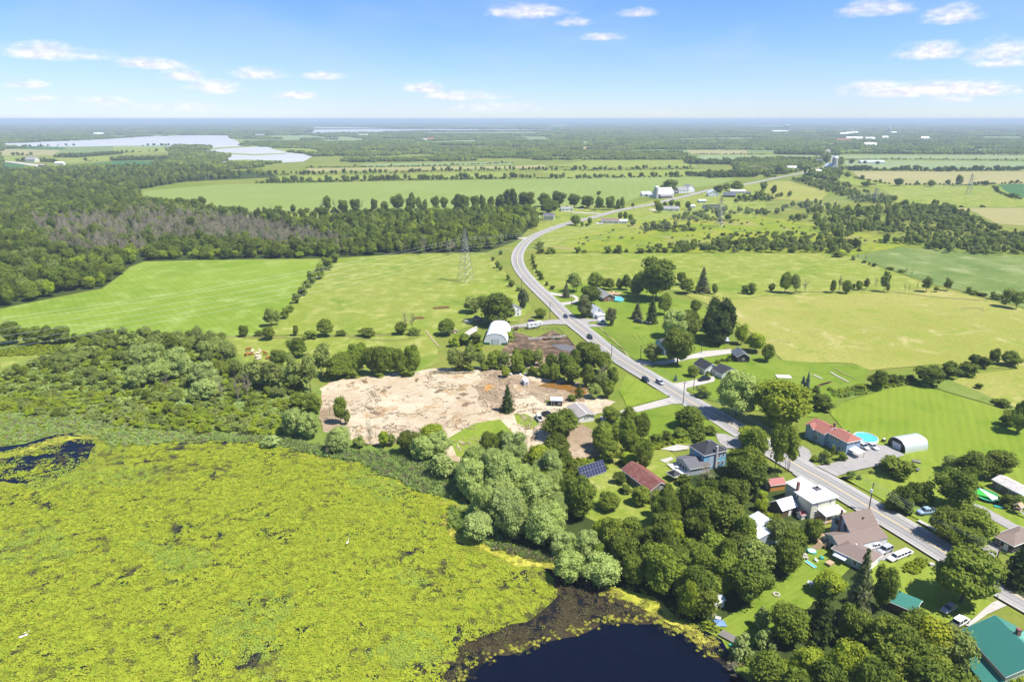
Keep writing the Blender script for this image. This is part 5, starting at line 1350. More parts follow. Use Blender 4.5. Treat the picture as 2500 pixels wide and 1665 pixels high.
# hedgerows: (zone, polyline, depth m, mix, gap chance)
HEDGES = [
    ('r2', [(0, 745), (300, 742), (700, 735), (1100, 725), (1300, 720), (1700, 715), (2355, 705)], 14, 'hedge', 0.12),
    ('r2', [(0, 680), (160, 672), (470, 668), (900, 660), (1260, 655), (1600, 640), (2355, 628)], 10, 'hedge', 0.15),
    ('r2', [(440, 605), (960, 598), (1540, 590), (2355, 560)], 8, 'lowhedge', 0.2),
    ('r2', [(0, 1020), (500, 1018), (1100, 1008), (2355, 990)], 4, 'lowhedge', 0.1), ('r3', [(0, 990), (380, 975), (1040, 975)], 4, 'lowhedge', 0.15),
    ('r3', [(0, 705), (380, 705), (700, 703), (1100, 695), (1430, 690), (1620, 685), (1800, 685)], 10, 'hedge', 0.15),
    ('r3', [(0, 625), (200, 628), (700, 632), (1300, 622), (1650, 617)], 9, 'hedge', 0.15),
    ('r3', [(330, 603), (700, 600)], 8, 'lowhedge', 0.2),
    ('r3', [(1600, 478), (1900, 478), (2160, 482), (2355, 482)], 9, 'lowhedge', 0.35),
    ('r4', [(690, 530), (1000, 528), (1400, 528), (1900, 535), (2355, 540)], 9, 'lowhedge', 0.15),
    ('r4', [(690, 628), (1100, 630), (1350, 632), (1600, 640), (2000, 632), (2355, 630)], 12, 'hedge', 0.1),
    ('r4', [(820, 700), (1000, 735), (1100, 755), (1240, 765), (1540, 760), (1900, 768), (2180, 752), (2355, 748)], 8, 'lowhedge', 0.35),
    ('r4', [(1540, 970), (1900, 968), (2300, 968)], 5, 'lowhedge', 0.7),
    ('r4', [(2080, 780), (2130, 830), (2250, 880), (2355, 900)], 6, 'lowhedge', 0.3),
    ('r4', [(620, 470), (1000, 478), (1700, 482), (2355, 490)], 8, 'lowhedge', 0.2),
    ('r1', [(0, 428), (200, 420), (420, 410)], 9, 'hedge', 0.2),
    ('r1', [(420, 408), (700, 402)], 8, 'hedge', 0.5),
    ('r1', [(500, 510), (700, 510), (1040, 482)], 60, 'hedge', 0.0),
    ('r1', [(1050, 470), (1470, 455)], 8, 'hedge', 0.6),
    ('r1', [(1010, 540), (1300, 535), (1600, 530)], 60, 'hedge', 0.0),
    ('r1', [(1410, 600), (1700, 600), (1960, 560)], 100, 'scrubtrees', 0.0),
    ('r1', [(1520, 450), (1700, 450)], 30, 'hedge', 0.1),
    ('r1', [(1300, 402), (1560, 400)], 10, 'hedge', 0.3), ('r1', [(1680, 420), (1740, 420)], 25, 'hedge', 0.0), ('r1', [(1780, 418), (1920, 415)], 25, 'hedge', 0.1),
    ('r1', [(80, 490), (190, 490), (290, 488)], 6, 'hedge', 0.3), ('r1', [(140, 548), (250, 548), (360, 550), (490, 555)], 14, 'hedge', 0.1), ('r1', [(780, 545), (870, 545)], 10, 'hedge', 0.1),
    ('r3', [(1640, 570), (2000, 575), (2355, 580)], 70, 'hedge', 0.0),
    ('r3', [(1820, 700), (2000, 690), (2250, 690)], 60, 'hedge', 0.0), ('r3', [(1450, 690), (1530, 690)], 12, 'hedge', 0.0), ('r3', [(1660, 685), (1760, 685)], 12, 'hedge', 0.0),
    ('r4', [(20, 545), (150, 540), (400, 555)], 40, 'hedge', 0.1), ('r4', [(100, 480), (530, 490)], 50, 'hedge', 0.0),
    ('r4', [(0, 690), (60, 690)], 20, 'hedge', 0.0),
    ('r2', [(600, 345), (750, 345)], 12, 'hedge', 0.0), ('r2', [(900, 370), (1100, 368)], 30, 'hedge', 0.2), ('r2', [(1630, 405), (2290, 400)], 16, 'hedge', 0.05), ('r2', [(540, 290), (690, 290)], 20, 'hedge', 0.1),
    ('r2', [(1510, 330), (2020, 335)], 22, 'hedge', 0.1), ('r2', [(2020, 355), (2270, 350)], 60, 'hedge', 0.0),
    ('11', [(2300, 545), (2700, 560)], 2, 'lowhedge', 0.5),
    ('9', [(640, 505), (900, 580), (1150, 650)], 4, 'lowhedge', 0.55),
    ('9', [(1550, 770), (1800, 840), (2080, 900)], 4, 'lowhedge', 0.3),
    ('6', [(0, 1055), (300, 1055), (640, 1050), (820, 1040)], 2.5, 'lowhedge', 0.6),
    ('25', [(550, 262), (800, 245), (960, 240)], 3, 'lowhedge', 0.2),
    ('14', [(1500, 200), (1800, 190), (1900, 200), (2323, 330)], 3, 'lowhedge', 0.35),
    ('S', [(2380, 945), (2440, 990), (2500, 1030)], 3, 'lowhedge', 0.3),
    ('F', [(2180, 858), (2300, 842)], 4, 'lowhedge', 0.3),
    ('F', [(960, 583), (1110, 580)], 6, 'spruces', 0.1),
    ('F', [(1110, 500), (1220, 515)], 8, 'wood', 0.2),
    ('r3', [(0, 995), (60, 1000), (220, 1100), (200, 1168)], 14, 'wood', 0.1),
]
hp = {'tree': [], 'shrub': []}
for zn, pl, dpt, mx, gap in HEDGES:
    mix = MIXES[mx]; tot = sum(m[1] for m in mix)
    g = [GZ(zn, x, y) for x, y in pl]
    dpt *= K
    for a, b in zip(g, g[1:]):
        L = (b - a).length
        stp = 5.5 if L / 5.5 < 400 else L / 400
        rows = max(1, int(dpt / 7))
        for i in range(int(L / stp) + 1):
            for rw in range(rows):
                if fr.random() < gap: continue
                p = a.lerp(b, (i + fr.random()) * stp / max(L, stp))
                p = p + Vector((fr.uniform(-2, 2), fr.uniform(-2, 2) + (rw + 0.5) * dpt / rows, 0))
                if near_road(p.x, p.y, 8.5) or taken(p.x, p.y, -0.5): continue
                r = fr.uniform(0, tot)
                for k, w_, wr_, hr_ in mix:
                    r -= w_
                    if r <= 0: break
                sK = K * (0.9 if zn in ('r2', 'r3', 'r4') and mx == 'hedge' and dpt < 13 else 1.0)
                ww, hh = fr.uniform(*wr_) * sK, fr.uniform(*hr_) * sK
                if k not in FIDX: k = 'mid'
                hp[LOOK[k][1]].append((p.x, p.y, 0, ww, ww, hh, fr.uniform(0, 6.28), fr.choice(FIDX[k])))
mass('hedgerow_trees', hp['tree'], wood_coll, 'far rows of dark green hedgerow trees dividing the fields', 'hedgerow')
mass('hedgerow_bushes', hp['shrub'], wood_coll, 'low dark bushes filling the far field hedgerows', 'hedgerow')

# scattered scrub bushes in the rough meadow
sc = []
for x, y in fill(pxpoly('F', [(1300, 560), (1420, 515), (1560, 500), (1760, 500), (1900, 520), (2050, 560), (1900, 576), (1500, 576)]), 17, fr):
    if fr.random() < 0.5 and not near_road(x, y, 12):
        s = fr.uniform(1.6, 4.5)
        sc.append((x, y, 0, s, s, s * 0.55, fr.uniform(0, 6.28), fr.choice(FIDX['shrub'] + FIDX['oshrub'] + FIDX['wshrub'])))
mass('scattered_bushes', sc, wood_coll, 'small round bushes dotted over the goldenrod meadow right of the road', 'bushes')

# ------------------------------------------------------------------ reeds, lilies, rough herbs
def reed_clump(seed, mat, n_=26, h=1.0, spread=0.5):
    rs = np.random.RandomState(seed); g = Geo()
    for i in range(n_):
        p = rs.uniform(-spread, spread, 2); a = rs.uniform(0, 6.28); w_ = 0.045; hh = h * rs.uniform(.55, 1.0)
        t = rs.normal(size=2) * 0.22
        V = np.array([[p[0] - math.cos(a) * w_, p[1] - math.sin(a) * w_, 0], [p[0] + math.cos(a) * w_, p[1] + math.sin(a) * w_, 0],
                      [p[0] + t[0] + math.cos(a) * w_ * .7, p[1] + t[1] + math.sin(a) * w_ * .7, hh * .7], [p[0] + t[0] * 2.2, p[1] + t[1] * 2.2, hh]])
        g.add(V, [(0, 1, 2, 3)], rs.uniform(0, 1))
    return g.mesh('reeds', [mat])


def pad_patch(seed, mat, n_=34, r=0.105, tilt=0.2):
    rs = np.random.RandomState(seed); g = Geo()
    for i in range(n_):
        c = np.array([rs.uniform(-.5, .5), rs.uniform(-.5, .5), rs.uniform(0.0, 0.05)])
        rr = r * rs.uniform(.6, 1.2); nrm = rs.normal(size=2) * tilt; a0 = rs.uniform(0, 6.28)
        V = []
        for j in range(6):
            a = a0 + j * math.pi / 3
            x, y_ = math.cos(a) * rr, math.sin(a) * rr
            V.append((c[0] + x, c[1] + y_, c[2] + x * nrm[0] + y_ * nrm[1] + 0.01))
        g.add(np.array(V), [(0, 1, 2, 3, 4, 5)], rs.uniform(0, 1))
    return g.mesh('pads', [mat])


def herb(seed, mat):
    return crown(seed, 5, 40, 0.07, -0.2, 0.9, 'wide', 1).mesh('herb', [mat])


reed_coll = protos([reed_clump(1, L_REED), reed_clump(2, L_REED), reed_clump(3, L_TAN), reed_clump(4, L_REED, 32), herb(8, L_BRIGHT), herb(9, L_MID), herb(10, L_TAN), herb(11, L_REED), herb(12, L_WILLOW)], 'reed_kind')
REEDS = [
    ('F', [(440, 1012), (590, 1005), (700, 1020), (780, 1040), (900, 1040), (1060, 1080), (1065, 1140), (1040, 1150), (950, 1130), (920, 1105), (870, 1093), (830, 1063), (740, 1053), (640, 1028), (590, 1018)], 0.95, 2.0, (7, 7, 3, 7, 8, 0, 7, 2)),
    ('F', [(-120, 950), (0, 945), (180, 945), (330, 975), (480, 995), (600, 1003), (590, 1020), (440, 1014), (330, 1026), (250, 1026), (210, 1000), (160, 994), (60, 1016), (0, 1028), (-120, 1035)], 1.15, 1.15, (7, 7, 4, 8, 7, 0, 6)),
    ('F', [(1030, 1170), (1130, 1190), (1180, 1260), (1260, 1285), (1180, 1274), (1090, 1244), (1032, 1212)], 0.9, 1.7, (7, 3, 7, 4)),
    ('F', [(1130, 1262), (1190, 1262), (1270, 1286), (1290, 1300), (1230, 1292)], 0.9, 1.8, (0, 2, 2)),
    ('F', [(0, 800), (160, 786), (130, 815), (0, 822)], 1.4, 1.2, (4, 4, 5)),
    ('F', [(-80, 858), (0, 858), (100, 838), (200, 790), (400, 800), (545, 835), (640, 870), (720, 905), (700, 985), (580, 970), (380, 950), (180, 950), (-80, 960)], 2.2, 1.6, (7, 8, 4, 7, 5)),
    ('14', [(700, 350), (1100, 260), (1500, 230), (1880, 170), (2250, 260), (2250, 300), (1880, 220), (1550, 290), (1100, 390), (850, 420)], 1.3, 1.3, (4, 5, 4, 0)),
    ('13', [(200, 700), (560, 640), (820, 640), (780, 690), (480, 740), (340, 820), (250, 840)], 1.2, 1.2, (4, 4, 5)),
    ('12', [(1120, 960), (1500, 950), (1640, 1000), (1640, 1090), (1220, 1200), (1030, 1190), (1060, 1080)], 1.2, 1.6, (4, 4, 5)),
    ('12', [(1800, 1000), (1980, 920), (2060, 900), (2060, 1000), (1850, 1060)], 1.1, 1.3, (4, 5)),
    ('18', [(700, 310), (760, 250), (880, 210), (980, 230), (980, 290), (880, 380), (790, 395), (720, 360)], 0.8, 1.1, (4, 4)),
    ('17', [(260, 740), (420, 740), (480, 800), (400, 860), (270, 860)], 1.0, 1.0, (5, 4, 6)),
    ('17', [(270, 860), (380, 900), (560, 1040), (420, 1020), (300, 960)], 1.0, 0.9, (5, 4)),
    ('16', [(560, 690), (680, 680), (900, 820), (960, 900), (800, 860), (640, 760)], 1.0, 1.2, (4, 5, 6)),
    ('10', [(800, 500), (910, 460), (920, 500), (880, 560), (800, 590)], 1.0, 0.9, (6, 4, 5)),
    ('10', [(1340, 1400), (1440, 1390), (1430, 1470), (1360, 1460)], 1.0, 0.9, (6, 4)),
]
rp_ = []
for zn, pts, spc, hh, ids in REEDS:
    for x, y in fill(pxpoly(zn, pts), spc, fr):
        s = spc * fr.uniform(1.2, 1.7)
        rp_.append((x, y, LEVEL[0] * 0.6, s, s, hh * fr.uniform(.7, 1.15), fr.uniform(0, 6.28), fr.choice(ids)))
mass('reeds', rp_, reed_coll, 'tall green cattail reeds and rank herbs along the pond shore', 'reeds')

lily_coll = protos([pad_patch(1, L_LILY), pad_patch(2, L_LILY), pad_patch(3, L_LILY, 40), pad_patch(4, L_LILY2), pad_patch(5, L_LILY, 12), pad_patch(6, L_LILY2, 15), pad_patch(7, L_WEED, 40, 0.06, .5), pad_patch(8, L_ALG, 40, 0.10, .1)], 'lily_kind')
LW = pxpoly('F', [(-120, 1055), (0, 1043), (100, 1018), (170, 1003), (215, 1005), (255, 1026), (330, 1025), (450, 1014), (590, 1018), (700, 1036), (745, 1052), (835, 1062), (872, 1092), (940, 1118), (1045, 1155), (1020, 1195), (1025, 1235), (1110, 1280), (1180, 1310), (1250, 1335), (1278, 1365), (1232, 1412), (1150, 1448), (1070, 1478), (1032, 1530), (1000, 1600), (990, 1660), (-330, 1660)])
lp = []
LZ = LEVEL[0] + 0.02
for x, y in fill(LW, 1.3, fr):
    u, v, dep = proj((x, y, 0))
    if not (-60 < u < 2560 and v < 1720): continue
    q = Vector((x * .9 + y * .45, y - x * .3, 0))
    n1_ = mnoise.noise(Vector((x / 9.0, y / 6.0, 0.5))) + 0.5 * mnoise.noise(Vector((x / 2.6, y / 1.9, 5)))
    crack = abs(mnoise.noise(Vector((q.x / 16, q.y / 8, 3.3))) + 0.25 * mnoise.noise(Vector((x / 3, y / 3, 8))))
    area = mnoise.noise(Vector((x / 34, y / 26, 14)))
    edge = max(0.0, 0.42 - abs(u - 1260) / 700) if v > 1290 else 0.0
    pool = 0.66 if (u < 330 - (v - 1080) * .5 and v < 1190 - u * .15) else 0.0
    left = 0.24 if u < 620 else 0.06
    if crack < 0.022 + 0.13 * max(0, area + left) and area > -0.05 - left:
        if fr.random() < .6: lp.append((x, y, LZ, 1.7, 1.7, 1.2, fr.uniform(0, 6.28), 6))
        continue
    if n1_ > 0.88 - edge - pool: continue
    pale = area * .5 + mnoise.noise(Vector((x / 26, y / 20, 9))) > 0.28
    full = n1_ < 0.70 - edge - pool and crack > 0.05
    if pool and n1_ > -.25: full = False
    idx = fr.choice(((3, 3, 0) if pale else (0, 1, 2, 0, 1)) if full else (4, 5, 6, 5) if pool else (4, 4, 6, 1))
    lp.append((x, y, LZ, 1.75, 1.75, 1.75, fr.uniform(0, 6.28), idx))
for x, y in fill(pxpoly('F', [(985, 1590), (1010, 1495), (1080, 1450), (1230, 1395), (1285, 1330), (1340, 1345), (1420, 1360), (1560, 1410), (1660, 1490), (1700, 1550), (1600, 1480), (1520, 1425), (1440, 1420), (1390, 1428), (1340, 1442), (1260, 1462), (1180, 1500), (1100, 1520), (1052, 1570)]), 1.5, fr):
    n1_ = mnoise.noise(Vector((x / 6, y / 5, 3))) + .5 * mnoise.noise(Vector((x / 2, y / 2, 6)))
    if n1_ < 0.12: lp.append((x, y, LZ - .01, 1.9, 1.9, 1.2, fr.uniform(0, 6.28), 6))
    elif n1_ > .48: lp.append((x, y, LZ, 1.2, 1.2, 1.2, fr.uniform(0, 6.28), 4))
rim = [(1048, 1600), (1056, 1565), (1090, 1525), (1140, 1508), (1180, 1498), (1215, 1490), (1255, 1468), (1300, 1460), (1340, 1444), (1385, 1432), (1440, 1420), (1500, 1420), (1540, 1436), (1600, 1478), (1660, 1520), (1690, 1550)]
g = [GZ('F', x, y) for x, y in rim]
for a, b in zip(g, g[1:]):
    n_ = int((b - a).length / .45)
    for i in range(n_):
        p = a.lerp(b, i / n_); w_ = mnoise.noise(Vector((p.x / 5, p.y / 5, 2)))
        for k in range(2): lp.append((p.x + w_ * 3.5 + fr.gauss(0, .8), p.y + w_ * 3 + fr.gauss(0, .8), LZ, .7, .7, .7, fr.uniform(0, 6.28), fr.choice((7, 6, 7, 4))))
        if fr.random() < .8: lp.append((p.x + w_ * 3.5 + fr.uniform(-3, 3), p.y + w_ * 3 + fr.uniform(-2, 4), LZ, .9, .9, .9, fr.uniform(0, 6.28), 6))
for nm_, zn_, pts_, mt_ in NEAR:
    if nm_ != 'duckweed': continue
    gq = [GZ(zn_, x, y) for x, y in pts_]
    for a, b in zip(gq, gq[1:] + gq[:1]):
        n_ = int((b - a).length / .8)
        for i in range(n_):
            p = a.lerp(b, i / max(n_, 1)); lp.append((p.x + fr.gauss(0, 1.2), p.y + fr.gauss(0, 1.2), LZ, 1.2, 1.2, 1.2, fr.uniform(0, 6.28), fr.choice((7, 7, 4))))
mass('water_lilies', lp, lily_coll, 'bright yellow-green floating lily leaves carpeting the marsh pond', 'water lilies')

cl = Geo(); rsx = np.random.RandomState(5)
for i in range(5): cl.add(np.array([rsx.uniform(-.5, .5), rsx.uniform(-.5, .5), .02]) + ICO1[0] * np.array([.1, .1, .06]) * rsx.uniform(.5, 1.5) + rsx.normal(size=ICO1[0].shape) * .012, ICO1[1], rsx.uniform(0, 1))
clod_coll = protos([cl.mesh('clods', [MG['dirt']]), cl.mesh('clods', [MG['sand']]), cl.mesh('clods', [B_DEAD])], 'clod_kind')
cd_ = []
for x, y in fill(pxpoly('F', [(720, 905), (850, 868), (1100, 848), (1180, 860), (1330, 885), (1400, 925), (1300, 1000), (1100, 1060), (960, 1005), (800, 1005), (735, 980)]), 2.2, fr):
    n1_ = mnoise.noise(Vector((x / 14, y / 9, 1))) + .4 * mnoise.noise(Vector((x / 3, y / 3, 2)))
    if n1_ > .12: s = fr.uniform(.8, 3.2); cd_.append((x, y, .47, s, s, s * fr.uniform(.4, 1.2), fr.uniform(0, 6.28), fr.choice((0, 0, 1, 2))))
mass('clods', cd_, clod_coll, 'clods, stones and splintered wood strewn over the bare sandy lot', 'rubble')
# ------------------------------------------------------------------ building materials
def shing(name, c, c2): return lined(name, c, 0, 0.9, 0.12, c2, rough=0.85, spec=0.1, jit=0.2)


X = {
    'cream': lined('cream_siding', (.62, .60, .47), 2, 0.28, 0.35, (.42, .40, .31)), 'white': lined('white_siding', (.72, .72, .70), 2, 0.28, 0.3, (.5, .5, .5)),
    'blue': lined('blue_siding', (.17, .42, .60), 2, 0.28, 0.35, (.08, .20, .31)), 'slate': lined('blue_grey_siding', (.27, .37, .50), 2, 0.28, 0.35, (.14, .19, .26)),
    'grey': lined('grey_siding', (.34, .38, .42), 2, 0.28, 0.35, (.24, .27, .3)), 'sky': lined('light_blue_siding', (.36, .44, .54), 2, 0.28, 0.3, (.25, .32, .4)),
    'orange': plain('orange_boards', (.52, .24, .06), 0.8, 0.1, var=.2), 'brick': lined('brown_brick', (.22, .11, .07), 2, 0.3, 0.3, (.3, .22, .18)),
    'dkwood': lined('dark_boards', (.055, .045, .038), 0, 0.35, 0.4, (.03, .025, .02), rough=.9), 'oldwood': lined('weathered_grey_boards', (.20, .185, .165), 0, 0.35, 0.45, (.09, .08, .07), rough=.9, jit=.3),
    'brownwood': lined('brown_boards', (.15, .10, .065), 0, 0.35, 0.4, (.08, .05, .03), rough=.9, jit=.3), 'concrete': plain('concrete', (.42, .41, .39), 0.9, 0.1, var=.15),
    'r_white': lined('white_metal_roof', (.80, .81, .82), 0, 0.6, 0.25, (.66, .67, .69), rough=.45, jit=.04), 'r_light': lined('pale_metal_roof', (.58, .63, .69), 0, 0.6, 0.25, (.45, .5, .56), rough=.4, jit=.06),
    'r_dark': shing('charcoal_shingles', (.045, .048, .055), (.03, .03, .035)), 'r_grey': shing('grey_shingles', (.13, .13, .14), (.09, .09, .10)),
    'r_lgrey': shing('light_grey_shingles', (.27, .265, .26), (.2, .2, .2)), 'r_red': shing('red_brown_shingles', (.33, .135, .105), (.25, .10, .08)),
    'r_rust': lined('rusty_red_metal', (.19, .068, .055), 0, 0.6, 0.3, (.13, .045, .036), rough=.7, grime=((.30, .17, .13), .5, .5)), 'r_brown': shing('brown_shingles', (.215, .165, .14), (.155, .12, .10)),
    'r_tan': shing('grey_brown_roll_roof', (.30, .265, .25), (.24, .21, .2)), 'r_green': lined('green_metal_roof', (.045, .195, .150), 1, 0.55, 0.3, (.03, .15, .115), rough=.45, jit=.06),
    'r_green2': lined('light_green_metal_roof', (.11, .34, .26), 1, 0.55, 0.3, (.08, .27, .2), rough=.45, jit=.06), 'r_rwhite': lined('rust_stained_white_roof', (.55, .53, .50), 0, 0.7, 0.25, (.42, .4, .38), rough=.6, grime=((.34, .20, .12), .8, .7)),
    'r_dkred': lined('dark_red_metal', (.30, .07, .06), 0, 0.5, 0.3, (.22, .05, .04), rough=.5), 'r_old': lined('weathered_dark_roof', (.10, .11, .13), 0, 0.7, 0.3, (.06, .065, .08), rough=.6, grime=((.22, .25, .3), .5, .5)),
    'fabric': plain('white_stretched_fabric', (.80, .81, .83), 0.5, 0.3, var=.02, scale=.4), 'alu': plain('bright_galvanised_steel', (.70, .73, .76), 0.35, 0.5, metal=0.35, var=.05),
    'trim': plain('white_trim', (.74, .74, .72), 0.5, 0.3, var=.05), 'glass': plain('dark_window_glass', (.02, .026, .034), 0.08, 0.6, var=.1), 'dgreen': plain('dark_green_boards', (.02, .11, .06), 0.6),
    'black': plain('black_paint', (.018, .018, .02), 0.4), 'chim': lined('chimney_brick', (.24, .10, .075), 2, 0.25, 0.35, (.32, .25, .2)), 'deck': lined('new_deck_boards', (.46, .33, .20), 0, 0.18, 0.5, (.25, .17, .1), rough=.8),
    'metal': plain('galvanised_metal', (.24, .25, .26), 0.45, 0.4, metal=.6, var=.08), 'rust': plain('rusty_iron', (.24, .10, .06), 0.85, 0.1, var=.3), 'rubber': plain('black_rubber', (.02, .02, .02), 0.8, 0.1),
    'pole': plain('weathered_pole_wood', (.13, .105, .08), 0.9, 0.1, var=.25), 'wire': plain('bright_cable', (.62, .64, .64), 0.4, 0.4), 'dwire': plain('dark_cable', (.10, .10, .105), 0.5),
    'pool': water_mat('clear_pool_water', (.07, .36, .60), 0.05, 2.0, 0.05), 'gpool': water_mat('green_pool_water', (.055, .34, .06), 0.06, 2.0, 0.05), 'aqua': plain('turquoise_plastic', (.05, .42, .42), 0.35),
    'bluep': plain('blue_tarp', (.14, .25, .52), 0.5), 'redp': plain('red_paint', (.55, .035, .03), 0.4), 'yelp': plain('yellow_paint', (.72, .42, .03), 0.5), 'solar': plain('solar_cell_glass', (.030, .034, .075), 0.15, 0.5, var=.15),
    'stone': plain('pale_rubble', (.50, .46, .40), 0.9, 0.1, var=.3, scale=2, bump=.5), 'soil': plain('garden_soil', (.15, .09, .055), 0.95, 0.05, var=.3), 'hide1': plain('cream_cow_hide', (.62, .50, .38), 0.8, 0.1, var=.2),
    'hide2': plain('red_brown_cow_hide', (.32, .11, .04), 0.8, 0.1, var=.2), 'feather': plain('white_feathers', (.78, .77, .74), 0.7, 0.1),
}


class MB:
    """collects boxes, bars and tubes in one mesh"""
    def __init__(s): s.v, s.f, s.m = [], [], []

    def faces(s, vs, fs, mi=0):
        n_ = len(s.v); s.v += [tuple(v) for v in vs]; s.f += [tuple(i + n_ for i in f) for f in fs]; s.m += [mi] * len(fs)
        return s

    def box(s, cx, cy, cz, sx, sy, sz, mi=0, rz=0.0):
        c, q = math.cos(rz), math.sin(rz)
        vs = []
        for dz in (-.5, .5):
            for dx, dy in ((-.5, -.5), (.5, -.5), (.5, .5), (-.5, .5)):
                x, y = dx * sx, dy * sy
                vs.append((cx + x * c - y * q, cy + x * q + y * c, cz + dz * sz))
        return s.faces(vs, [(0, 3, 2, 1), (4, 5, 6, 7), (0, 1, 5, 4), (1, 2, 6, 5), (2, 3, 7, 6), (3, 0, 4, 7)], mi)

    def tube(s, a, b, r0, r1=None, k=6, mi=0):
        V, F = tube(a, b, r0, r0 if r1 is None else r1, k)
        s.faces(V.tolist(), F, mi)
        n_ = len(s.v)
        s.f += [tuple(n_ - 2 * k + j for j in reversed(range(k))), tuple(n_ - k + j for j in range(k))]; s.m += [mi, mi]
        return s

    def slab(s, quad, t, mi=0):
        """thick plate under a quad (top corners counter-clockwise)"""
        q = [Vector(p) for p in quad]
        nn = (q[1] - q[0]).cross(q[2] - q[0]).normalized() * t
        vs = [p for p in q] + [p - nn for p in q]
        k = len(q)
        fs = [tuple(range(k)), tuple(reversed(range(k, 2 * k)))] + [(i, i + k, (i + 1) % k + k, (i + 1) % k) for i in range(k)]
        return s.faces(vs, fs, mi)

    def cyl(s, x, y, z0, z1, r, k=16, mi=0, r1=None): return s.tube((x, y, z0), (x, y, z1), r, r1, k, mi)

    def build(s, name, mats, parent=None, smooth=False):
        return link(name, pydata(name, s.v, s.f, s.m, smooth), mats, parent)


def frame3(zone, A, B, C, ze):
    """rectangle on the ground whose corners, at height ze, are seen at A, B, C: returns centre, rotation, W (A-B), D (B-C)"""
    a, b, c = (GZ(zone, *p, ze) for p in (A, B, C))
    u = b - a; u.z = 0; W_ = u.length; u.normalize()
    v = Vector((-u.y, u.x, 0))
    D_ = (c - b).dot(v)
    cen = (a + b) / 2 + v * D_ / 2
    cen.z = 0
    return cen, math.atan2(u.y, u.x), W_, abs(D_)


def thing(name, cen, rz, label, cat, group=None):
    return tag(empty(name, (cen.x, cen.y, 0.0), rz), label, cat, group)


def walls(root, W_, D_, z1, mat, x=0, y=0, rise=0, axis='x', z0=-0.3, name='wall'):
    m = MB(); a, b = W_ / 2, D_ / 2
    P = [(x - a, y - b), (x + a, y - b), (x + a, y + b), (x - a, y + b)]
    vs = [(*p, z0) for p in P] + [(*p, z1) for p in P]
    fs = [(0, 1, 5, 4), (1, 2, 6, 5), (2, 3, 7, 6), (3, 0, 4, 7), (4, 5, 6, 7)]
    if rise and axis == 'x':
        vs += [(x - a, y, z1 + rise), (x + a, y, z1 + rise)]; fs += [(5, 6, 9), (7, 4, 8)]
    if rise and axis == 'y':
        vs += [(x, y - b, z1 + rise), (x, y + b, z1 + rise)]; fs += [(4, 5, 8), (6, 7, 9)]
    m.faces(vs, fs)
    return m.build(name, mat, root)


def gable(root, W_, D_, ze, rise, axis, mat, x=0, y=0, ov=0.35, t=0.14, name='roof'):
    m = MB(); fa = MB()
    if axis == 'y': W2, D2 = D_, W_
    else: W2, D2 = W_, D_
    a, b = W2 / 2 + ov, D2 / 2
    sl = rise / b
    e = b + ov; zl = ze - ov * sl + 0.12; zr = ze + rise + 0.14
    q1 = [(-a, -e, zl), (a, -e, zl), (a, 0, zr), (-a, 0, zr)]
    q2 = [(a, e, zl), (-a, e, zl), (-a, 0, zr), (a, 0, zr)]
    for q in (q1, q2):
        if axis == 'y': q = [(-py_, px_, z_) for px_, py_, z_ in q]
        q = [Vector((px_ + x, py_ + y, z_)) for px_, py_, z_ in q]
        m.slab(q, t)
        for A_, B_ in ((q[0], q[1]), (q[1], q[2]), (q[3], q[0])): fa.tube(tuple(A_ - Vector((0, 0, .13))), tuple(B_ - Vector((0, 0, .13))), .10, .10, 4)
    fa.build('fascia', X['trim'], root)
    return m.build(name, mat, root)


def hip(root, W_, D_, ze, rise, ridge, mat, x=0, y=0, ov=0.4, axis='x', name='roof', flat=0.0):
    m = MB()
    a, b = W_ / 2 + ov, D_ / 2 + ov
    z0, z1 = ze - 0.05, ze + rise
    rx, ry = (ridge / 2, flat) if axis == 'x' else (flat, ridge / 2)
    rx, ry = max(rx, 0.02), max(ry, 0.02)
    vs = [(-a, -b, z0), (a, -b, z0), (a, b, z0), (-a, b, z0), (-rx, -ry, z1), (rx, -ry, z1), (rx, ry, z1), (-rx, ry, z1),
          (-a, -b, z0 - .2), (a, -b, z0 - .2), (a, b, z0 - .2), (-a, b, z0 - .2)]
    fs = [(0, 1, 5, 4), (1, 2, 6, 5), (2, 3, 7, 6), (3, 0, 4, 7), (4, 5, 6, 7), (8, 9, 1, 0), (9, 10, 2, 1), (10, 11, 3, 2), (11, 8, 0, 3), (11, 10, 9, 8)]
    m.faces([(v[0] + x, v[1] + y, v[2]) for v in vs], fs)
    q = MB()
    for s_ in (-1, 1): q.box(x, y + s_ * b, z0 - .1, 2 * a + .1, .08, .26).box(x + s_ * a, y, z0 - .1, .08, 2 * b, .24)
    q.build('fascia', X['trim'], root)
    return m.build(name, mat, root)


def shed_roof(root, W_, D_, z_s, z_n, mat, x=0, y=0, ov=0.3, axis='y', name='roof', t=0.14):
    """single slope; heights at the -y (or -x) and +y (+x) edges"""
    a, b = W_ / 2 + ov, D_ / 2 + ov
    if axis == 'y': q = [(-a, -b, z_s), (a, -b, z_s), (a, b, z_n), (-a, b, z_n)]
    else: q = [(-a, -b, z_s), (a, -b, z_n), (a, b, z_n), (-a, b, z_s)]
    return MB().slab([(p[0] + x, p[1] + y, p[2] + .14) for p in q], t).build(name, mat, root)


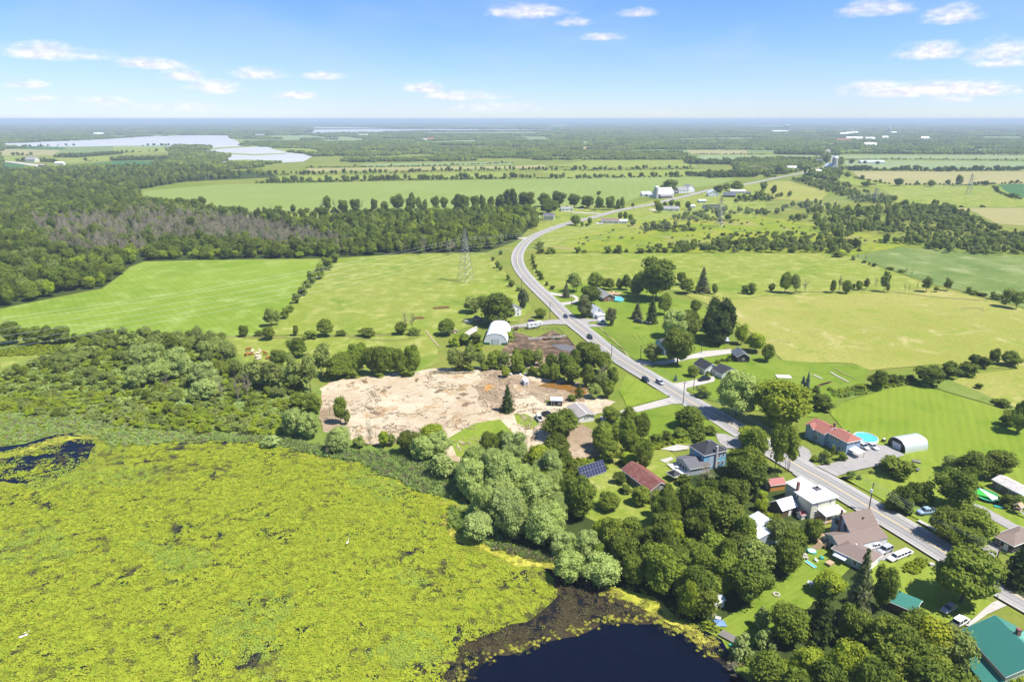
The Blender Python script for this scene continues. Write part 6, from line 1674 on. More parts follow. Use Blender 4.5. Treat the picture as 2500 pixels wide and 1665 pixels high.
def opening(root, side, W_, D_, u, z, w_, h_, name='window', fr='trim', pn='glass', x=0, y=0, mull=True, sub='pane'):
    """window or door: frame proud of the wall, pane as its sub-part"""
    def put(b, u_, z_, ww, hh, tt):
        if side in 'sn': b.box(x + u_, y + (-D_ / 2 if side == 's' else D_ / 2), z_, ww, tt, hh)
        else: b.box(x + (W_ / 2 if side == 'e' else -W_ / 2), y + u_, z_, tt, ww, hh)
    m = MB(); f = 0.11
    put(m, u, z + h_ / 2 + f / 2, w_ + 2 * f, f, .16); put(m, u, z - h_ / 2 - f / 2, w_ + 2 * f, f, .2)
    put(m, u - w_ / 2 - f / 2, z, f, h_, .16); put(m, u + w_ / 2 + f / 2, z, f, h_, .16)
    if mull: put(m, u, z, w_, .07, .13)
    o = m.build(name, X[fr], root)
    p = MB(); put(p, u, z, w_, h_, .08)
    p.build(sub, X[pn], o)
    return o


def win(root, side, W_, D_, us, z, w_=.9, h_=1.3, **k):
    for u in us: opening(root, side, W_, D_, u, z, w_, h_, **k)


def door(root, side, W_, D_, u, w_=.95, h_=2.05, pn='trim', fr='trim', z0=0.15, **k):
    return opening(root, side, W_, D_, u, z0 + h_ / 2, w_, h_, 'door', fr, pn, mull=False, sub='panel', **k)


def chimney(root, x, y, z0, z1, s=.6, mat='chim'):
    c = MB().box(x, y, (z0 + z1) / 2, s, s, z1 - z0).box(x, y, z1 + .06, s + .14, s + .14, .12).build('chimney', X[mat], root)
    return c


def posts(root, pts, z0, z1, s=.14, mat='trim', name='post'):
    for px_, py_ in pts: MB().box(px_, py_, (z0 + z1) / 2, s, s, z1 - z0).build(name, X[mat], root)


# ------------------------------------------------------------------ houses beside the road
# blue two-storey house
cen, rz, w_, d_ = frame3('13', (760, 735), (985, 885), (1305, 795), 6.4)
w_ -= .8; d_ -= .8
r = thing('blue_house', cen, rz, 'blue two-storey house with dark hipped roof and pale chimney near the rusty-roofed barn', 'house')
walls(r, w_, d_, 6.4, X['blue']); hip(r, w_, d_, 6.4, 2.6, 1.4, X['r_dark'], axis='y', flat=.7)
MB().box(0, 0, 9.1, 1.5, 1.5, .35).build('roof_cap', X['r_grey'], r)
chimney(r, w_ / 2 + .25, .3, 0, 8.8, .7, 'concrete')
win(r, 's', w_, d_, (-2.4, 2.2), 4.9); win(r, 's', w_, d_, (-2.4,), 1.8); win(r, 'e', w_, d_, (1.8, 3.6), 4.9); win(r, 'e', w_, d_, (1.8, 3.6), 1.9); win(r, 'e', w_, d_, (-2.2,), 1.3, .6, .8)
MB().box(w_ / 2 + .03, -1.6, 3.6, .08, 2.2, 5.2).build('wall_panel', X['sky'], r)
c2, rz2, w2, d2 = frame3('13', (590, 905), (790, 1070), (965, 1005), 3.0)
r = thing('house_wing', c2, rz2, 'low grey wing with shingled gable roof joined to the blue house', 'house wing')
walls(r, w2, d2 + 2, 3.0, X['grey'], y=1.0, rise=1.5, axis='y'); gable(r, w2, d2 + 2, 3.0, 1.5, 'y', X['r_grey'], y=1.0)
win(r, 's', w2, d2, (-1.2, 1.8), 1.6, 1.2, 1.3, x=0); door(r, 's', w2, d2, .3, pn='glass')
# deck and table
dk = tag(empty('deck', c2 + Matrix.Rotation(rz2, 3, 'Z') @ Vector((0, -d2 / 2 - 1.9, 0)), rz2), 'white wooden deck with railing in front of the grey house wing', 'deck')
for i in range(14): MB().box(-w2 / 2 + .3 + i * (w2 - .4) / 13, 0, .8, .5, 3.4, .08).build('board', X['trim'], dk)
posts(dk, [(-w2 / 2, -1.6), (0, -1.6), (w2 / 2, -1.6), (w2 / 2, 1.4)], 0, 1.75)
MB().box(0, -1.62, 1.7, w2, .08, .08).box(w2 / 2, 0, 1.7, .08, 3.2, .08).build('rail', X['trim'], dk)
tb = tag(empty('patio_table', c2 + Matrix.Rotation(rz2, 3, 'Z') @ Vector((-.6, -d2 / 2 - 2, .84)), rz2), 'round white patio table on the white deck', 'table')
MB().cyl(0, 0, .68, .74, .7, 14).build('tabletop', X['trim'], tb); MB().cyl(0, 0, 0, .68, .06, 6).build('leg', X['trim'], tb)
# gazebo
cg, rg, wg, dg = frame3('13', (445, 1120), (545, 1180), (645, 1120), 2.7)
r = thing('gazebo', cg, rg, 'small black open gazebo with hipped canopy beside the rusty-roofed barn', 'gazebo')
hip(r, 3.6, 3.6, 2.6, 1.1, .1, X['black'], name='canopy', ov=.2); posts(r, [(-1.7, -1.7), (1.7, -1.7), (1.7, 1.7), (-1.7, 1.7)], 0, 2.6, .14, 'black'); MB().box(0, 0, .12, 3.5, 3.5, .24).build('floor', X['concrete'], r)

# rusty-roofed barn
a_ = frame3('12', (1840, 1070), (2250, 1385), (2508, 1285), 3.0)
cen, rz, w_, d_ = a_; w_ -= .6; d_ -= .6
r = thing('barn', cen, rz, 'long grey wooden barn with rusty red metal gable roof', 'barn')
walls(r, w_, d_, 3.0, X['oldwood'], rise=2.0, axis='x'); gable(r, w_, d_, 3.0, 2.0, 'x', X['r_rust'])
win(r, 'e', w_, d_, (.6,), 3.0, .8, .8); win(r, 's', w_, d_, (-4, 0, 4), 1.6, .8, .9, fr='oldwood')

# solar array
cs, rs_, ws, ds = frame3('12', (1275, 1225), (1635, 1105), (1565, 940), 0.9)
A_, B_, C_, D_s = GZ('12', 1275, 1225, .8), GZ('12', 1635, 1105, .8), GZ('12', 1565, 940, 4.4), GZ('12', 1220, 1050, 4.4)
org = (A_ + B_) / 2
ux = (B_ - A_); ux.z = 0; Lw = ux.length; ux.normalize()
r = tag(empty('solar_array', (org.x, org.y, 0), math.atan2(ux.y, ux.x)), 'ground-mounted solar panel array tilted towards the viewer on the lawn by the willows', 'solar array')
dep_ = ((C_ + D_s) / 2 - org).dot(Vector((-ux.y, ux.x, 0)))
sl = Vector((0, dep_, 3.6)); Ls = sl.length; sl.normalize(); nrm = Vector((0, -3.6, dep_)).normalized()
for i in range(9):
    for j in range(2):
        o = MB()
        cw, ch = Lw / 9, Ls / 2
        cx_, cs_ = -Lw / 2 + (i + .5) * cw, (j + .5) * ch

        def quad(wx, hy, oy, lift):
            base = Vector((cx_, 0, .8)) + sl * (cs_ + oy) + nrm * lift
            return [base + Vector((-wx / 2, 0, 0)) - sl * hy / 2, base + Vector((wx / 2, 0, 0)) - sl * hy / 2, base + Vector((wx / 2, 0, 0)) + sl * hy / 2, base + Vector((-wx / 2, 0, 0)) + sl * hy / 2]
        o.slab(quad(cw * .98, ch * .97, 0, 0), .06, 0)
        for s_ in (-1, 1): o.slab(quad(cw * .88, ch * .455, s_ * ch * .235, .02), .015, 1)
        o.build('solar_panel', [X['metal'], X['solar']], r)
for x_ in (-Lw * .35, 0, Lw * .35):
    MB().box(x_, .6, .6, .14, .14, 1.2).build('leg', X['metal'], r); MB().box(x_, dep_ * .8, 1.7, .14, .14, 3.4).build('leg', X['metal'], r)
MB().box(0, .15, .55, Lw, .1, .1).build('frame', X['trim'], r)

# white bungalow on the sandy lot
cen, rz, w_, d_ = frame3('12', (1070, 180), (1230, 335), (1475, 300), 3.0)
w_ -= .8; d_ -= .8
r = thing('bungalow', cen, rz, 'small white bungalow with grey-brown low gable roof beside the sandy lot', 'house')
walls(r, w_, d_, 3.0, X['white'], rise=.9, axis='x'); gable(r, w_, d_, 3.0, .9, 'x', X['r_tan'], ov=.5)
win(r, 'e', w_, d_, (-.6, .4), 2.0, .75, .8); win(r, 's', w_, d_, (-4.2, 3.4), 1.8); door(r, 's', w_, d_, -.8, pn='glass'); MB().box(0, 0, 4.0, w_ + 1, .3, .1).build('ridge_cap', X['trim'], r)
# dark cabin
cen, rz, w_, d_ = frame3('12', (842, 195), (1000, 200), (1018, 150), 0)
r = thing('cabin', cen, rz, 'dark wooden cabin with pale flat roof behind the white bungalow', 'shed')
walls(r, w_, 3.0, 2.8, X['dkwood']); shed_roof(r, w_, 3.0, 2.8, 3.1, X['r_light']); door(r, 's', w_, 3.0, -1.6, pn='black'); win(r, 's', w_, 3.0, (1.2,), 1.7, .8, .7)
# caravan-like shed on the lot
cen, rz, w_, d_ = frame3('10', (1005, 1068), (1055, 1120), (1105, 1105), 2.3)
r = thing('trailer', cen, rz, 'small white-roofed enclosed trailer at the edge of the sandy lot', 'trailer')
walls(r, 4.2, 2.1, 2.4, X['r_light'], z0=.5, name='body'); shed_roof(r, 4.2, 2.1, 2.42, 2.5, X['r_white'], ov=.08); win(r, 's', 4.2, 2.1, (-1, .6), 1.5, .8, .7); win(r, 'e', 4.2, 2.1, (0,), 1.4, .9, .9)
for s_ in (-1, 1): MB().tube((0, s_ * .95, .35), (0, s_ * 1.1, .35), .35, .35, 12).build('wheel', X['rubber'], r)

# red-brown roofed blue-grey house
cen, rz, w_, d_ = frame3('14', (690, 890), (990, 1045), (1180, 995), 5.6)
w_ -= .7; d_ -= .2
r = thing('long_house', cen, rz, 'long blue-grey house with red-brown shingle roof and brick chimney by the oval pool', 'house')
walls(r, w_, d_, 5.6, X['slate']); hip(r, w_, d_, 5.6, 1.6, w_ * .62, X['r_red'], ov=.5)
win(r, 's', w_, d_, (-2.4, -1.5, -.3, .7), 4.5, .75, 1.1); win(r, 's', w_, d_, (-3.6,), 1.8, 1.0, 1.0); win(r, 's', w_, d_, (1.5,), 1.7, 1.1, 1.1); door(r, 's', w_, d_, -1.0); win(r, 'e', w_, d_, (-1.2, 1.0), 4.4)
wf = w_ * 1.0
L2 = (GZ('14', 355, 790, 5.2) - GZ('14', 665, 905, 5.2)).length
walls(r, L2, d_ + 1.8, 5.0, X['slate'], x=-w_ / 2 - L2 / 2, y=-.6, rise=1.9, axis='x', name='wall')
gable(r, L2, d_ + 1.8, 5.0, 1.9, 'x', X['r_red'], x=-w_ / 2 - L2 / 2, y=-.6)
xx = -w_ / 2 - L2 / 2
walls(r, 3.6, .6, 5.0, X['slate'], x=xx - L2 / 2 + 2.2, y=-.6 - (d_ + 1.8) / 2 - .25, rise=1.3, axis='y', name='gable_bay')
gable(r, 3.6, 1.8, 5.0, 1.5, 'y', X['r_red'], x=xx - L2 / 2 + 2.2, y=-.6 - (d_ + 1.8) / 2 + .3)
win(r, 's', L2, d_ + 3.0, (-L2 / 2 + 2.2,), 4.9, .8, 1.2, x=xx, y=-.6 + .05); win(r, 's', L2, d_ + 1.8, (0.6, 2.4), 4.2, 1.0, .8, x=xx, y=-.6); win(r, 's', L2, d_ + 1.8, (0.8,), 1.9, 1.8, 1.3, x=xx, y=-.6); door(r, 's', L2, d_ + 1.8, -2.0, pn='redp', x=xx, y=-.6)
chimney(r, -w_ / 2 - .4, .1, 5, 8.4, .7)
MB().box(-w_ / 2 + 4, d_ / 2 - .9, 6.7, .5, .5, .4).build('roof_vent', X['black'], r)
# awning and entrance porch
ca = GZ('14', 1080, 1240)
aw = tag(empty('lean_to', (ca.x, ca.y, 0), rz), 'open white lean-to canopy on thin posts at the gable end of the long blue-grey house', 'canopy')
MB().slab([(-2.6, -1.6, 2.5), (2.8, -1.6, 2.5), (2.8, 1.6, 3.1), (-2.6, 1.6, 3.1)], .12).build('canopy_roof', X['trim'], aw)
posts(aw, [(-2.4, -1.5), (0, -1.5), (2.6, -1.5), (2.6, 1.5), (-2.4, 1.5)], 0, 2.5, .12, 'oldwood')


def round_pool(zone, x0, y0, x1, y1, water, rim, wall, label, h=1.25):
    c = GZ(zone, (x0 + x1) / 2, (y0 + y1) / 2, h * .8)
    e_ = GZ(zone, x1, (y0 + y1) / 2, h); f_ = GZ(zone, x0, (y0 + y1) / 2, h)
    rr = (e_ - f_).length / 2
    t0, t1 = GZ(zone, (x0 + x1) / 2, y0, h), GZ(zone, (x0 + x1) / 2, y1 - (y1 - y0) * .2, h)
    ry = max(rr * .6, (t0 - t1).length / 2)
    po = tag(empty('swimming_pool', (c.x, c.y, 0)), label, 'swimming pool')
    po.scale = (1, ry / rr, 1)
    k = 36; vs, fs = [], []
    for zz, rad in ((0, rr), (h, rr), (h, rr - .22), (h - .35, rr - .24)):
        vs += [(math.cos(2 * math.pi * j / k) * rad, math.sin(2 * math.pi * j / k) * rad, zz) for j in range(k)]
    ring = lambda a: [(a * k + j, a * k + (j + 1) % k, (a + 1) * k + (j + 1) % k, (a + 1) * k + j) for j in range(k)]
    link('pool_wall', pydata('pool_wall', vs[:2 * k], ring(0)), X[wall], po)
    link('rim', pydata('rim', vs[k:], ring(0) + ring(1)), X[rim], po)
    link('water', pydata('water', [(v[0], v[1], h - .2) for v in vs[2 * k:3 * k]], [tuple(range(k))]), X[water], po)
    return po, rr


round_pool('14', 1085, 893, 1402, 1060, 'pool', 'trim', 'trim', 'oval above-ground pool of clear blue water behind the long blue-grey house')
gp, gr = round_pool('15', 1635, 660, 1948, 845, 'gpool', 'aqua', 'black', 'round above-ground pool of bright green water beside the rusty white shed')
round_pool('7', 1350, 845, 1490, 905, 'pool', 'trim', 'aqua', 'round above-ground pool on the deck side of the grey-roofed bungalow')
c = GZ('15', 1850, 760, 2.0)
sl_ = link('shade_sail', pydata('shade_sail', [(c.x - 2.2, c.y + 3.0, 3.4), (c.x - .4, c.y - 1.6, 1.5), (c.x + 2.8, c.y - .6, 1.5), (c.x + .9, c.y - .2, 1.9)], [(0, 1, 3), (1, 2, 3), (2, 0, 3)]), X['trim'])
tag(sl_, 'white triangular sail sheet stretched over the green pool', 'shade sail')


def quonset(zone, FL, FR, BR, h, matr, matf, label, cat, name, ribs=0, flare=1.0, front='white', dw=3.2, dh=3.0, dmat='r_light'):
    """arched building: FL, FR front base corners, BR back base corner on the right"""
    a, b, c_ = GZ(zone, *FL), GZ(zone, *FR), GZ(zone, *BR)
    u = b - a; W_ = u.length; u.normalize(); v = Vector((-u.y, u.x, 0)); L_ = (c_ - b).dot(v)
    sg = 1 if L_ > 0 else -1; L_ = abs(L_)
    cen_ = (a + b) / 2
    ro = tag(empty(name, (cen_.x, cen_.y, 0), math.atan2(u.y, u.x)), label, cat)
    k = 18
    prof = [(-math.copysign(abs(math.cos(math.pi * i / k)) ** flare, math.cos(math.pi * i / k)) * W_ / 2, max(0.0, math.sin(math.pi * i / k)) ** 0.78 * h) for i in range(k + 1)]
    nst = ribs * 2 + 1 if ribs else 8
    vs, fs = [], []
    for j in range(nst + 1):
        y_ = sg * L_ * j / nst
        e_ = 1.0 + (0.022 if ribs and j % 2 else 0)
        vs += [(p[0] * e_, y_, p[1] * e_) for p in prof]
    for j in range(nst):
        for i in range(k):
            q = (j * (k + 1) + i, j * (k + 1) + i + 1, (j + 1) * (k + 1) + i + 1, (j + 1) * (k + 1) + i)
            fs.append(q if sg < 0 else q[::-1])
    link('roof', pydata('roof', vs, fs, smooth=not ribs), X[matr], ro)
    for y_, nm in ((-sg * -.02, 'front_wall'), (sg * (L_ - .02), 'back_wall')):
        f_ = [(p[0] * .985, y_ if nm == 'back_wall' else sg * .12, p[1] * .985) for p in prof]
        link(nm, pydata(nm, f_, [tuple(range(k + 1))]), X[matf], ro)
    d_o = MB().box(0, sg * .06, dh / 2 + .1, dw + .5, .2, dh + .3).build('door', X['metal'], ro)
    for i in range(4): MB().box(0, sg * (-.06), .1 + dh * (i + .5) / 4, dw, .1, dh / 4 - .05).build('panel', X[dmat], d_o)
    return ro, W_, L_, sg


qb, qw, ql, qs = quonset('10', (470, 590), (803, 598), (720, 400), 6.6, 'fabric', 'fabric', 'large white fabric arch barn standing beside the muddy barnyard', 'barn', 'arch_barn', flare=.8)
MB().box(-qw * .36, qs * .02, .6, qw * .25, .3, 1.3).box(qw * .38, qs * .02, .6, qw * .22, .3, 1.3).build('base_wall', X['dgreen'], qb)
MB().box(qw * .5, qs * ql * .5, .55, .25, ql, 1.1).box(-qw * .5, qs * ql * .5, .55, .25, ql, 1.1).build('side_wall', X['dgreen'], qb)
quonset('14', (1545, 1075), (1795, 1212), (2095, 1145), 4.4, 'alu', 'black', 'ribbed galvanised quonset shed with black front and white garage door', 'shed', 'quonset_shed', ribs=16, flare=.75, dw=3.6, dh=2.6)

# cream two-storey house and its wings
cen, rz, w_, d_ = frame3('16', (1095, 400), (1355, 570), (1675, 440), 6.6)
w_ -= .9; d_ -= .9
r = thing('cream_house', cen, rz, 'tall cream two-storey house with bright white metal roof and red brick chimney', 'house')
walls(r, w_, d_, 6.6, X['cream']); hip(r, w_, d_, 6.6, 1.9, 1.4, X['r_white'], ov=.5, flat=.8)
MB().box(0, 0, 8.56, 2.0, 2.0, .3).build('roof_cap', X['r_grey'], r); MB().box(0, 0, 8.9, .5, .5, .4).build('roof_vent', X['black'], r)
win(r, 's', w_, d_, (-2.4,), 5.0, .7, 1.2); win(r, 's', w_, d_, (-2.6,), 1.9, .8, 1.6); win(r, 'e', w_, d_, (-2.6, 2.6), 5.2, .8, 1.3); win(r, 'e', w_, d_, (-3.0,), 2.2, .8, 1.5); win(r, 'e', w_, d_, (-.4,), 2.0, .8, 1.4); door(r, 'e', w_, d_, 1.4)
chimney(r, -w_ / 2 - .1, -d_ / 2 + .6, 3, 9.6, .75)
lw = 6.0
walls(r, lw, 5.8, 6.2, X['cream'], x=-w_ / 2 - lw / 2, y=-.2, name='wing_wall'); shed_roof(r, lw, 5.8, 6.2, 7.0, X['r_white'], x=-w_ / 2 - lw / 2, y=-.2, name='wing_roof')
win(r, 's', lw, 5.8, (0.2,), 2.5, .7, .9, x=-w_ / 2 - lw / 2, y=-.2)
# porch
MB().slab([(w_ / 2 + .05, -2.2, 3.5), (w_ / 2 + 3.6, -2.2, 2.9), (w_ / 2 + 3.6, d_ / 2 + 1, 2.9), (w_ / 2 + .05, d_ / 2 + 1, 3.5)], .15).build('porch_roof', X['r_white'], r)
for y_ in (-2.0, .8, 3.4, d_ / 2 + .8): MB().box(w_ / 2 + 3.4, y_, 1.5, .16, .16, 3.0).build('porch_post', X['trim'], r)
for i in range(9): MB().box(w_ / 2 + .35 + i * .38, 1.2, .55, .33, 7.6, .1).build('board', X['deck'], r)
# lean barn in front
cb, rb, wb, db = frame3('16', (745, 545), (935, 665), (1130, 585), 3.4)
r = thing('woodshed', cb, rb, 'small weathered barn with white metal gable roof attached in front of the cream house', 'shed')
walls(r, wb - .5, db - .5, 3.2, X['brownwood'], rise=1.9, axis='y'); gable(r, wb - .5, db - .5, 3.2, 1.9, 'y', X['r_white']); win(r, 's', wb - .5, db - .5, (0.6,), 1.7, .7, .9, fr='oldwood'); door(r, 'e', wb - .5, db - .5, .4, pn='trim')
cp = GZ('16', 1195, 790)
r = thing('playhouse', cp, rz, 'tiny cream garden shed with dark red roof beside the cream house', 'shed')
walls(r, 1.9, 1.9, 2.0, X['cream'], rise=.7, axis='y'); gable(r, 1.9, 1.9, 2.0, .7, 'y', X['r_dkred'], ov=.2); door(r, 's', 1.9, 1.9, -.2, .7, 1.6)
# orange shed
cen, rz, w_, d_ = frame3('16', (665, 235), (765, 320), (905, 225), 2.7)
r = thing('garden_shed', cen, rz, 'small orange wooden shed with dark red metal roof behind the cream house', 'shed')
walls(r, w_ - .4, d_ - .4, 2.7, X['orange'], rise=1.2, axis='y'); gable(r, w_ - .4, d_ - .4, 2.7, 1.2, 'y', X['r_dkred'], ov=.25); door(r, 's', w_ - .4, d_ - .4, 0, 1.3, 1.9)
# grey metal-roofed house
cen, rz, w_, d_ = frame3('16', (265, 860), (600, 1082), (760, 860), 4.0)
r = thing('grey_house', cen, rz, 'plain grey building under a broad pale metal roof among trees', 'house')
walls(r, w_ - .5, d_ - .5, 4.0, X['grey']); shed_roof(r, w_ - .5, d_ - .5, 4.0, 5.4, X['r_light']); win(r, 's', w_ - .5, d_ - .5, (-2.5, 1), 2.2)
# grey-blue house with brown roofs
cen, rz, w_, d_ = frame3('16', (1620, 765), (1890, 955), (2200, 795), 5.2)
r = thing('gabled_house', cen, rz, 'steep-gabled light blue house with brown shingle roof and slim brick chimney', 'house')
walls(r, w_ - .6, d_ - .6, 5.0, X['sky'], rise=3.2, axis='y'); gable(r, w_ - .6, d_ - .6, 5.0, 3.2, 'y', X['r_brown'], ov=.35)
win(r, 's', w_ - .6, d_ - .6, (-1.6, 1.6), 4.8, 1.0, 1.5, fr='black'); chimney(r, -.3, -d_ / 2 + .2, 1, 9.4, .55); MB().box(1.9, 1.0, 7.0, .4, .4, .3).build('roof_vent', X['black'], r)
walls(r, 4.2, d_ - .6, 3.0, X['white'], x=w_ / 2 + 1.8, name='lean_to_wall')
MB().slab([(w_ / 2 - .3, -d_ / 2, 4.9), (w_ / 2 + 4.1, -d_ / 2, 3.0), (w_ / 2 + 4.1, d_ / 2, 3.0), (w_ / 2 - .3, d_ / 2, 4.9)], .14).build('lean_to_roof', X['r_brown'], r)
MB().box(w_ / 2 + 3.95, -1.2, 1.4, .1, 5.0, 2.3).build('garage_door', X['trim'], r)
cen, rz, w_, d_ = frame3('16', (1540, 995), (1745, 1175), (2000, 1110), 3.2)
r = thing('garage', cen, rz, 'light blue single-storey rear wing with brown roof opening on the wooden deck', 'house wing')
walls(r, w_, d_, 3.1, X['sky'], rise=1.4, axis='y'); gable(r, w_, d_, 3.1, 1.4, 'y', X['r_brown']); door(r, 's', w_, d_, .4, 1.6, 2.0, pn='glass'); win(r, 's', w_, d_, (-1.8,), 1.7)
cen, rz, w_, d_ = frame3('16', (1655, 1245), (1850, 1375), (2330, 1375), 3.2)
cen2 = (GZ('16', 1655, 1245, 3.2) + GZ('16', 2330, 1365, 3.2)) / 2 + Vector((1.0, 2.0, 0)); cen2.z = 0
r = thing('garage', cen2, math.radians(-52), 'low wide garage with grey-brown hipped roof beside the parked cars', 'garage')
walls(r, 9.5, 7.6, 3.0, X['sky']); hip(r, 9.5, 7.6, 3.0, 1.5, 4.5, X['r_brown'], ov=.5); MB().box(4.78, 0, 1.35, .1, 5.0, 2.3).build('garage_door', X['trim'], r); win(r, 's', 9.5, 7.6, (-2, 1.5), 1.8); MB().box(-1, 1.2, 4.2, .4, .4, .35).build('roof_vent', X['trim'], r)
# wooden deck and steps
cd = GZ('16', 1470, 1150)
r = tag(empty('wooden_deck', (cd.x, cd.y, 0), rz), 'new wooden deck with broad steps behind the light blue wing', 'deck')
for i in range(16): MB().box(-2.4 + i * .32, 1.0, 1.3, .28, 4.4, .08).build('board', X['deck'], r)
posts(r, [(-2.5, -1.2), (2.5, -1.2), (-2.5, 3), (2.5, 3), (0, -1.2)], 0, 2.2, .14, 'deck'); MB().box(-2.5, 1, 2.15, .1, 4.3, .1).box(-1.4, -1.2, 2.15, 2.2, .1, .1).build('rail', X['deck'], r)
for i in range(8): MB().box(1.2, -1.4 - i * .32, 1.18 - i * .15, 2.0, .28, .07).build('step', X['deck'], r)
# long green-roofed shed
cen, rz, w_, d_ = frame3('18', (552, 650), (850, 775), (1005, 705), 3.0)
r = thing('long_shed', cen, rz, 'long shed with green metal gable roof behind the huge yellowing tree', 'shed')
walls(r, w_ - .4, d_ + .4, 2.9, X['brownwood'], rise=1.0, axis='x'); gable(r, w_ - .4, d_ + .4, 2.9, 1.0, 'x', X['r_green'], ov=.4)
# big green-roofed hall
P1, P2, P3 = GZ('18', 1385, 975, 5.5), GZ('18', 1870, 1495, 5.5), GZ('18', 1895, 715, 5.5)
ux = (P2 - P1).normalized(); rzh = math.atan2(ux.y, ux.x)
Lh = (P2 - P1).length; vx = Vector((-ux.y, ux.x, 0))
ch = P1 + ux * Lh * .5 + vx * 6.5; ch.z = 0
r = thing('village_hall', ch, rzh, 'large hall under steep green metal roofs with a small brick chimney', 'hall')
walls(r, Lh - .8, 13, 5.4, X['cream'], rise=3.6, axis='x'); gable(r, Lh - .8, 13, 5.4, 3.6, 'x', X['r_green'], ov=.5)
walls(r, 8, 11, 5.4, X['cream'], x=-1.5, y=6, rise=3.4, axis='y', name='cross_wall'); gable(r, 8, 11.5, 5.6, 3.5, 'y', X['r_green2'], x=-1.5, y=6, ov=.4, name='cross_roof')
chimney(r, -1.2, 1.0, 7, 10.2, .8)
MB().slab([(-Lh / 2 + 1, -10.6, 2.7), (Lh / 2, -10.6, 2.7), (Lh / 2, -6.9, 3.9), (-Lh / 2 + 1, -6.9, 3.9)], .15).build('porch_roof', X['r_green'], r)
for i in range(5): MB().box(-Lh / 2 + 1.5 + i * (Lh - 2) / 4, -10.3, 1.3, .18, .18, 2.6).build('porch_post', X['trim'], r)
# rusty white shed
cen, rz, w_, d_ = frame3('15', (1815, 530), (2175, 722), (2400, 600), 3.2)
r = thing('machine_shed', cen, rz, 'low shed with rust-stained white metal roof beside the green pool', 'shed')
walls(r, w_ - .3, 6.0, 3.1, X['oldwood'], rise=1.1, axis='x'); gable(r, w_ - .3, 6.0, 3.1, 1.1, 'x', X['r_rwhite']); win(r, 's', w_ - .3, 6.0, (-2, 2), 1.7)
c3 = cen + Matrix.Rotation(rz, 3, 'Z') @ Vector((w_ / 2 + 3.2, .2, 0))
r = thing('machine_shed', c3, rz, 'white metal-roofed shed end-on to the rust-stained shed at the right edge', 'shed')
walls(r, 6, 6.6, 3.3, X['oldwood'], rise=1.2, axis='x'); gable(r, 6, 6.6, 3.3, 1.2, 'x', X['r_light'])
# brown bungalow
cen, rz, w_, d_ = frame3('15', (1885, 1310), (2185, 1465), (2500, 1290), 3.2)
r = thing('brown_bungalow', cen, rz, 'dark-walled bungalow with flat brown shingle roof at the right edge', 'house')
walls(r, w_ - .8, d_ - .8, 3.0, X['dkwood']); hip(r, w_ - .8, d_ - .8, 3.1, 1.2, 2.5, X['r_brown'], ov=.5, axis='y'); win(r, 's', w_ - .8, d_ - .8, (-1.5,), 1.8, 1.2, 1.2); door(r, 's', w_ - .8, d_ - .8, .8)
# white shed by the cove
cen, rz, w_, d_ = frame3('17', (315, 640), (395, 705), (560, 650), 2.6)
r = thing('garden_shed', cen, rz, 'small white shed half hidden under a dark tree near the pond cove', 'shed')
walls(r, 2.8, 4.2, 2.4, X['white'], rise=.8, axis='y'); gable(r, 2.8, 4.2, 2.4, .8, 'y', X['r_light'], ov=.2); door(r, 'e', 2.8, 4.2, .3, 1.2, 1.9, pn='black'); win(r, 's', 2.8, 4.2, (-.2,), 1.6, .5, .6)
# cottage with two charcoal roofs
cen, rz, w_, d_ = frame3('11', (1698, 850), (1862, 942), (2015, 882), 3.2)
r = thing('cottage', cen, rz, 'pale cottage with charcoal gable roof and a row of front windows', 'house')
walls(r, w_ - .6, d_ - .6, 3.1, X['white'], rise=2.4, axis='x'); gable(r, w_ - .6, d_ - .6, 3.1, 2.4, 'x', X['r_dark'])
win(r, 's', w_ - .6, d_ - .6, (-2.8, -1.2, .4, 2.0), 1.7, .9, 1.4); win(r, 'e', w_ - .6, d_ - .6, (0.6,), 4.0, .8, .8)
cen, rz, w_, d_ = frame3('11', (1955, 930), (2110, 1010), (2330, 955), 3.0)
r = thing('cottage_annex', cen, rz, 'pale annex with charcoal gable roof standing right of the charcoal-roofed cottage', 'house wing')
walls(r, w_ - .6, d_ - .6, 3.0, X['white'], rise=1.9, axis='x'); gable(r, w_ - .6, d_ - .6, 3.0, 1.9, 'x', X['r_dark']); win(r, 's', w_ - .6, d_ - .6, (-2.2,), 1.7, .8, 1.3); door(r, 's', w_ - .6, d_ - .6, 0)
# weathered barn, leaning shed
cen, rz, w_, d_ = frame3('8', (858, 1450), (905, 1540), (1040, 1500), 3)
r = thing('weathered_barn', cen, rz + .15, 'dark weathered barn with patched roof at the edge of the dry meadow', 'barn')
walls(r, 9.0, 6.4, 3.2, X['dkwood'], rise=2.0, axis='x'); gable(r, 9.0, 6.4, 3.2, 2.0, 'x', X['r_old']); door(r, 's', 9.0, 6.4, -2, 1.6, 2.2, pn='black', fr='oldwood'); win(r, 'e', 9.0, 6.4, (0,), 1.8, .8, .9)
cen = GZ('8', 768, 1375)
r = thing('leaning_shed', cen, math.radians(-10), 'small shed with sagging pale metal roof below the big dark spruces', 'shed')
walls(r, 5.0, 3.6, 2.0, X['oldwood']); shed_roof(r, 5.0, 3.6, 2.0, 2.8, X['r_light'])
# hidden grey house
cen, rz, w_, d_ = frame3('11', (1155, 525), (1290, 625), (1500, 540), 5)
r = thing('hidden_house', cen, rz, 'blue-grey gabled house almost hidden behind the broad dark maple', 'house')
walls(r, w_ - .6, d_ - .6, 4.8, X['slate'], rise=2.6, axis='y'); gable(r, w_ - .6, d_ - .6, 4.8, 2.6, 'y', X['r_grey']); win(r, 's', w_ - .6, d_ - .6, (-1, 1.4), 3.6)
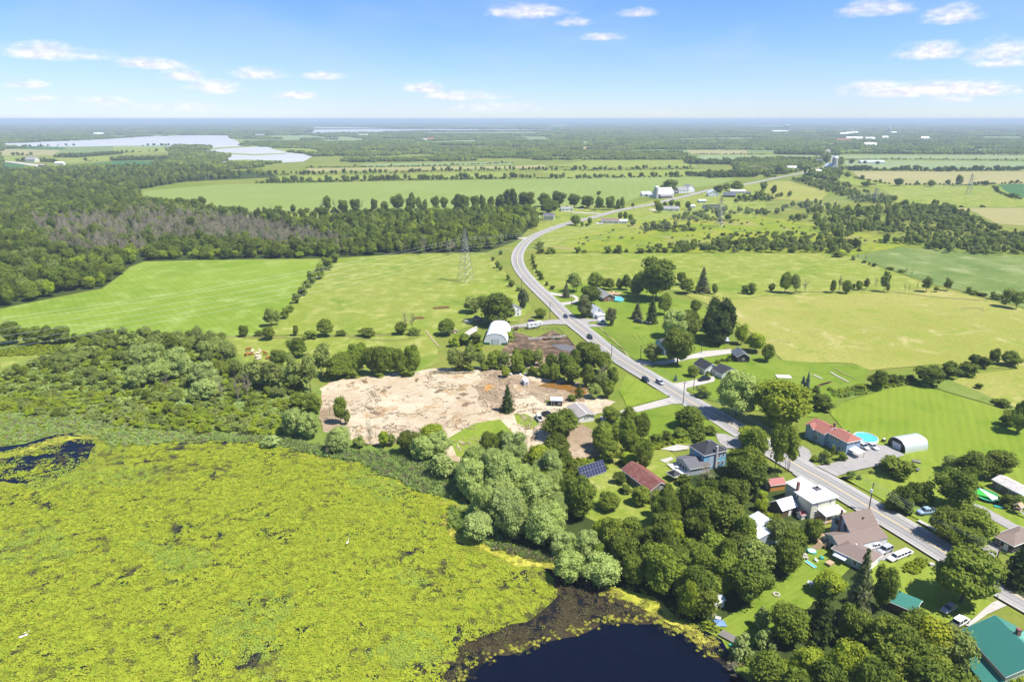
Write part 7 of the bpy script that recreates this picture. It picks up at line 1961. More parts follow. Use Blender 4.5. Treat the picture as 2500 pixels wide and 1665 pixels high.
# old white farmhouse
cen = GZ('10', 965, 190)
r = thing('farmhouse', cen + Vector((-3.5, 3.5, 0)), math.radians(-66), 'old white farmhouse half covered by the broad dark maple', 'house')
walls(r, 8, 7.5, 5.2, X['white'], rise=2.4, axis='x'); gable(r, 8, 7.5, 5.2, 2.4, 'x', X['r_lgrey']); win(r, 'e', 8, 7.5, (-1.6, 1.6), 4.0); win(r, 'e', 8, 7.5, (-1.6, 1.6), 1.6); win(r, 's', 8, 7.5, (-1.6, 1.6), 4.0)
# white cottage behind cedars
cen = GZ('7', 1195, 1090)
r = thing('white_cottage', cen + Vector((-1, 3.0, 0)), math.radians(-70), 'white gabled cottage between two grey-green cedars', 'house')
walls(r, 8.5, 7, 3.8, X['white'], rise=3.2, axis='x'); gable(r, 8.5, 7, 3.8, 3.2, 'x', X['r_light']); win(r, 'e', 8.5, 7, (0,), 4.8); win(r, 'e', 8.5, 7, (-1.2, 1.6), 1.7); walls(r, 3, 5, 2.6, X['white'], x=5.6, y=.5, name='porch_wall'); shed_roof(r, 3, 5, 2.9, 2.6, X['r_light'], x=5.6, y=.5, axis='x', name='porch_roof')
# bungalow with pool
cen, rz, w_, d_ = frame3('7', (1165, 765), (1240, 872), (1360, 880), 3.2)
r = thing('roadside_bungalow', cen, math.radians(-72), 'long bungalow with light grey shingle roof and brown brick walls beside its pool deck', 'house')
walls(r, 20, 8.5, 3.2, X['brick'], rise=2.2, axis='x'); gable(r, 20, 8.5, 3.2, 2.2, 'x', X['r_lgrey'], ov=.6); win(r, 'e', 20, 8.5, (0,), 1.8, 1.4, 1.0); win(r, 's', 20, 8.5, (-6, -2, 3, 7), 1.8, 1.5, 1.1)
cd = GZ('7', 1385, 830)
r = tag(empty('pool_deck', (cd.x, cd.y, 0), math.radians(-20)), 'raised wooden deck with colourful chairs between the grey-roofed bungalow and pool', 'deck')
for i in range(14): MB().box(-3.9 + i * .6, 0, 1.1, .54, 7, .1).build('board', X['deck'], r)
posts(r, [(-4, -3.4), (4, -3.4), (4, 3.4), (-4, 3.4)], 0, 1.1, .18, 'deck')
for i, (dx, dy, mm) in enumerate(((-2, 1, 'redp'), (-.5, 1.6, 'trim'), (1, .6, 'redp'), (2.4, 1.8, 'aqua'))):
    p = cd + Vector((dx, dy, 1.15))
    q = tag(empty('deck_chair', p, i), ['red deck chair nearest the grey-roofed bungalow', 'white deck chair on the raised pool deck', 'red deck chair nearest the pool edge', 'turquoise deck chair on the raised pool deck'][i], 'chair', 'chairs on the pool deck')
    MB().box(0, 0, .4, .6, .6, .08).build('seat', X[mm], q); MB().box(0, .3, .75, .6, .08, .7).build('backrest', X[mm], q)
    for lx in (-.25, .25):
        for ly in (-.25, .25): MB().box(lx, ly, .18, .05, .05, .36).build('leg', X['trim'], q)
# sheds at the pasture, behind the white barn
r = thing('yard_shed', GZ('10', 390, 270), math.radians(-60), 'grey shed in the shade behind the white arch barn', 'shed'); walls(r, 5, 4, 2.6, X['oldwood'], rise=1, axis='x'); gable(r, 5, 4, 2.6, 1, 'x', X['r_grey'])
r = thing('carport_frame', GZ('10', 250, 280), math.radians(-20), 'bare metal shelter frame beside the grey yard shed', 'frame')
for xx_ in (-2.5, 0, 2.5):
    MB().tube((xx_, -2, 0), (xx_, -2, 2.6), .08).tube((xx_, 2, 0), (xx_, 2, 2.6), .08).tube((xx_, -2, 2.6), (xx_, 0, 3.4), .08).tube((xx_, 2, 2.6), (xx_, 0, 3.4), .08).build('hoop', X['metal'], r)
MB().box(0, 0, .6, 4.5, 2.6, 1.2).build('hay_stack', X['stone'], r)


# ------------------------------------------------------------------ farmsteads farther along the road
def simple_house(zone, x, y, W_, D_, ze, rise, deg, wall, roof, label, axis='x', name='farmhouse', cat='house', wins=3):
    c_ = GZ(zone, x, y)
    ro = thing(name, c_, math.radians(deg), label, cat)
    W_, D_, ze, rise = W_ * K, D_ * K, ze * K, rise * K
    walls(ro, W_, D_, ze, X[wall], rise=rise, axis=axis); gable(ro, W_, D_, ze, rise, axis, X[roof], ov=.5)
    if wins:
        win(ro, 's', W_, D_, [W_ * (i - (wins - 1) / 2) / wins for i in range(wins)], min(1.8, ze * .6), 1.2, 1.3)
        win(ro, 'e', W_, D_, (0,), min(1.8, ze * .6), 1.2, 1.3)
    return ro


SH = simple_house
SH('r3', 195, 1082, 13, 9, 3, 1.6, -12, 'white', 'r_white', 'white bungalow with white metal roof at the wood edge by the road bend')
SH('r3', 340, 1082, 11, 8, 5, 2, -8, 'cream', 'r_grey', 'pale two-storey house right of the white-roofed bungalow')
SH('r3', 500, 998, 14, 8, 3, 1.6, 10, 'white', 'r_lgrey', 'white bungalow tucked under the windbreak beyond the road bend')
SH('r3', 90, 1000, 9, 6, 3, 1.4, 0, 'white', 'r_light', 'small white outbuilding under the leftmost windbreak trees', cat='shed', name='outbuilding')
SH('r3', 905, 1110, 18, 9, 3, 1.8, -14, 'white', 'r_brown', 'white bungalow with brown roof right beside the road')
SH('r3', 1015, 1112, 9, 7, 2.6, 1.2, -6, 'white', 'r_light', 'small white garage right of the brown-roofed roadside bungalow', name='garage', cat='garage')
SH('r3', 1462, 996, 17, 10, 3, 2, -6, 'white', 'r_lgrey', 'white bungalow with light grey roof between two round trees')
SH('r3', 1655, 972, 6, 5, 2.6, 1.2, 0, 'white', 'r_light', 'little white shed beside the dark roadside spruce', name='garden_shed', cat='shed', wins=0)
SH('r3', 1745, 922, 9, 6, 2.6, 1.2, 5, 'sky', 'r_light', 'pale blue shed alone in the meadow across the road', name='garden_shed', cat='shed', wins=1)
SH('r3', 1830, 978, 18, 8, 3, 1.6, 4, 'grey', 'r_dark', 'low dark-roofed shed below the steel pylon', name='shed', cat='shed', wins=2)
SH('r3', 1843, 866, 14, 10, 5, 3.2, 0, 'white', 'r_light', 'white gabled farmhouse across the road from the great barn', axis='y')
SH('r3', 2000, 872, 16, 10, 3.5, 2.8, -25, 'oldwood', 'r_old', 'grey gabled barn right of the white gabled farmhouse', name='barn', cat='barn', wins=1)
SH('r3', 2072, 836, 20, 10, 3.2, 1.6, -4, 'white', 'r_white', 'long white bungalow under trees at the far bend', wins=4)
SH('r3', 2172, 845, 6, 5, 2.6, 1.2, -4, 'oldwood', 'r_grey', 'tiny grey shed right of the long white bungalow', name='garden_shed', cat='shed', wins=0)
SH('r3', 1560, 832, 17, 12, 4.5, 3.5, 20, 'white', 'r_lgrey', 'white farmhouse with steep grey roof beyond the great barn')
SH('r3', 1620, 828, 13, 12, 6, 5, 24, 'white', 'r_lgrey', 'tall gabled white farmhouse front right of its grey-roofed wing', axis='y')
SH('r3', 1475, 842, 14, 6, 3, 1.5, 20, 'oldwood', 'r_grey', 'low grey shed between the great barn and farmhouse', name='shed', cat='shed', wins=0)
b_ = SH('r3', 1385, 872, 24, 15, 5.5, 7, 18, 'white', 'r_white', 'great barn with shining white gable roof beside the far road', name='great_barn', cat='barn', wins=3)
SH('r3', 1410, 882, 17, 8, 3.5, 2, 18, 'oldwood', 'r_lgrey', 'low lean-to barn in front of the great white-roofed barn', name='lean_to_barn', cat='barn', wins=2)
SH('r3', 1228, 862, 12, 8, 3, 3, 10, 'white', 'r_white', 'round-roofed white shed left of the silo', name='shed', cat='shed', wins=0)
SH('r3', 1268, 866, 8, 6, 3, 1.5, 10, 'white', 'r_light', 'smaller white shed between the round-roofed shed and silo', name='shed', cat='shed', wins=0)
SH('r4', 212, 628, 20, 12, 5, 4, 5, 'white', 'r_white', 'white farmhouse among trees left of the far road')
SH('r4', 575, 630, 14, 22, 8, 7, 30, 'oldwood', 'r_light', 'grey barn beside the tall far silo', axis='y', name='barn', cat='barn', wins=1)
SH('r4', 458, 664, 10, 8, 7, 2, 0, 'sky', 'r_white', 'narrow pale grain shed left of the far barn', name='shed', cat='shed', wins=0)
SH('r4', 565, 672, 18, 8, 3, 2, 0, 'brick', 'r_red', 'red outbuilding in front of the far grey barn', name='outbuilding', cat='shed', wins=0)
SH('r4', 510, 650, 12, 8, 3, 2, 0, 'white', 'r_tan', 'pale outbuilding left of the far grey barn', name='outbuilding', cat='shed', wins=0)
SH('r4', 470, 545, 14, 8, 4, 2, -20, 'grey', 'r_grey', 'dark-roofed house at the foot of the far rising road', wins=1)
SH('r4', 950, 562, 56, 14, 4, 3, 0, 'white', 'r_light', 'long pale livestock shed alone in the far green field', name='livestock_shed', cat='shed', wins=0)
SH('r4', 685, 362, 60, 25, 8, 6, 0, 'brick', 'r_red', 'red building at the crest of the far road', name='far_building', cat='building', wins=0)
for i, (x, y, W_, lab) in enumerate(((700, 302, 60, 'bright white distant building left of the skyline cluster'), (747, 294, 50, 'square white distant building highest in the skyline cluster'), (803, 289, 35, 'small white distant building right of the skyline cluster'),
                                     (1156, 290, 35, 'tiny white distant building at the right skyline'), (770, 346, 60, 'white distant roof right beside the far road'), (830, 348, 40, 'small white distant roof second right of the far road'),
                                     (935, 350, 45, 'lone white distant roof before the tan strip'), (1440, 345, 40, 'lone white distant house in the right-hand woods'), (1075, 338, 30, 'narrow white distant house in the middle woods'), (925, 408, 34, 'white distant farmhouse roof among trees'),
                                     (962, 412, 26, 'smaller white distant farm roof beside its neighbour'), (110, 278, 130, 'long white industrial building on the left of the distant silos'))):
    SH('r4', x, y, W_, W_ * .35, 8, 7, 0, 'white', 'r_white', lab, name='far_building', cat='building', wins=0)
SH('r1', 300, 552, 26, 16, 7, 6, -8, 'cream', 'r_lgrey', 'large pale farmhouse beside the farm track on the left plain')
SH('r1', 393, 595, 14, 9, 4, 2, -8, 'brownwood', 'r_tan', 'tan shed at the end of the farm track', name='shed', cat='shed', wins=0)
SH('r1', 553, 574, 20, 10, 4, 2.5, 0, 'white', 'r_white', 'white-roofed shed in the middle of the left plain', name='shed', cat='shed', wins=0)
SH('r1', 912, 304, 60, 25, 9, 7, 0, 'white', 'r_white', 'white house on the far shore of the left lake', wins=0)
SH('r2', 1050, 364, 40, 14, 6, 4, 0, 'white', 'r_tan', 'pale farm buildings before the round lakeside wood', wins=0)
SH('r2', 985, 312, 60, 18, 6, 5, 0, 'white', 'r_white', 'white farm roofs against the lakeside wood', wins=0)
SH('r2', 1610, 354, 30, 14, 8, 7, 0, 'brick', 'r_red', 'red barn on the distant middle plain', name='barn', cat='barn', wins=0)
SH('r2', 1550, 354, 44, 12, 5, 4, 0, 'white', 'r_white', 'white sheds left of the distant red barn', name='shed', cat='shed', wins=0)
SH('r2', 36, 318, 50, 20, 8, 8, 0, 'white', 'r_lgrey', 'grey-roofed house at the left lakeside', wins=0)
SH('r2', 1815, 1160, 7, 6, 4, 3, -30, 'orange', 'r_red', 'reddish gable peeping out of the wood near the pylon', axis='y', name='wood_cottage', wins=1)
SH('6', 1742, 105, 8, 7, 6, 2.5, -20, 'white', 'r_light', 'white house front glimpsed among the spruces', name='wood_cottage', wins=1)


def silo(zone, x, y, r_, h_, label):
    c_ = GZ(zone, x, y)
    ro = tag(empty('silo', (c_.x, c_.y, 0)), label, 'silo')
    MB().cyl(0, 0, 0, h_, r_, 20).build('shell', X['concrete'], ro, False)
    for z_ in range(2, int(h_), 3): MB().cyl(0, 0, z_, z_ + .12, r_ + .06, 20).build('hoop', X['metal'], ro)
    m = MB()
    for i in range(4):
        a0, a1 = math.pi / 2 * i / 4, math.pi / 2 * (i + 1) / 4
        m.cyl(0, 0, h_ + math.sin(a0) * r_ * .7, h_ + math.sin(a1) * r_ * .7, r_ * math.cos(a0), 20, 0, max(.05, r_ * math.cos(a1)))
    m.build('dome', X['alu'], ro)


silo('r3', 1325, 886, 3.6, 17, 'concrete silo with domed cap in front of the great barn')
silo('r4', 605, 632, 6.5, 30, 'tall round silo with bright dome beside the far road')
silo('r4', 1108, 292, 9, 50, 'slim white tower on the distant right plain')
silo('r4', 165, 276, 9, 60, 'first of the pale silos at the distant industrial building')
silo('r4', 183, 276, 9, 60, 'second, rightmost pale silo at the distant industrial building')
# ------------------------------------------------------------------ vehicles
PAINT = {}


def paint(c):
    if c not in PAINT:
        col = {'navy': (.02, .035, .09), 'black': (.015, .016, .02), 'silver': (.42, .43, .45), 'white': (.78, .78, .78), 'blue': (.30, .42, .62), 'purple': (.09, .03, .10), 'darkblue': (.02, .03, .055), 'grey': (.30, .32, .35), 'red': (.5, .03, .03)}[c]
        PAINT[c] = plain('paint_' + c, col, 0.22, 0.5, var=.03)
    return PAINT[c]


M_TAIL = plain('red_lamp_glass', (.45, .02, .015), .3); M_HEAD = plain('clear_lamp_glass', (.7, .72, .74), .15)


def hull(st, k=None):
    """loft: stations (x, half width bottom, half width top, z bottom, z top)"""
    m = MB(); vs, fs = [], []
    for x, wb, wt, zb, zt in st:
        zm = zb + (zt - zb) * .45
        vs += [(x, -wb * .94, zb), (x, -wb, zm), (x, -wt, zt - .06), (x, -wt * .88, zt), (x, wt * .88, zt), (x, wt, zt - .06), (x, wb, zm), (x, wb * .94, zb)]
    n_ = 8
    for i in range(len(st) - 1):
        for j in range(n_):
            a, b = i * n_ + j, i * n_ + (j + 1) % n_
            fs.append((a, a + n_, b + n_, b))
    fs.append(tuple(range(n_))); fs.append(tuple(reversed(range(len(vs) - n_, len(vs)))))
    return m.faces(vs, fs)


def car(kind, zone, px_, py_, col, label, hd, cat='car', name='parked_car', sc=1.0, group=None):
    p = GZ(zone, px_, py_); z0 = .55 if near_road(p.x, p.y, 6.5) else .45
    if p.y > 700: z0 = .1
    o = tag(empty(name, (p.x, p.y, z0), hd), label, cat, group)
    o.scale = (sc * 1.08, sc * 1.08, sc * 1.08)
    L_ = {'sedan': 4.7, 'suv': 4.7, 'van': 5.4, 'pickup': 5.7, 'limo': 8.6, 'hatch': 4.3}[kind]
    a = L_ / 2
    W_ = .90 if kind in ('sedan', 'hatch', 'limo') else .98
    hb = {'sedan': .88, 'hatch': .9, 'suv': 1.02, 'van': 1.05, 'pickup': 1.1, 'limo': .92}[kind]
    zb = .25 if kind in ('sedan', 'hatch', 'limo') else .38
    pt = paint(col)
    if kind == 'pickup':
        body = hull([(-a, W_ * .92, W_ * .9, zb + .1, hb), (-a + .1, W_, W_ * .97, zb, hb + .02), (-a + 1.95, W_, W_ * .97, zb, hb + .02)])
        b = hull([(-a + 1.95, W_, W_ * .97, zb, hb), (a - 1.0, W_, W_ * .96, zb, hb), (a - .35, W_ * .97, W_ * .9, zb, hb - .06), (a, W_ * .86, W_ * .8, zb + .08, hb - .25)])
        body.faces(b.v, b.f); body.build('body', pt, o)
        MB().box(-a + 1.03, 0, hb + .045, 1.7, W_ * 1.6, .03).build('truck_bed', X['rubber'], o)
        cab = (-a + 2.0, -a + 2.15, a - 2.0, a - 1.35, hb, hb + .72)
    else:
        nose = {'sedan': .30, 'hatch': .26, 'suv': .24, 'van': .16, 'limo': .17}[kind] * L_
        hull([(-a, W_ * .86, W_ * .8, zb + .1, hb - .12), (-a + .25, W_ * .97, W_ * .92, zb, hb - .02), (-a + .9, W_, W_ * .95, zb, hb), (a - nose, W_, W_ * .95, zb, hb), (a - .4, W_ * .97, W_ * .88, zb, hb - .15), (a, W_ * .84, W_ * .78, zb + .08, hb - .3)]).build('body', pt, o)
        top = {'sedan': 1.43, 'hatch': 1.47, 'suv': 1.72, 'van': 2.0, 'limo': 1.48}[kind]
        bk = {'sedan': .45, 'hatch': .15, 'suv': .08, 'van': .05, 'limo': .6}[kind]
        cab = (-a + bk, -a + bk + (.75 if kind in ('sedan', 'limo') else .3), a - nose - .75, a - nose + .05, hb - .03, top)
    x0, x1, x2, x3, zc, zt = cab
    wt_ = W_ * .76
    g = MB().faces([(x0, -W_ * .93, zc), (x3, -W_ * .93, zc), (x3, W_ * .93, zc), (x0, W_ * .93, zc), (x1, -wt_, zt - .05), (x2, -wt_, zt - .05), (x2, wt_, zt - .05), (x1, wt_, zt - .05)],
                   [(0, 1, 5, 4), (1, 2, 6, 5), (2, 3, 7, 6), (3, 0, 4, 7), (4, 5, 6, 7)])
    g.build('window', X['glass'], o)
    rf = MB().box((x1 + x2) / 2, 0, zt - .01, (x2 - x1) + .12, wt_ * 2 + .06, .07)
    for xp in ([x1 + (x2 - x1) * .5] if kind != 'limo' else [x1 + (x2 - x1) * t for t in (.25, .5, .75)]) + ([x1 + .9] if kind == 'van' else []):
        for s_ in (-1, 1): rf.faces([(xp - .07, s_ * (W_ * .94), zc), (xp + .07, s_ * (W_ * .94), zc), (xp + .07, s_ * (wt_ + .02), zt), (xp - .07, s_ * (wt_ + .02), zt)], [(0, 1, 2, 3)])
    for (xa, xb_) in ((x0, x1), (x3, x2)):
        for s_ in (-1, 1): rf.tube((xa, s_ * W_ * .92, zc), (xb_, s_ * (wt_ - .01), zt - .03), .045, .045, 4)
    rf.build('roof', pt, o)
    if kind == 'van': MB().box(-a + 1.2, 0, (zc + top) / 2, 1.7, W_ * 1.84, top - zc - .1).build('rear_panel', pt, o)
    r_ = .34 if kind in ('sedan', 'hatch', 'limo') else .39
    wb_ = L_ * .30
    for sx in (-1, 1):
        for sy in (-1, 1):
            w2_ = MB().tube((sx * wb_, sy * (W_ - .12), r_), (sx * wb_, sy * (W_ + .03), r_), r_, r_, 12).build('wheel', X['rubber'], o)
            MB().tube((sx * wb_, sy * (W_ + .03), r_), (sx * wb_, sy * (W_ + .05), r_), r_ * .6, r_ * .6, 8).build('rim', X['metal'], w2_)
    for sy in (-1, 1):
        MB().box(a - .08, sy * W_ * .62, hb - .36, .14, .34, .16).build('headlight', M_HEAD, o)
        MB().box(-a + .03, sy * W_ * .68, hb - .25, .1, .26, .2).build('tail_light', M_TAIL, o)
    return o


def road_dir(zone, x, y):
    p = GZ(zone, x, y)
    i = min(range(1, len(road_pts) - 1), key=lambda j: (road_pts[j] - p).length)
    t = road_pts[i + 1] - road_pts[i - 1]
    return math.atan2(t.y, t.x)


def hdg(zone, a, b):
    p, q = GZ(zone, *a), GZ(zone, *b)
    return math.atan2(q.y - p.y, q.x - p.x)


car('hatch', '7', 835, 1092, 'navy', 'dark blue car driving on the road, farthest of the four', road_dir('7', 835, 1090) + math.pi, name='moving_car', group='cars driving along the road')
car('suv', '7', 1107, 1328, 'black', 'black car driving towards the viewer on the near lane by the barnyard', road_dir('7', 1107, 1325) + math.pi, name='moving_car', group='cars driving along the road')
car('hatch', '11', 1022, 1112, 'darkblue', 'dark car on the road just ahead of the silver one', road_dir('11', 1022, 1110) + math.pi, name='moving_car', group='cars driving along the road')
car('suv', '11', 1226, 1155, 'silver', 'silver car driving on the road beside the dark car', road_dir('11', 1226, 1150) + math.pi, name='moving_car', group='cars driving along the road')
car('van', '7', 1245, 1160, 'white', 'white van parked on the driveway by the white cottage', hdg('7', (1190, 1160), (1300, 1165)), 'van', 'parked_van')
car('pickup', '7', 1655, 1150, 'darkblue', 'dark pickup truck parked on the lawn beside the boat', hdg('7', (1600, 1140), (1700, 1160)), 'pickup truck', 'pickup_truck')
car('pickup', '11', 1852, 1105, 'black', 'black pickup truck parked before the charcoal-roofed cottage', hdg('11', (1930, 1090), (1775, 1115)), 'pickup truck', 'pickup_truck')
car('pickup', '12', 672, 385, 'white', 'white pickup truck parked on the sandy lot left of the bungalow', hdg('12', (700, 425), (645, 350)), 'pickup truck', 'pickup_truck')
car('pickup', '12', 790, 335, 'black', 'dark truck partly hidden by the round tree on the sandy lot', hdg('12', (830, 360), (760, 320)), 'pickup truck', 'pickup_truck')
car('sedan', '14', 1335, 1135, 'white', 'white car parked on the grey yard between pool and quonset shed', hdg('14', (1260, 1085), (1400, 1165)))
car('suv', '14', 1195, 1135, 'white', 'white car parked against the end of the long blue-grey house', hdg('14', (1130, 1095), (1265, 1160)))
car('pickup', '15', 935, 1020, 'blue', 'light blue pickup truck under the deep green tree at the roadside', hdg('15', (1060, 1010), (830, 1040)), 'pickup truck', 'pickup_truck')
car('sedan', '18', 370, 90, 'white', 'white car with black sunroof nearest the low wide garage', hdg('18', (420, 70), (320, 100)))
car('suv', '18', 497, 135, 'silver', 'silver car parked between white car and limousine', hdg('18', (550, 105), (440, 155)))
car('limo', '18', 665, 192, 'white', 'long white limousine parked on the paved yard', hdg('18', (790, 125), (545, 225)), 'limousine', 'limousine')
car('sedan', '18', 1205, 785, 'grey', 'grey car in dappled shade under the roadside tree', hdg('18', (1260, 740), (1150, 800)))
car('suv', '18', 1335, 930, 'white', 'white car half hidden behind the yellowing tree by the hall', hdg('18', (1290, 960), (1385, 900)))
car('suv', '7', 455, 1150, 'purple', 'dark purple car behind the white travel trailer', hdg('7', (400, 1150), (500, 1140)))
car('sedan', 'r3', 640, 988, 'white', 'small white car before the far windbreak', 0.1)
car('sedan', 'r4', 135, 692, 'white', 'tiny light car on the far road', road_dir('r4', 135, 692), name='moving_car')

# travel trailer
c = GZ('7', 485, 1205)
o = tag(empty('travel_trailer', (c.x, c.y, .45), hdg('7', (405, 1200), (565, 1180))), 'white travel trailer with blue stripe parked on the farm driveway', 'trailer')
hull([(-4.6, 1.2, 1.18, .6, 3.1), (-4.4, 1.25, 1.22, .55, 3.3), (1.8, 1.25, 1.22, .55, 3.3), (1.85, 1.25, 1.22, 1.4, 3.4), (4.2, 1.22, 1.15, 1.5, 3.4), (4.7, 1.1, 1.0, 1.9, 2.9)]).build('body', paint('white'), o)
for x_, z_, ww in ((-2.6, 2.1, 1.0), (-.2, 2.2, .8), (3.2, 2.5, 1.0)): MB().box(x_, -1.26, z_, ww, .06, .6).build('window', X['glass'], o)
MB().box(-1.2, -1.27, 2.85, 6, .04, .16).box(.9, -1.27, 1.7, .3, .04, 1.2).build('stripe', paint('navy'), o)
for x_ in (-1.6, -.7):
    for s_ in (-1, 1): MB().tube((x_, s_ * 1.05, .38), (x_, s_ * 1.24, .38), .38, .38, 12).build('wheel', X['rubber'], o)
# boat on trailer
c = GZ('7', 1760, 1165)
o = tag(empty('boat', (c.x, c.y, .45), hdg('7', (1720, 1155), (1800, 1180))), 'small grey open boat on a trailer behind the dark pickup', 'boat')
hull([(-2.6, .9, 1.0, .6, 1.3), (.6, .9, 1.0, .6, 1.35), (2.0, .5, .65, .75, 1.45), (2.8, .08, .12, 1.1, 1.55)]).build('hull', paint('grey'), o)
MB().box(-.6, 0, 1.36, 3.4, 1.4, .05).build('deck', X['trim'], o)
for s_ in (-1, 1): MB().tube((-.5, s_ * .9, .32), (-.5, s_ * 1.08, .32), .32, .32, 10).build('wheel', X['rubber'], o)
# red tractor, cart
c = GZ('10', 740, 365)
o = tag(empty('tractor', (c.x, c.y, .3), 2.4), 'small red tractor beside the white arch barn', 'tractor')
MB().box(.8, 0, 1.15, 1.9, .8, .8).box(-.6, 0, .9, 1.2, 1.0, .5).build('body', X['redp'], o); MB().box(-.6, 0, 2.5, 1.4, 1.3, .1).build('canopy', X['redp'], o)
for s_ in (-1, 1):
    MB().tube((-.8, s_ * .65, .8), (-.8, s_ * 1.0, .8), .8, .8, 14).build('wheel', X['rubber'], o); MB().tube((1.2, s_ * .6, .45), (1.2, s_ * .85, .45), .45, .45, 12).build('wheel', X['rubber'], o)
    MB().tube((-1.2, s_ * .55, 1.1), (-1.2, s_ * .55, 2.5), .05).tube((0, s_ * .55, 1.1), (0, s_ * .55, 2.5), .05).build('canopy_post', X['black'], o)
c = GZ('10', 932, 385)
o = tag(empty('farm_cart', (c.x, c.y, .3), .3), 'small dark farm cart at the barnyard gate', 'cart')
MB().box(0, 0, 1.1, 2.4, 1.7, 1.2).build('box', X['brownwood'], o)
for s_ in (-1, 1): MB().tube((0, s_ * .9, .45), (0, s_ * 1.05, .45), .45, .45, 10).build('wheel', X['rubber'], o)
c = GZ('14', 1925, 1440)
o = tag(empty('utility_trailer', (c.x, c.y, .3), -.9), 'small flat utility trailer beside the dense shrub on the lawn', 'trailer')
MB().box(0, 0, .6, 3.4, 1.8, .1).build('bed', X['metal'], o); MB().box(-1.6, 0, 1.0, .08, 1.8, .8).build('tailgate', X['trim'], o)
for s_ in (-1, 1): MB().tube((0, s_ * .95, .35), (0, s_ * 1.1, .35), .35, .35, 10).build('wheel', X['rubber'], o)
c = GZ('14', 1490, 1040)
o = tag(empty('garden_tractor', (c.x, c.y, .3), .8), 'white and dark garden tractor beside the quonset shed', 'tractor')
MB().box(.5, 0, .8, 1.2, .6, .5).build('bonnet', X['trim'], o); MB().box(-.4, 0, .7, .8, .8, .4).build('seat', X['black'], o)
for s_ in (-1, 1):
    for x_ in (-.6, .8): MB().tube((x_, s_ * .4, .32), (x_, s_ * .62, .32), .32, .32, 10).build('wheel', X['rubber'], o)

# ------------------------------------------------------------------ utility poles and their wires
def pole(zone, x, y, h_, label, lamp=None, arm=True, trafo=False, lean=0.0, name='utility_pole'):
    c_ = GZ(zone, x, y)
    o = tag(empty(name, (c_.x, c_.y, 0), road_dir(zone, x, y) + math.pi / 2), label, 'utility pole')
    MB().tube((0, 0, 0), (lean, 0, h_), .20, .13, 8).build('shaft', X['pole'], o)
    if arm: MB().box(0, 0, h_ - .7, 2.2, .12, .12).build('crossarm', X['pole'], o)
    if arm:
        for x_ in (-1, 0, 1): MB().cyl(x_, 0, h_ - .64, h_ - .38, .06, 6).build('insulator', X['trim'], o)
    if trafo: MB().cyl(.45, 0, h_ - 3.4, h_ - 2.2, .34, 12).build('transformer', X['trim'], o)
    if lamp is not None:
        MB().tube((0, 0, h_ - 3.0), (lamp * 3.2, 0, h_ - 2.0), .07, .06, 6).build('lamp_arm', X['metal'], o)
        MB().box(lamp * 3.5, 0, h_ - 2.0, .95, .36, .18).build('lamp_head', X['trim'], o)
    return Vector((c_.x, c_.y, h_))


def hz(zone, bx, by, ty):
    """height of a vertical thing from its base and top pixels"""
    X0, Y0 = sp(zone, bx, by); ty = sp(zone, bx, ty)[1]
    g = G(X0, Y0); lo, hi_ = 0.0, 90.0
    for _ in range(30):
        m = (lo + hi_) / 2
        if proj((g.x, g.y, m))[1] > ty: lo = m
        else: hi_ = m
    return m


PL = [('7', 340, 755, 630, 'wooden pole beside the road bend, first before the loop driveway', None, False), ('7', 657, 1115, 905, 'wooden pole on the lawn of the old white farmhouse', None, False),
      ('7', 898, 975, 830, 'wooden pole on the grass island of the loop driveway', None, False), ('11', 540, 755, 595, 'pole with white street lamp arm over the road', 1, True),
      ('11', 950, 800, 595, 'slim wooden pole on the big mown lawn', None, False), ('11', 1810, 720, 620, 'short pole by the track to the weathered barn', None, False),
      ('11', 1552, 1450, 1110, 'tall dark utility pole at the driveway junction', None, True), ('11', 1700, 1245, 1010, 'slim pole before the charcoal-roofed cottage', None, False),
      ('15', 120, 975, 570, 'tall utility pole with white transformer opposite the steep-gabled house', None, True), ('18', 1722, 300, 150, 'utility pole with street lamp at the lower road', 1, True)]
ptop = {}
for i, (zn, x, y, ty, lab, lamp, arm) in enumerate(PL):
    ptop[i] = pole(zn, x, y, max(7, min(13, hz(zn, x, y, ty))), lab, lamp, arm, trafo=(i == 8))
FPL = [('r3', 762, 1030, 950, 'roadside pole at the far driveway, left one'), ('r3', 1118, 1000, 935, 'roadside pole past the white-roofed barn field'), ('r3', 548, 1035, 940, 'pole before the far white bungalow'), ('r3', 360, 1110, 1040, 'pole right of the pale two-storey house'),
       ('r3', 1745, 850, 800, 'pole at the farmhouse entrance on the far road')]
for i, (zn, x, y, ty, lab) in enumerate(FPL): ptop[20 + i] = pole(zn, x, y, 10.5, lab)


def cable(name, pts, sag, r_, mat, label, group=None, cat='cable', seg=10):
    m = MB()
    P = []
    for a, b in zip(pts, pts[1:]):
        for i in range(seg):
            t = i / seg
            p = a.lerp(b, t); p = p - Vector((0, 0, sag * 4 * t * (1 - t)))
            P.append(p)
    P.append(pts[-1])
    for a, b in zip(P, P[1:]): 
        V, F = tube(a, b, r_, r_, 3); m.faces(V.tolist(), F)
    return tag(m.build(name, X[mat]), label, cat, group)


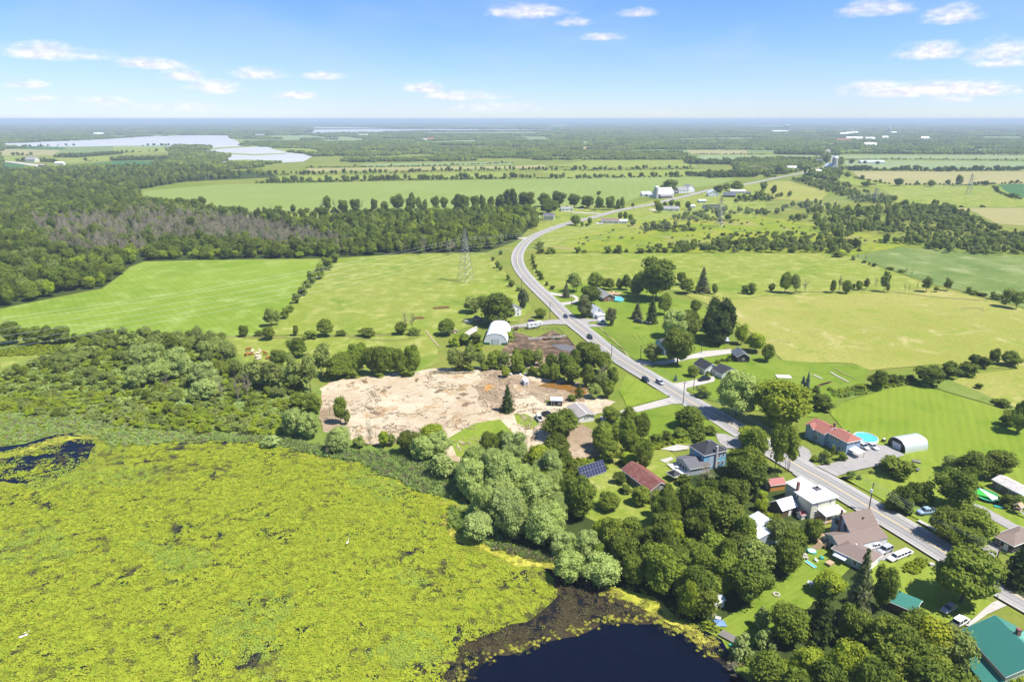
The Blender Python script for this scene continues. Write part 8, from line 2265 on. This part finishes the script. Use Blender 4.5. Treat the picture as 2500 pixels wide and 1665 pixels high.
side = Vector((.92, .39, 0)).normalized()
Pend = ptop[9] + (ptop[9] - ptop[8]) * .8; Pend.z = ptop[9].z
for j, (o_, dz, nm) in enumerate(((-1.2, -.4, 'roadside wire nearest the carriageway, along the village stretch'), (0, -.4, 'middle roadside wire along the village stretch'), (1.2, -.4, 'outermost roadside wire along the village stretch'), (.1, -2.4, 'lowest thick roadside cable along the village stretch'))):
    cable('overhead_wire', [p + side * o_ + Vector((0, 0, dz)) for p in (ptop[3], ptop[6], ptop[8], ptop[9], Pend)], .8, .028 if j < 3 else .035, 'wire', nm, 'roadside overhead wires')
cable('overhead_wire', [ptop[0] + Vector((0, 0, -.3)), ptop[1] + Vector((0, 0, -.3)), ptop[3] + Vector((0, 0, -1))], .7, .03, 'dwire', 'single dark wire between the poles of the upper straight')
cable('overhead_wire', [ptop[6] + Vector((0, 0, -.5)), ptop[7] + Vector((0, 0, -.3))], .4, .03, 'dwire', 'short dark service wire to the charcoal-roofed cottage')

# ------------------------------------------------------------------ steel pylons and the power line
def pylon(zone, x, y, ty, rz, label):
    c_ = GZ(zone, x, y); H_ = hz(zone, x, y, ty)
    o = tag(empty('pylon', (c_.x, c_.y, 0), rz), label, 'pylon')
    wd = lambda z: 4.3 * (1 - z / H_) ** 1.1 * (H_ / 41) + .55
    t_ = .065 if c_.y < 700 else .09
    lv = [H_ * q for q in (0, .14, .27, .38, .48, .57, .66, .74, .82, .9, 1.0)]
    for sx in (-1, 1):
        for sy in (-1, 1):
            m = MB()
            for a, b in zip(lv, lv[1:]): m.tube((sx * wd(a), sy * wd(a), a), (sx * wd(b), sy * wd(b), b), t_ * 1.6, t_ * 1.5, 4)
            m.build('leg', X['metal'], o)
    m = MB()
    for a, b in zip(lv, lv[1:]):
        A_, B_ = wd(a), wd(b)
        for (p, q) in (((-1, -1), (1, -1)), ((1, -1), (1, 1)), ((1, 1), (-1, 1)), ((-1, 1), (-1, -1))):
            m.tube((p[0] * A_, p[1] * A_, a), (q[0] * B_, q[1] * B_, b), t_, t_, 3); m.tube((q[0] * A_, q[1] * A_, a), (p[0] * B_, p[1] * B_, b), t_, t_, 3)
            m.tube((p[0] * B_, p[1] * B_, b), (q[0] * B_, q[1] * B_, b), t_, t_, 3)
    m.build('bracing', X['metal'], o)
    tips = []
    for fz, wx in ((.87, 4.0), (.72, 6.4), (.57, 5.0)):
        z_ = H_ * fz
        m = MB()
        for s_ in (-1, 1):
            for sy in (-1, 1):
                m.tube((s_ * wd(z_), sy * wd(z_), z_), (s_ * wx, 0, z_), t_, t_, 3); m.tube((s_ * wd(z_), sy * wd(z_), z_ + 2), (s_ * wx, 0, z_), t_, t_, 3)
            m.tube((s_ * wx, 0, z_), (s_ * wx, 0, z_ - 1.8), .12, .12, 4)
        m.build('cross_arm', X['metal'], o)
        R_ = Matrix.Rotation(rz, 3, 'Z')
        tips += [c_ + R_ @ Vector((s_ * wx, 0, z_ - 1.8)) for s_ in (-1, 1)]
    return tips


q1, q2, q3 = GZ('6', 2003, 552), GZ('r3', 1905, 1150), GZ('r4', 1845, 850)
dr = (q2 - q1); rzp = math.atan2(dr.y, dr.x) - math.pi / 2
t1 = pylon('6', 2003, 552, 72, rzp, 'tall steel lattice pylon standing in the left pasture')
t2 = pylon('r3', 1905, 1150, 865, rzp, 'steel lattice pylon in the scrub right of the road bend')
t3 = pylon('r4', 1845, 850, 655, rzp, 'faint steel lattice pylon in the far right meadow')
t2b = pylon('r4', 978, 930, 790, rzp, 'steel lattice pylon above the poplar wood on the right')
dL = (q1 - q2) * .95
t0 = [p + dL for p in t1]
for j in range(6):
    cable('power_line', [t0[j], t1[j], t2[j], t2b[j], t3[j]], 6.0, .034, 'wire', ['upper', 'middle', 'lower'][j // 2] + ['', ' near'][j % 2] + ' conductor of the high-voltage line crossing both pastures', 'conductors of the high-voltage line', seg=24)

# road sign
c = GZ('15', 470, 965)
o = tag(empty('road_sign', (c.x, c.y, 0), R(-60)), 'yellow diamond warning sign in front of the lilac hedge', 'road sign')
MB().tube((0, 0, 0), (0, 0, 3.0), .05).build('post', X['metal'], o)
MB().faces([(0, -.08, 2.1), (.62, -.08, 2.72), (0, -.08, 3.34), (-.62, -.08, 2.72), (0, -.04, 2.1), (.62, -.04, 2.72), (0, -.04, 3.34), (-.62, -.04, 2.72)], [(0, 1, 2, 3), (7, 6, 5, 4), (0, 4, 5, 1), (1, 5, 6, 2), (2, 6, 7, 3), (3, 7, 4, 0)]).build('plate', X['yelp'], o)
MB().box(0, -.10, 2.72, .12, .02, .55).box(-.15, -.10, 2.85, .28, .02, .1).build('symbol', X['black'], o)
for zn, x, y, lab in (('11', 1355, 1340, 'mailbox at the sandy lot driveway entrance'), ('7', 452, 815, 'mailbox beside the road before the farmhouse')):
    c = GZ(zn, x, y); o = tag(empty('mailbox', (c.x, c.y, 0)), lab, 'mailbox')
    MB().box(0, 0, .5, .1, .1, 1.0).build('post', X['pole'], o); MB().box(0, 0, 1.15, .55, .25, .3).build('box', X['black'], o)

# ------------------------------------------------------------------ fences
def fence(zone, pts, h_, mat, label, rails=(.4, .8, 1.2), gap=3.2, cat='fence', name='fence', rr=.06):
    g = [GZ(zone, x, y) for x, y in pts]
    o = tag(empty(name, g[0]), label, cat)
    b0 = g[0]
    for a, b in zip(g, g[1:]):
        L_ = (b - a).length; n_ = max(1, round(L_ / gap))
        for i in range(n_ + (1 if b is g[-1] else 0)):
            p = a.lerp(b, i / n_) - b0
            MB().box(p.x, p.y, h_ / 2, .16, .16, h_ + .1).build('post', X[mat], o)
        for z_ in rails: MB().tube(tuple(a - b0 + Vector((0, 0, z_))), tuple(b - b0 + Vector((0, 0, z_))), rr, rr, 4).build('rail', X[mat], o)
    return o


fence('10', [(1100, 520), (1260, 515), (1480, 500), (1630, 480)], 1.6, 'trim', 'pale rail fence across the middle of the barnyard')
fence('10', [(1000, 400), (1240, 385), (1510, 370), (1640, 480), (1760, 630)], 1.4, 'pole', 'dark rail fence along the barnyard towards the road', rr=.04)
fence('10', [(840, 405), (890, 410), (905, 460), (910, 530)], 1.4, 'pole', 'short dark fence beside the white arch barn')
fence('10', [(810, 540), (930, 545), (980, 525)], 1.4, 'oldwood', 'grey gate rails at the barnyard entrance')
fence('11', [(2300, 560), (2323, 560), (2500, 548), (2700, 545), (2900, 560), (3050, 575)], 1.2, 'pole', 'thin post fence between the long lawn and dry meadow', rr=.025, gap=6)
fence('25', [(1750, 212), (1950, 212), (2150, 214), (2355, 212)], 1.1, 'pole', 'thin post fence along the foot of the hayfield', rr=.025, gap=8)
for i, (zn, x, y, L_) in enumerate((('6', 1780, 795, 9), ('6', 1578, 888, 5))):
    c = GZ(zn, x, y); o = tag(empty('hay_rake', (c.x, c.y, 0), .25), ['long rusty harrow lying in the pasture', 'short rusty harrow beside the dead tree'][i], 'farm tool')
    for k in range(4): MB().box(0, k * 1.1 - 1.6, .5, L_ * K, .22, .22).build('bar', X['rust'], o)
    for k in range(7): MB().box((k - 3) * L_ / 6.4, 0, .38, .14, 4.2, .5).build('tine_row', X['rust'], o)

# barnyard feeders, tyres
for i, (x, y, mm) in enumerate(((1345, 525, 'black'), (1415, 515, 'dgreen'), (1520, 515, 'dgreen'))):
    c = GZ('10', x, y); o = tag(empty('water_trough', (c.x, c.y, .3)), ['black round trough left of the green ones', 'large dark green trough in the middle', 'smaller green trough at the right end'][i] + ' of the barnyard fence', 'trough')
    MB().cyl(0, 0, 0, .8, 1.5, 14, 0, 1.6).build('tub', X[mm], o); MB().cyl(0, 0, .81, .84, 1.3, 14).build('water', M_MUD, o)

# garden things
def slabthing(name, zone, x, y, sx, sy, sz, rz, mat, label, cat, z=.35):
    c_ = GZ(zone, x, y)
    b = MB().box(0, 0, sz / 2, sx, sy, sz).build(name, X[mat]); b.location = (c_.x, c_.y, z); b.rotation_euler = (0, 0, rz)
    return tag(b, label, cat)


slabthing('concrete_pad', '14', 75, 125, 7, 4.5, .25, -.1, 'stone', 'bright rubble-strewn concrete pad on the long lawn', 'pad')
slabthing('wooden_platform', '14', 1958, 1332, 2.6, 1.8, .35, -.5, 'oldwood', 'small grey wooden platform on the mown field', 'platform')
slabthing('paving_slab', '17', 467, 870, 1.4, 1.2, .15, -.4, 'concrete', 'square grey slab above the blue tarpaulin near the cove', 'slab')
slabthing('picnic_table', '16', 1595, 1450, 2.2, 1.6, .7, .6, 'deck', 'pinkish wooden table on the lawn by the low garage', 'table')
slabthing('lean_canopy', '16', 1735, 1420, 3.4, 2.2, .2, -.9, 'r_light', 'pale square canopy in the shade of the low garage', 'canopy', z=2.1)
for i in range(5): slabthing('vegetable_bed', '14', 600 + i * 30, 240 - i * 8, .9, 4.5, .2, -.9, 'soil', 'brown vegetable bed behind the red-roofed house, %s' % (['leftmost', 'second from left', 'middle', 'fourth from left', 'rightmost'][i]), 'garden bed')
c = GZ('17', 485, 930); t_ = link('tarpaulin', pydata('tarpaulin', [(c.x - 1.4, c.y - 1.0, .5), (c.x + 1.5, c.y - 1.2, .55), (c.x + 1.2, c.y + 1.0, .5), (c.x - 1.2, c.y + 1.1, .62), (c.x, c.y, 1.0)], [(0, 1, 4), (1, 2, 4), (2, 3, 4), (3, 0, 4)]), X['bluep'])
tag(t_, 'crumpled blue tarpaulin on the grass near the cove', 'tarpaulin')
c = GZ('17', 1115, 608); o = tag(empty('fire_ring', (c.x, c.y, .3)), 'ring of pale stones on the lawn above the cove', 'fire ring')
for i in range(9): MB().box(math.cos(i * .7) * .75, math.sin(i * .7) * .75, .15, .42, .34, .3, rz=i * .7).build('stone', X['stone'], o)
c = GZ('17', 1487, 525); o = tag(empty('bird_bath', (c.x, c.y, .3)), 'white patio umbrella-shaped stand alone on the lawn', 'stand')
MB().cyl(0, 0, 0, 1.5, .12, 8).build('stem', X['trim'], o); MB().cyl(0, 0, 1.5, 1.75, .9, 12, 0, .5).build('bowl', X['trim'], o)
# paddling pool, slide toys
c = GZ('16', 1345, 1272); o = tag(empty('paddling_pool', (c.x, c.y, .3)), 'small round blue and white paddling pool beside the deck steps', 'paddling pool')
MB().cyl(0, 0, 0, .4, 1.25, 18).build('ring', X['aqua'], o); MB().cyl(0, 0, .41, .43, 1.0, 18).build('water', X['trim'], o)
a0, b0 = GZ('16', 1258, 1405), GZ('16', 1398, 1500)
o = tag(empty('water_slide', (a0 + b0) / 2 + Vector((0, 0, .3)), math.atan2(b0.y - a0.y, b0.x - a0.x)), 'long turquoise plastic strip lying on the lawn', 'water slide')
MB().box(0, 0, .08, (b0 - a0).length, .9, .12).build('mat', X['aqua'], o); MB().box(0, .5, .16, (b0 - a0).length, .16, .2).box(0, -.5, .16, (b0 - a0).length, .16, .2).build('edge', X['trim'], o)
trng2 = random.Random(4)
for i, (x, y, mm, lab) in enumerate(((1050, 1490, 'redp', 'red toy under the tree edge on the lawn'), (1100, 1498, 'yelp', 'yellow-green toy under the tree edge on the lawn'), (1405, 1405, 'trim', 'white toy in the middle of the play lawn'), (1485, 1372, 'aqua', 'turquoise toy at the foot of the deck'), (1430, 820, 'redp', 'red cushion seat beside the cream house porch'), (1515, 1130, 'trim', 'white table on the new wooden deck'))):
    c = GZ('16', x, y); o = tag(empty('toy' if i < 4 else 'patio_set', (c.x, c.y, .3 if i < 5 else 1.4), i), lab, 'toy' if i < 4 else 'garden furniture')
    MB().box(0, 0, .3, 1.0, .7, .45).build('body', X[mm], o); MB().cyl(.3, 0, .5, .9, .22, 8).build('top', X[mm], o)
c = GZ('16', 1215, 1350); o = tag(empty('rubble_heap', (c.x, c.y, .3)), 'heap of pale stones under the tree beside the play lawn', 'stone heap')
for i in range(16): MB().box(trng2.uniform(-1.2, 1.2), trng2.uniform(-1, 1), trng2.uniform(.1, .6), .6, .5, .4, rz=i).build('stone', X['stone'], o)
# play set
c = GZ('15', 2225, 1010); o = tag(empty('play_set', (c.x, c.y, .3), .5), 'wooden climbing frame with tan roof and grey slide', 'play set')
gable(o, 2.0, 2.0, 2.7, .8, 'x', X['deck'], ov=.1); posts(o, [(-.9, -.9), (.9, -.9), (.9, .9), (-.9, .9)], 0, 2.7, .12, 'deck'); MB().box(0, 0, 1.4, 2, 2, .1).build('platform', X['deck'], o)
MB().slab([(-1.2, -3.6, .2), (-.4, -3.6, .2), (-.4, -1.0, 1.5), (-1.2, -1.0, 1.5)], .08).build('slide', X['metal'], o)
MB().tube((1, 0, 2.3), (4.4, 0, 2.3), .07).tube((4.4, 0, 2.3), (4.4, -1.2, 0), .07).tube((4.4, 0, 2.3), (4.4, 1.2, 0), .07).build('swing_frame', X['yelp'], o)
for x_ in (2.2, 3.3): MB().tube((x_, -.2, 2.3), (x_, -.2, .6), .02).tube((x_, .2, 2.3), (x_, .2, .6), .02).box(x_, 0, .58, .25, .5, .05).build('swing', X['aqua'], o)
slabthing('kayak', '15', 1962, 933, 2.6, .8, .3, -.5, 'aqua', 'pale turquoise plastic boat on the grass by the green pool', 'boat')
slabthing('yellow_toy', '15', 1615, 795, 1.4, .5, .3, .5, 'yelp', 'small yellow toy beside the green pool', 'toy')
# dock and moored boat
c = GZ('17', 585, 1085); o = tag(empty('dock', (c.x, c.y, .35), -.75), 'small grey wooden dock at the cove', 'dock')
for i in range(9): MB().box(-1.9 + i * .45, 0, .35, .4, 2.4, .08).build('board', X['oldwood'], o)
posts(o, [(-1.8, -1.1), (1.8, -1.1), (-1.8, 1.1), (1.8, 1.1)], -.6, .4, .14, 'oldwood')
c = GZ('17', 660, 1212); o = tag(empty('pedal_boat', (c.x, c.y, .30), -1.1), 'small turquoise boat moored beside the dock', 'boat')
hull([(-1.5, .55, .6, .0, .5), (.6, .55, .6, .0, .5), (1.6, .15, .2, .1, .55)]).build('hull', X['aqua'], o); MB().box(-.3, 0, .52, 1.2, .8, .05).build('seat', X['pool'], o)
# log pile, debris
c = GZ('24', 1560, 205); o = tag(empty('log_pile', (c.x, c.y, .3)), 'scattered bare logs at the top edge of the sandy lot', 'log pile')
for i in range(14):
    a = trng2.uniform(-.3, .3); x_, y_ = trng2.uniform(-9, 9), trng2.uniform(-1.5, 1.5); l_ = trng2.uniform(2, 5)
    MB().tube((x_ - l_ * math.cos(a), y_ - l_ * math.sin(a), .2), (x_ + l_ * math.cos(a), y_ + l_ * math.sin(a), .45), .18, .12, 6).build('log', B_DEAD, o)
c = GZ('10', 990, 1010); o = tag(empty('debris_heap', (c.x, c.y, .3)), 'heap of white and turquoise debris beside the enclosed trailer', 'debris heap')
for i in range(18): MB().box(trng2.uniform(-7, 7), trng2.uniform(-1.5, 2), trng2.uniform(.1, .7), trng2.uniform(.5, 1.8), trng2.uniform(.4, 1.2), .3, rz=i).build('plank' if i % 2 else 'block', X[('trim', 'stone', 'trim', 'aqua', 'oldwood', 'deck')[i % 6]], o)
c = GZ('10', 1560, 1260); o = tag(empty('brush_heap', (c.x, c.y, .3)), 'tangled brown brush heap beside the muddy pool', 'brush heap')
for i in range(26):
    a = trng2.uniform(0, 6.28); x_, y_ = trng2.uniform(-7, 7), trng2.uniform(-3, 3); l_ = trng2.uniform(1, 2.2)
    MB().tube((x_, y_, .1), (x_ + l_ * math.cos(a), y_ + l_ * math.sin(a), trng2.uniform(.3, 1.1)), .09, .04, 4).build('branch', X['oldwood'], o)
c = GZ('10', 40, 420); o = tag(empty('scrap_heap', (c.x, c.y, .3)), 'heap of pale and rusty scrap left of the white barn', 'scrap heap')
for i in range(14): MB().box(trng2.uniform(-3, 3), trng2.uniform(-2, 2), trng2.uniform(.2, .9), trng2.uniform(.5, 1.6), .8, .5, rz=i).build('piece', X[('rust', 'stone', 'oldwood')[i % 3]], o)
c = GZ('18', 1018, 285); o = MB().box(0, 0, .35, 1.3, .9, .8).build('boulder', X['stone'], None); o.location = (c.x, c.y, .3); tag(o, 'single grey boulder on the lawn beside the leafy flower bed', 'boulder')
for i, (zn, x, y) in enumerate((('r4', 905, 760), ('r4', 930, 762), ('r4', 970, 762))):
    c = GZ(zn, x, y); b = MB().box(0, 0, 1.5, 9, 4, 3).build('hay_bales', X['brick']); b.location = c; tag(b, ['leftmost', 'middle', 'rightmost'][i] + ' reddish bale stack in the far meadow', 'bale stack', 'bale stacks in the far meadow')

# ------------------------------------------------------------------ cows and birds: bodies lofted as one skin
def loft(rings, k=10):
    vs, fs = [], []
    for (x, y, z, ry, rz_) in rings:
        for j in range(k):
            a = 2 * math.pi * j / k
            vs.append((x, y + math.cos(a) * ry, z + math.sin(a) * rz_))
    for i in range(len(rings) - 1):
        for j in range(k):
            a, b = i * k + j, i * k + (j + 1) % k
            fs.append((a, b, b + k, a + k))
    fs.append(tuple(reversed(range(k)))); fs.append(tuple(range(len(vs) - k, len(vs))))
    return vs, fs


def cow_mesh(mat, lying):
    bmx = bmesh.new()
    P = []
    h = .55 if lying else 1.05
    # skeleton: rump, mid, shoulder, neck, head, muzzle ; legs
    V = [(-.95, 0, h + .05, .30, .33), (-.4, 0, h - .02, .42, .45), (.25, 0, h - .02, .42, .46), (.75, 0, h + .05, .33, .38), (1.15, 0, h + .28, .19, .22), (1.45, 0, h + .42, .16, .17), (1.78, 0, h + .28, .11, .11)]
    E = [(i, i + 1) for i in range(6)]
    legs = [(-.85, .22), (-.85, -.22), (.65, .2), (.65, -.2)]
    for lx, ly in legs:
        b = len(V); root = 0 if lx < 0 else 3
        if lying: pts = [(lx + .1, ly * 1.9, .30, .14, .14), (lx + .45, ly * 2.1, .12, .08, .08), (lx + .1, ly * 2.3, .08, .06, .06)]
        else: pts = [(lx, ly, .62, .13, .13), (lx - .06 if lx < 0 else lx, ly, .38, .075, .075), (lx, ly, .04, .07, .07)]
        V += pts; E += [(root, b), (b, b + 1), (b + 1, b + 2)]
    b = len(V); V += [(1.38, .16, h + .58, .05, .05), (1.34, .30, h + .58, .04, .04), (1.38, -.16, h + .58, .05, .05), (1.34, -.30, h + .58, .04, .04), (-1.22, 0, h + .12, .05, .05), (-1.28, 0, h - .35, .03, .03)]
    E += [(5, b), (b, b + 1), (5, b + 2), (b + 2, b + 3), (0, b + 4), (b + 4, b + 5)]
    me = bpy.data.meshes.new('cow_body'); me.from_pydata([v[:3] for v in V], E, []); me.update()
    ob = bpy.data.objects.new('tmp_cow', me); COL.objects.link(ob)
    sk = ob.modifiers.new('skin', 'SKIN'); ss = ob.modifiers.new('sub', 'SUBSURF'); ss.levels = ss.render_levels = 1
    for i, d_ in enumerate(me.skin_vertices[0].data): d_.radius = V[i][3:5]; d_.use_root = (i == 2)
    dg = bpy.context.evaluated_depsgraph_get(); dg.update()
    m2 = bpy.data.meshes.new_from_object(ob.evaluated_get(dg))
    bpy.data.objects.remove(ob); m2.materials.clear(); m2.materials.append(mat)
    m2.name = 'cow'
    return m2


CM = {(m_, l_): cow_mesh(X[m_], l_) for m_ in ('hide1', 'hide2') for l_ in (True, False)}
COWS = [('5', 2262, 1187, 'hide2', False, 'red-brown cow standing at the back of the herd'), ('5', 2300, 1195, 'hide1', True, 'cream cow lying beside the red-brown standing cow'), ('5', 2285, 1222, 'hide2', True, 'red-brown cow lying lowest in the left herd group'), ('5', 2240, 1226, 'hide2', True, 'tan-red cow lying leftmost in the herd'),
        ('6', 105, 1215, 'hide1', True, 'cream cow lying highest in the pale cluster'), ('6', 130, 1205, 'hide1', False, 'cream cow standing right in the pale cluster'), ('6', 122, 1240, 'hide1', True, 'cream cow lying in the middle of the pale cluster'), ('6', 100, 1250, 'hide1', True, 'cream cow lying left in the pale cluster'), ('6', 118, 1265, 'hide1', True, 'cream cow lying lowest in the pale cluster'),
        ('6', 180, 1222, 'hide2', False, 'red-brown cow standing half behind the dark tree'), ('6', 205, 1255, 'hide2', True, 'red-brown cow lying rightmost beside the dark tree')]
for i, (zn, x, y, m_, l_, lab) in enumerate(COWS):
    c = GZ(zn, x, y); o = link('cow', CM[(m_, l_)]); o.location = (c.x, c.y, .28); o.rotation_euler = (0, 0, i * 1.7); o.scale = (1.25,) * 3
    tag(o, lab, 'cow', 'cows resting in the pasture corner')


def bird(zone, x, y, s, rz, label, long_legs=False):
    c_ = GZ(zone, x, y); h = .9 if long_legs else .12
    V = [(-.45, 0, h + .05, .05, .04), (-.15, 0, h + .05, .17, .15), (.2, 0, h + .08, .15, .14), (.42, 0, h + .25, .06, .06), (.40, 0, h + .60, .045, .045), (.52, 0, h + .72, .06, .055), (.72, 0, h + .70, .02, .02)]
    vs, fs = loft(V, 8)
    o = link('white_bird', pydata('white_bird', vs, fs, smooth=True), X['feather']); o.location = (c_.x, c_.y, LEVEL[0]); o.rotation_euler = (0, 0, rz); o.scale = (s,) * 3
    if long_legs:
        for sy in (-.05, .05): MB().tube((0, sy, h), (0, sy, 0), .02, .02, 4).build('leg', X['black'], o)
    tag(o, label, 'bird')


sw = sp('S', 57, 1560)
bird('S', 54, 1560, 1.5, .3, 'white swan on the lily carpet, left of the pair'); bird('S', 64, 1556, 1.4, .5, 'white swan on the lily carpet, right of the pair')
bird('22', 930, 1068, 1.3, 1.2, 'lone grey-white heron standing on the lily carpet', True)
# ------------------------------------------------------------------ labels for the trees: look + place, told apart from left to right
ORD = ['leftmost', 'second', 'third', 'fourth', 'fifth', 'sixth', 'seventh', 'eighth', 'ninth', 'tenth', 'eleventh', 'twelfth', 'thirteenth', 'fourteenth', 'fifteenth',
       'sixteenth', 'seventeenth', 'eighteenth', 'nineteenth', 'twentieth', 'twenty-first', 'twenty-second', 'twenty-third', 'twenty-fourth', 'twenty-fifth']
MASSSET = set(MASSGRP)
groups = {}
for t in TREES:
    o, k, px, py, wpx, pl = t
    pl = pl or 'around the roadside bungalow with the pool'
    groups.setdefault((k, pl), []).append(t)
SHORT = {'in the thicket above the lily marsh': 'in the marsh thicket', 'in the low bushes beside the reeds': 'beside the reeds', 'among the pondside willows': 'among the pondside willows',
         'in the wood above the pond cove': 'above the pond cove', 'in the wood above the cove': 'in the cove wood', 'around the grey metal-roofed house': 'around the grey house'}


def words(s): return len(s.split())


for (k, pl), ts in groups.items():
    look, cat = LOOK[k]
    grp = (look + 's ' + pl) if len(ts) > 1 else None
    sub = {}
    if len(ts) > 9:
        xs_ = sorted(t[2] for t in ts); ys_ = sorted(t[3] for t in ts)
        for t in ts:
            a = sum(t[2] > xs_[len(xs_) * q // 3] for q in (1, 2)); b = sum(t[3] > ys_[len(ys_) * q // 3] for q in (1, 2))
            sub.setdefault((' far left', ' middle', ' far right')[a] + (' top', ' centre', ' bottom')[b], []).append(t)
        pl = SHORT.get(pl, pl)
    else: sub[''] = ts
    for sn, q in sub.items():
        q.sort(key=lambda t: t[2])
        for i, (o, _, px, py, wpx, _p) in enumerate(q):
            base = look + ' ' + pl + (',' + sn if sn else '')
            if len(q) > 1:
                od = 'leftmost' if i == 0 else 'rightmost' if i == len(q) - 1 else ORD[min(i, 24)] + ' from left'
                base += (',' if not sn else ' part,') + ' ' + od
            elif sn: base += ' part'
            if words(base) > 16: base = base.replace(' the ', ' ')
            tag(o, base, cat, grp)
print('TREES', len(TREES), 'GROUPS', len(groups), 'CAND', len(cand), 'FAR', len(far_pts), 'LILY', len(lp), 'REED', len(rp_), 'HEDGE', len(hp['tree']), len(hp['shrub']))
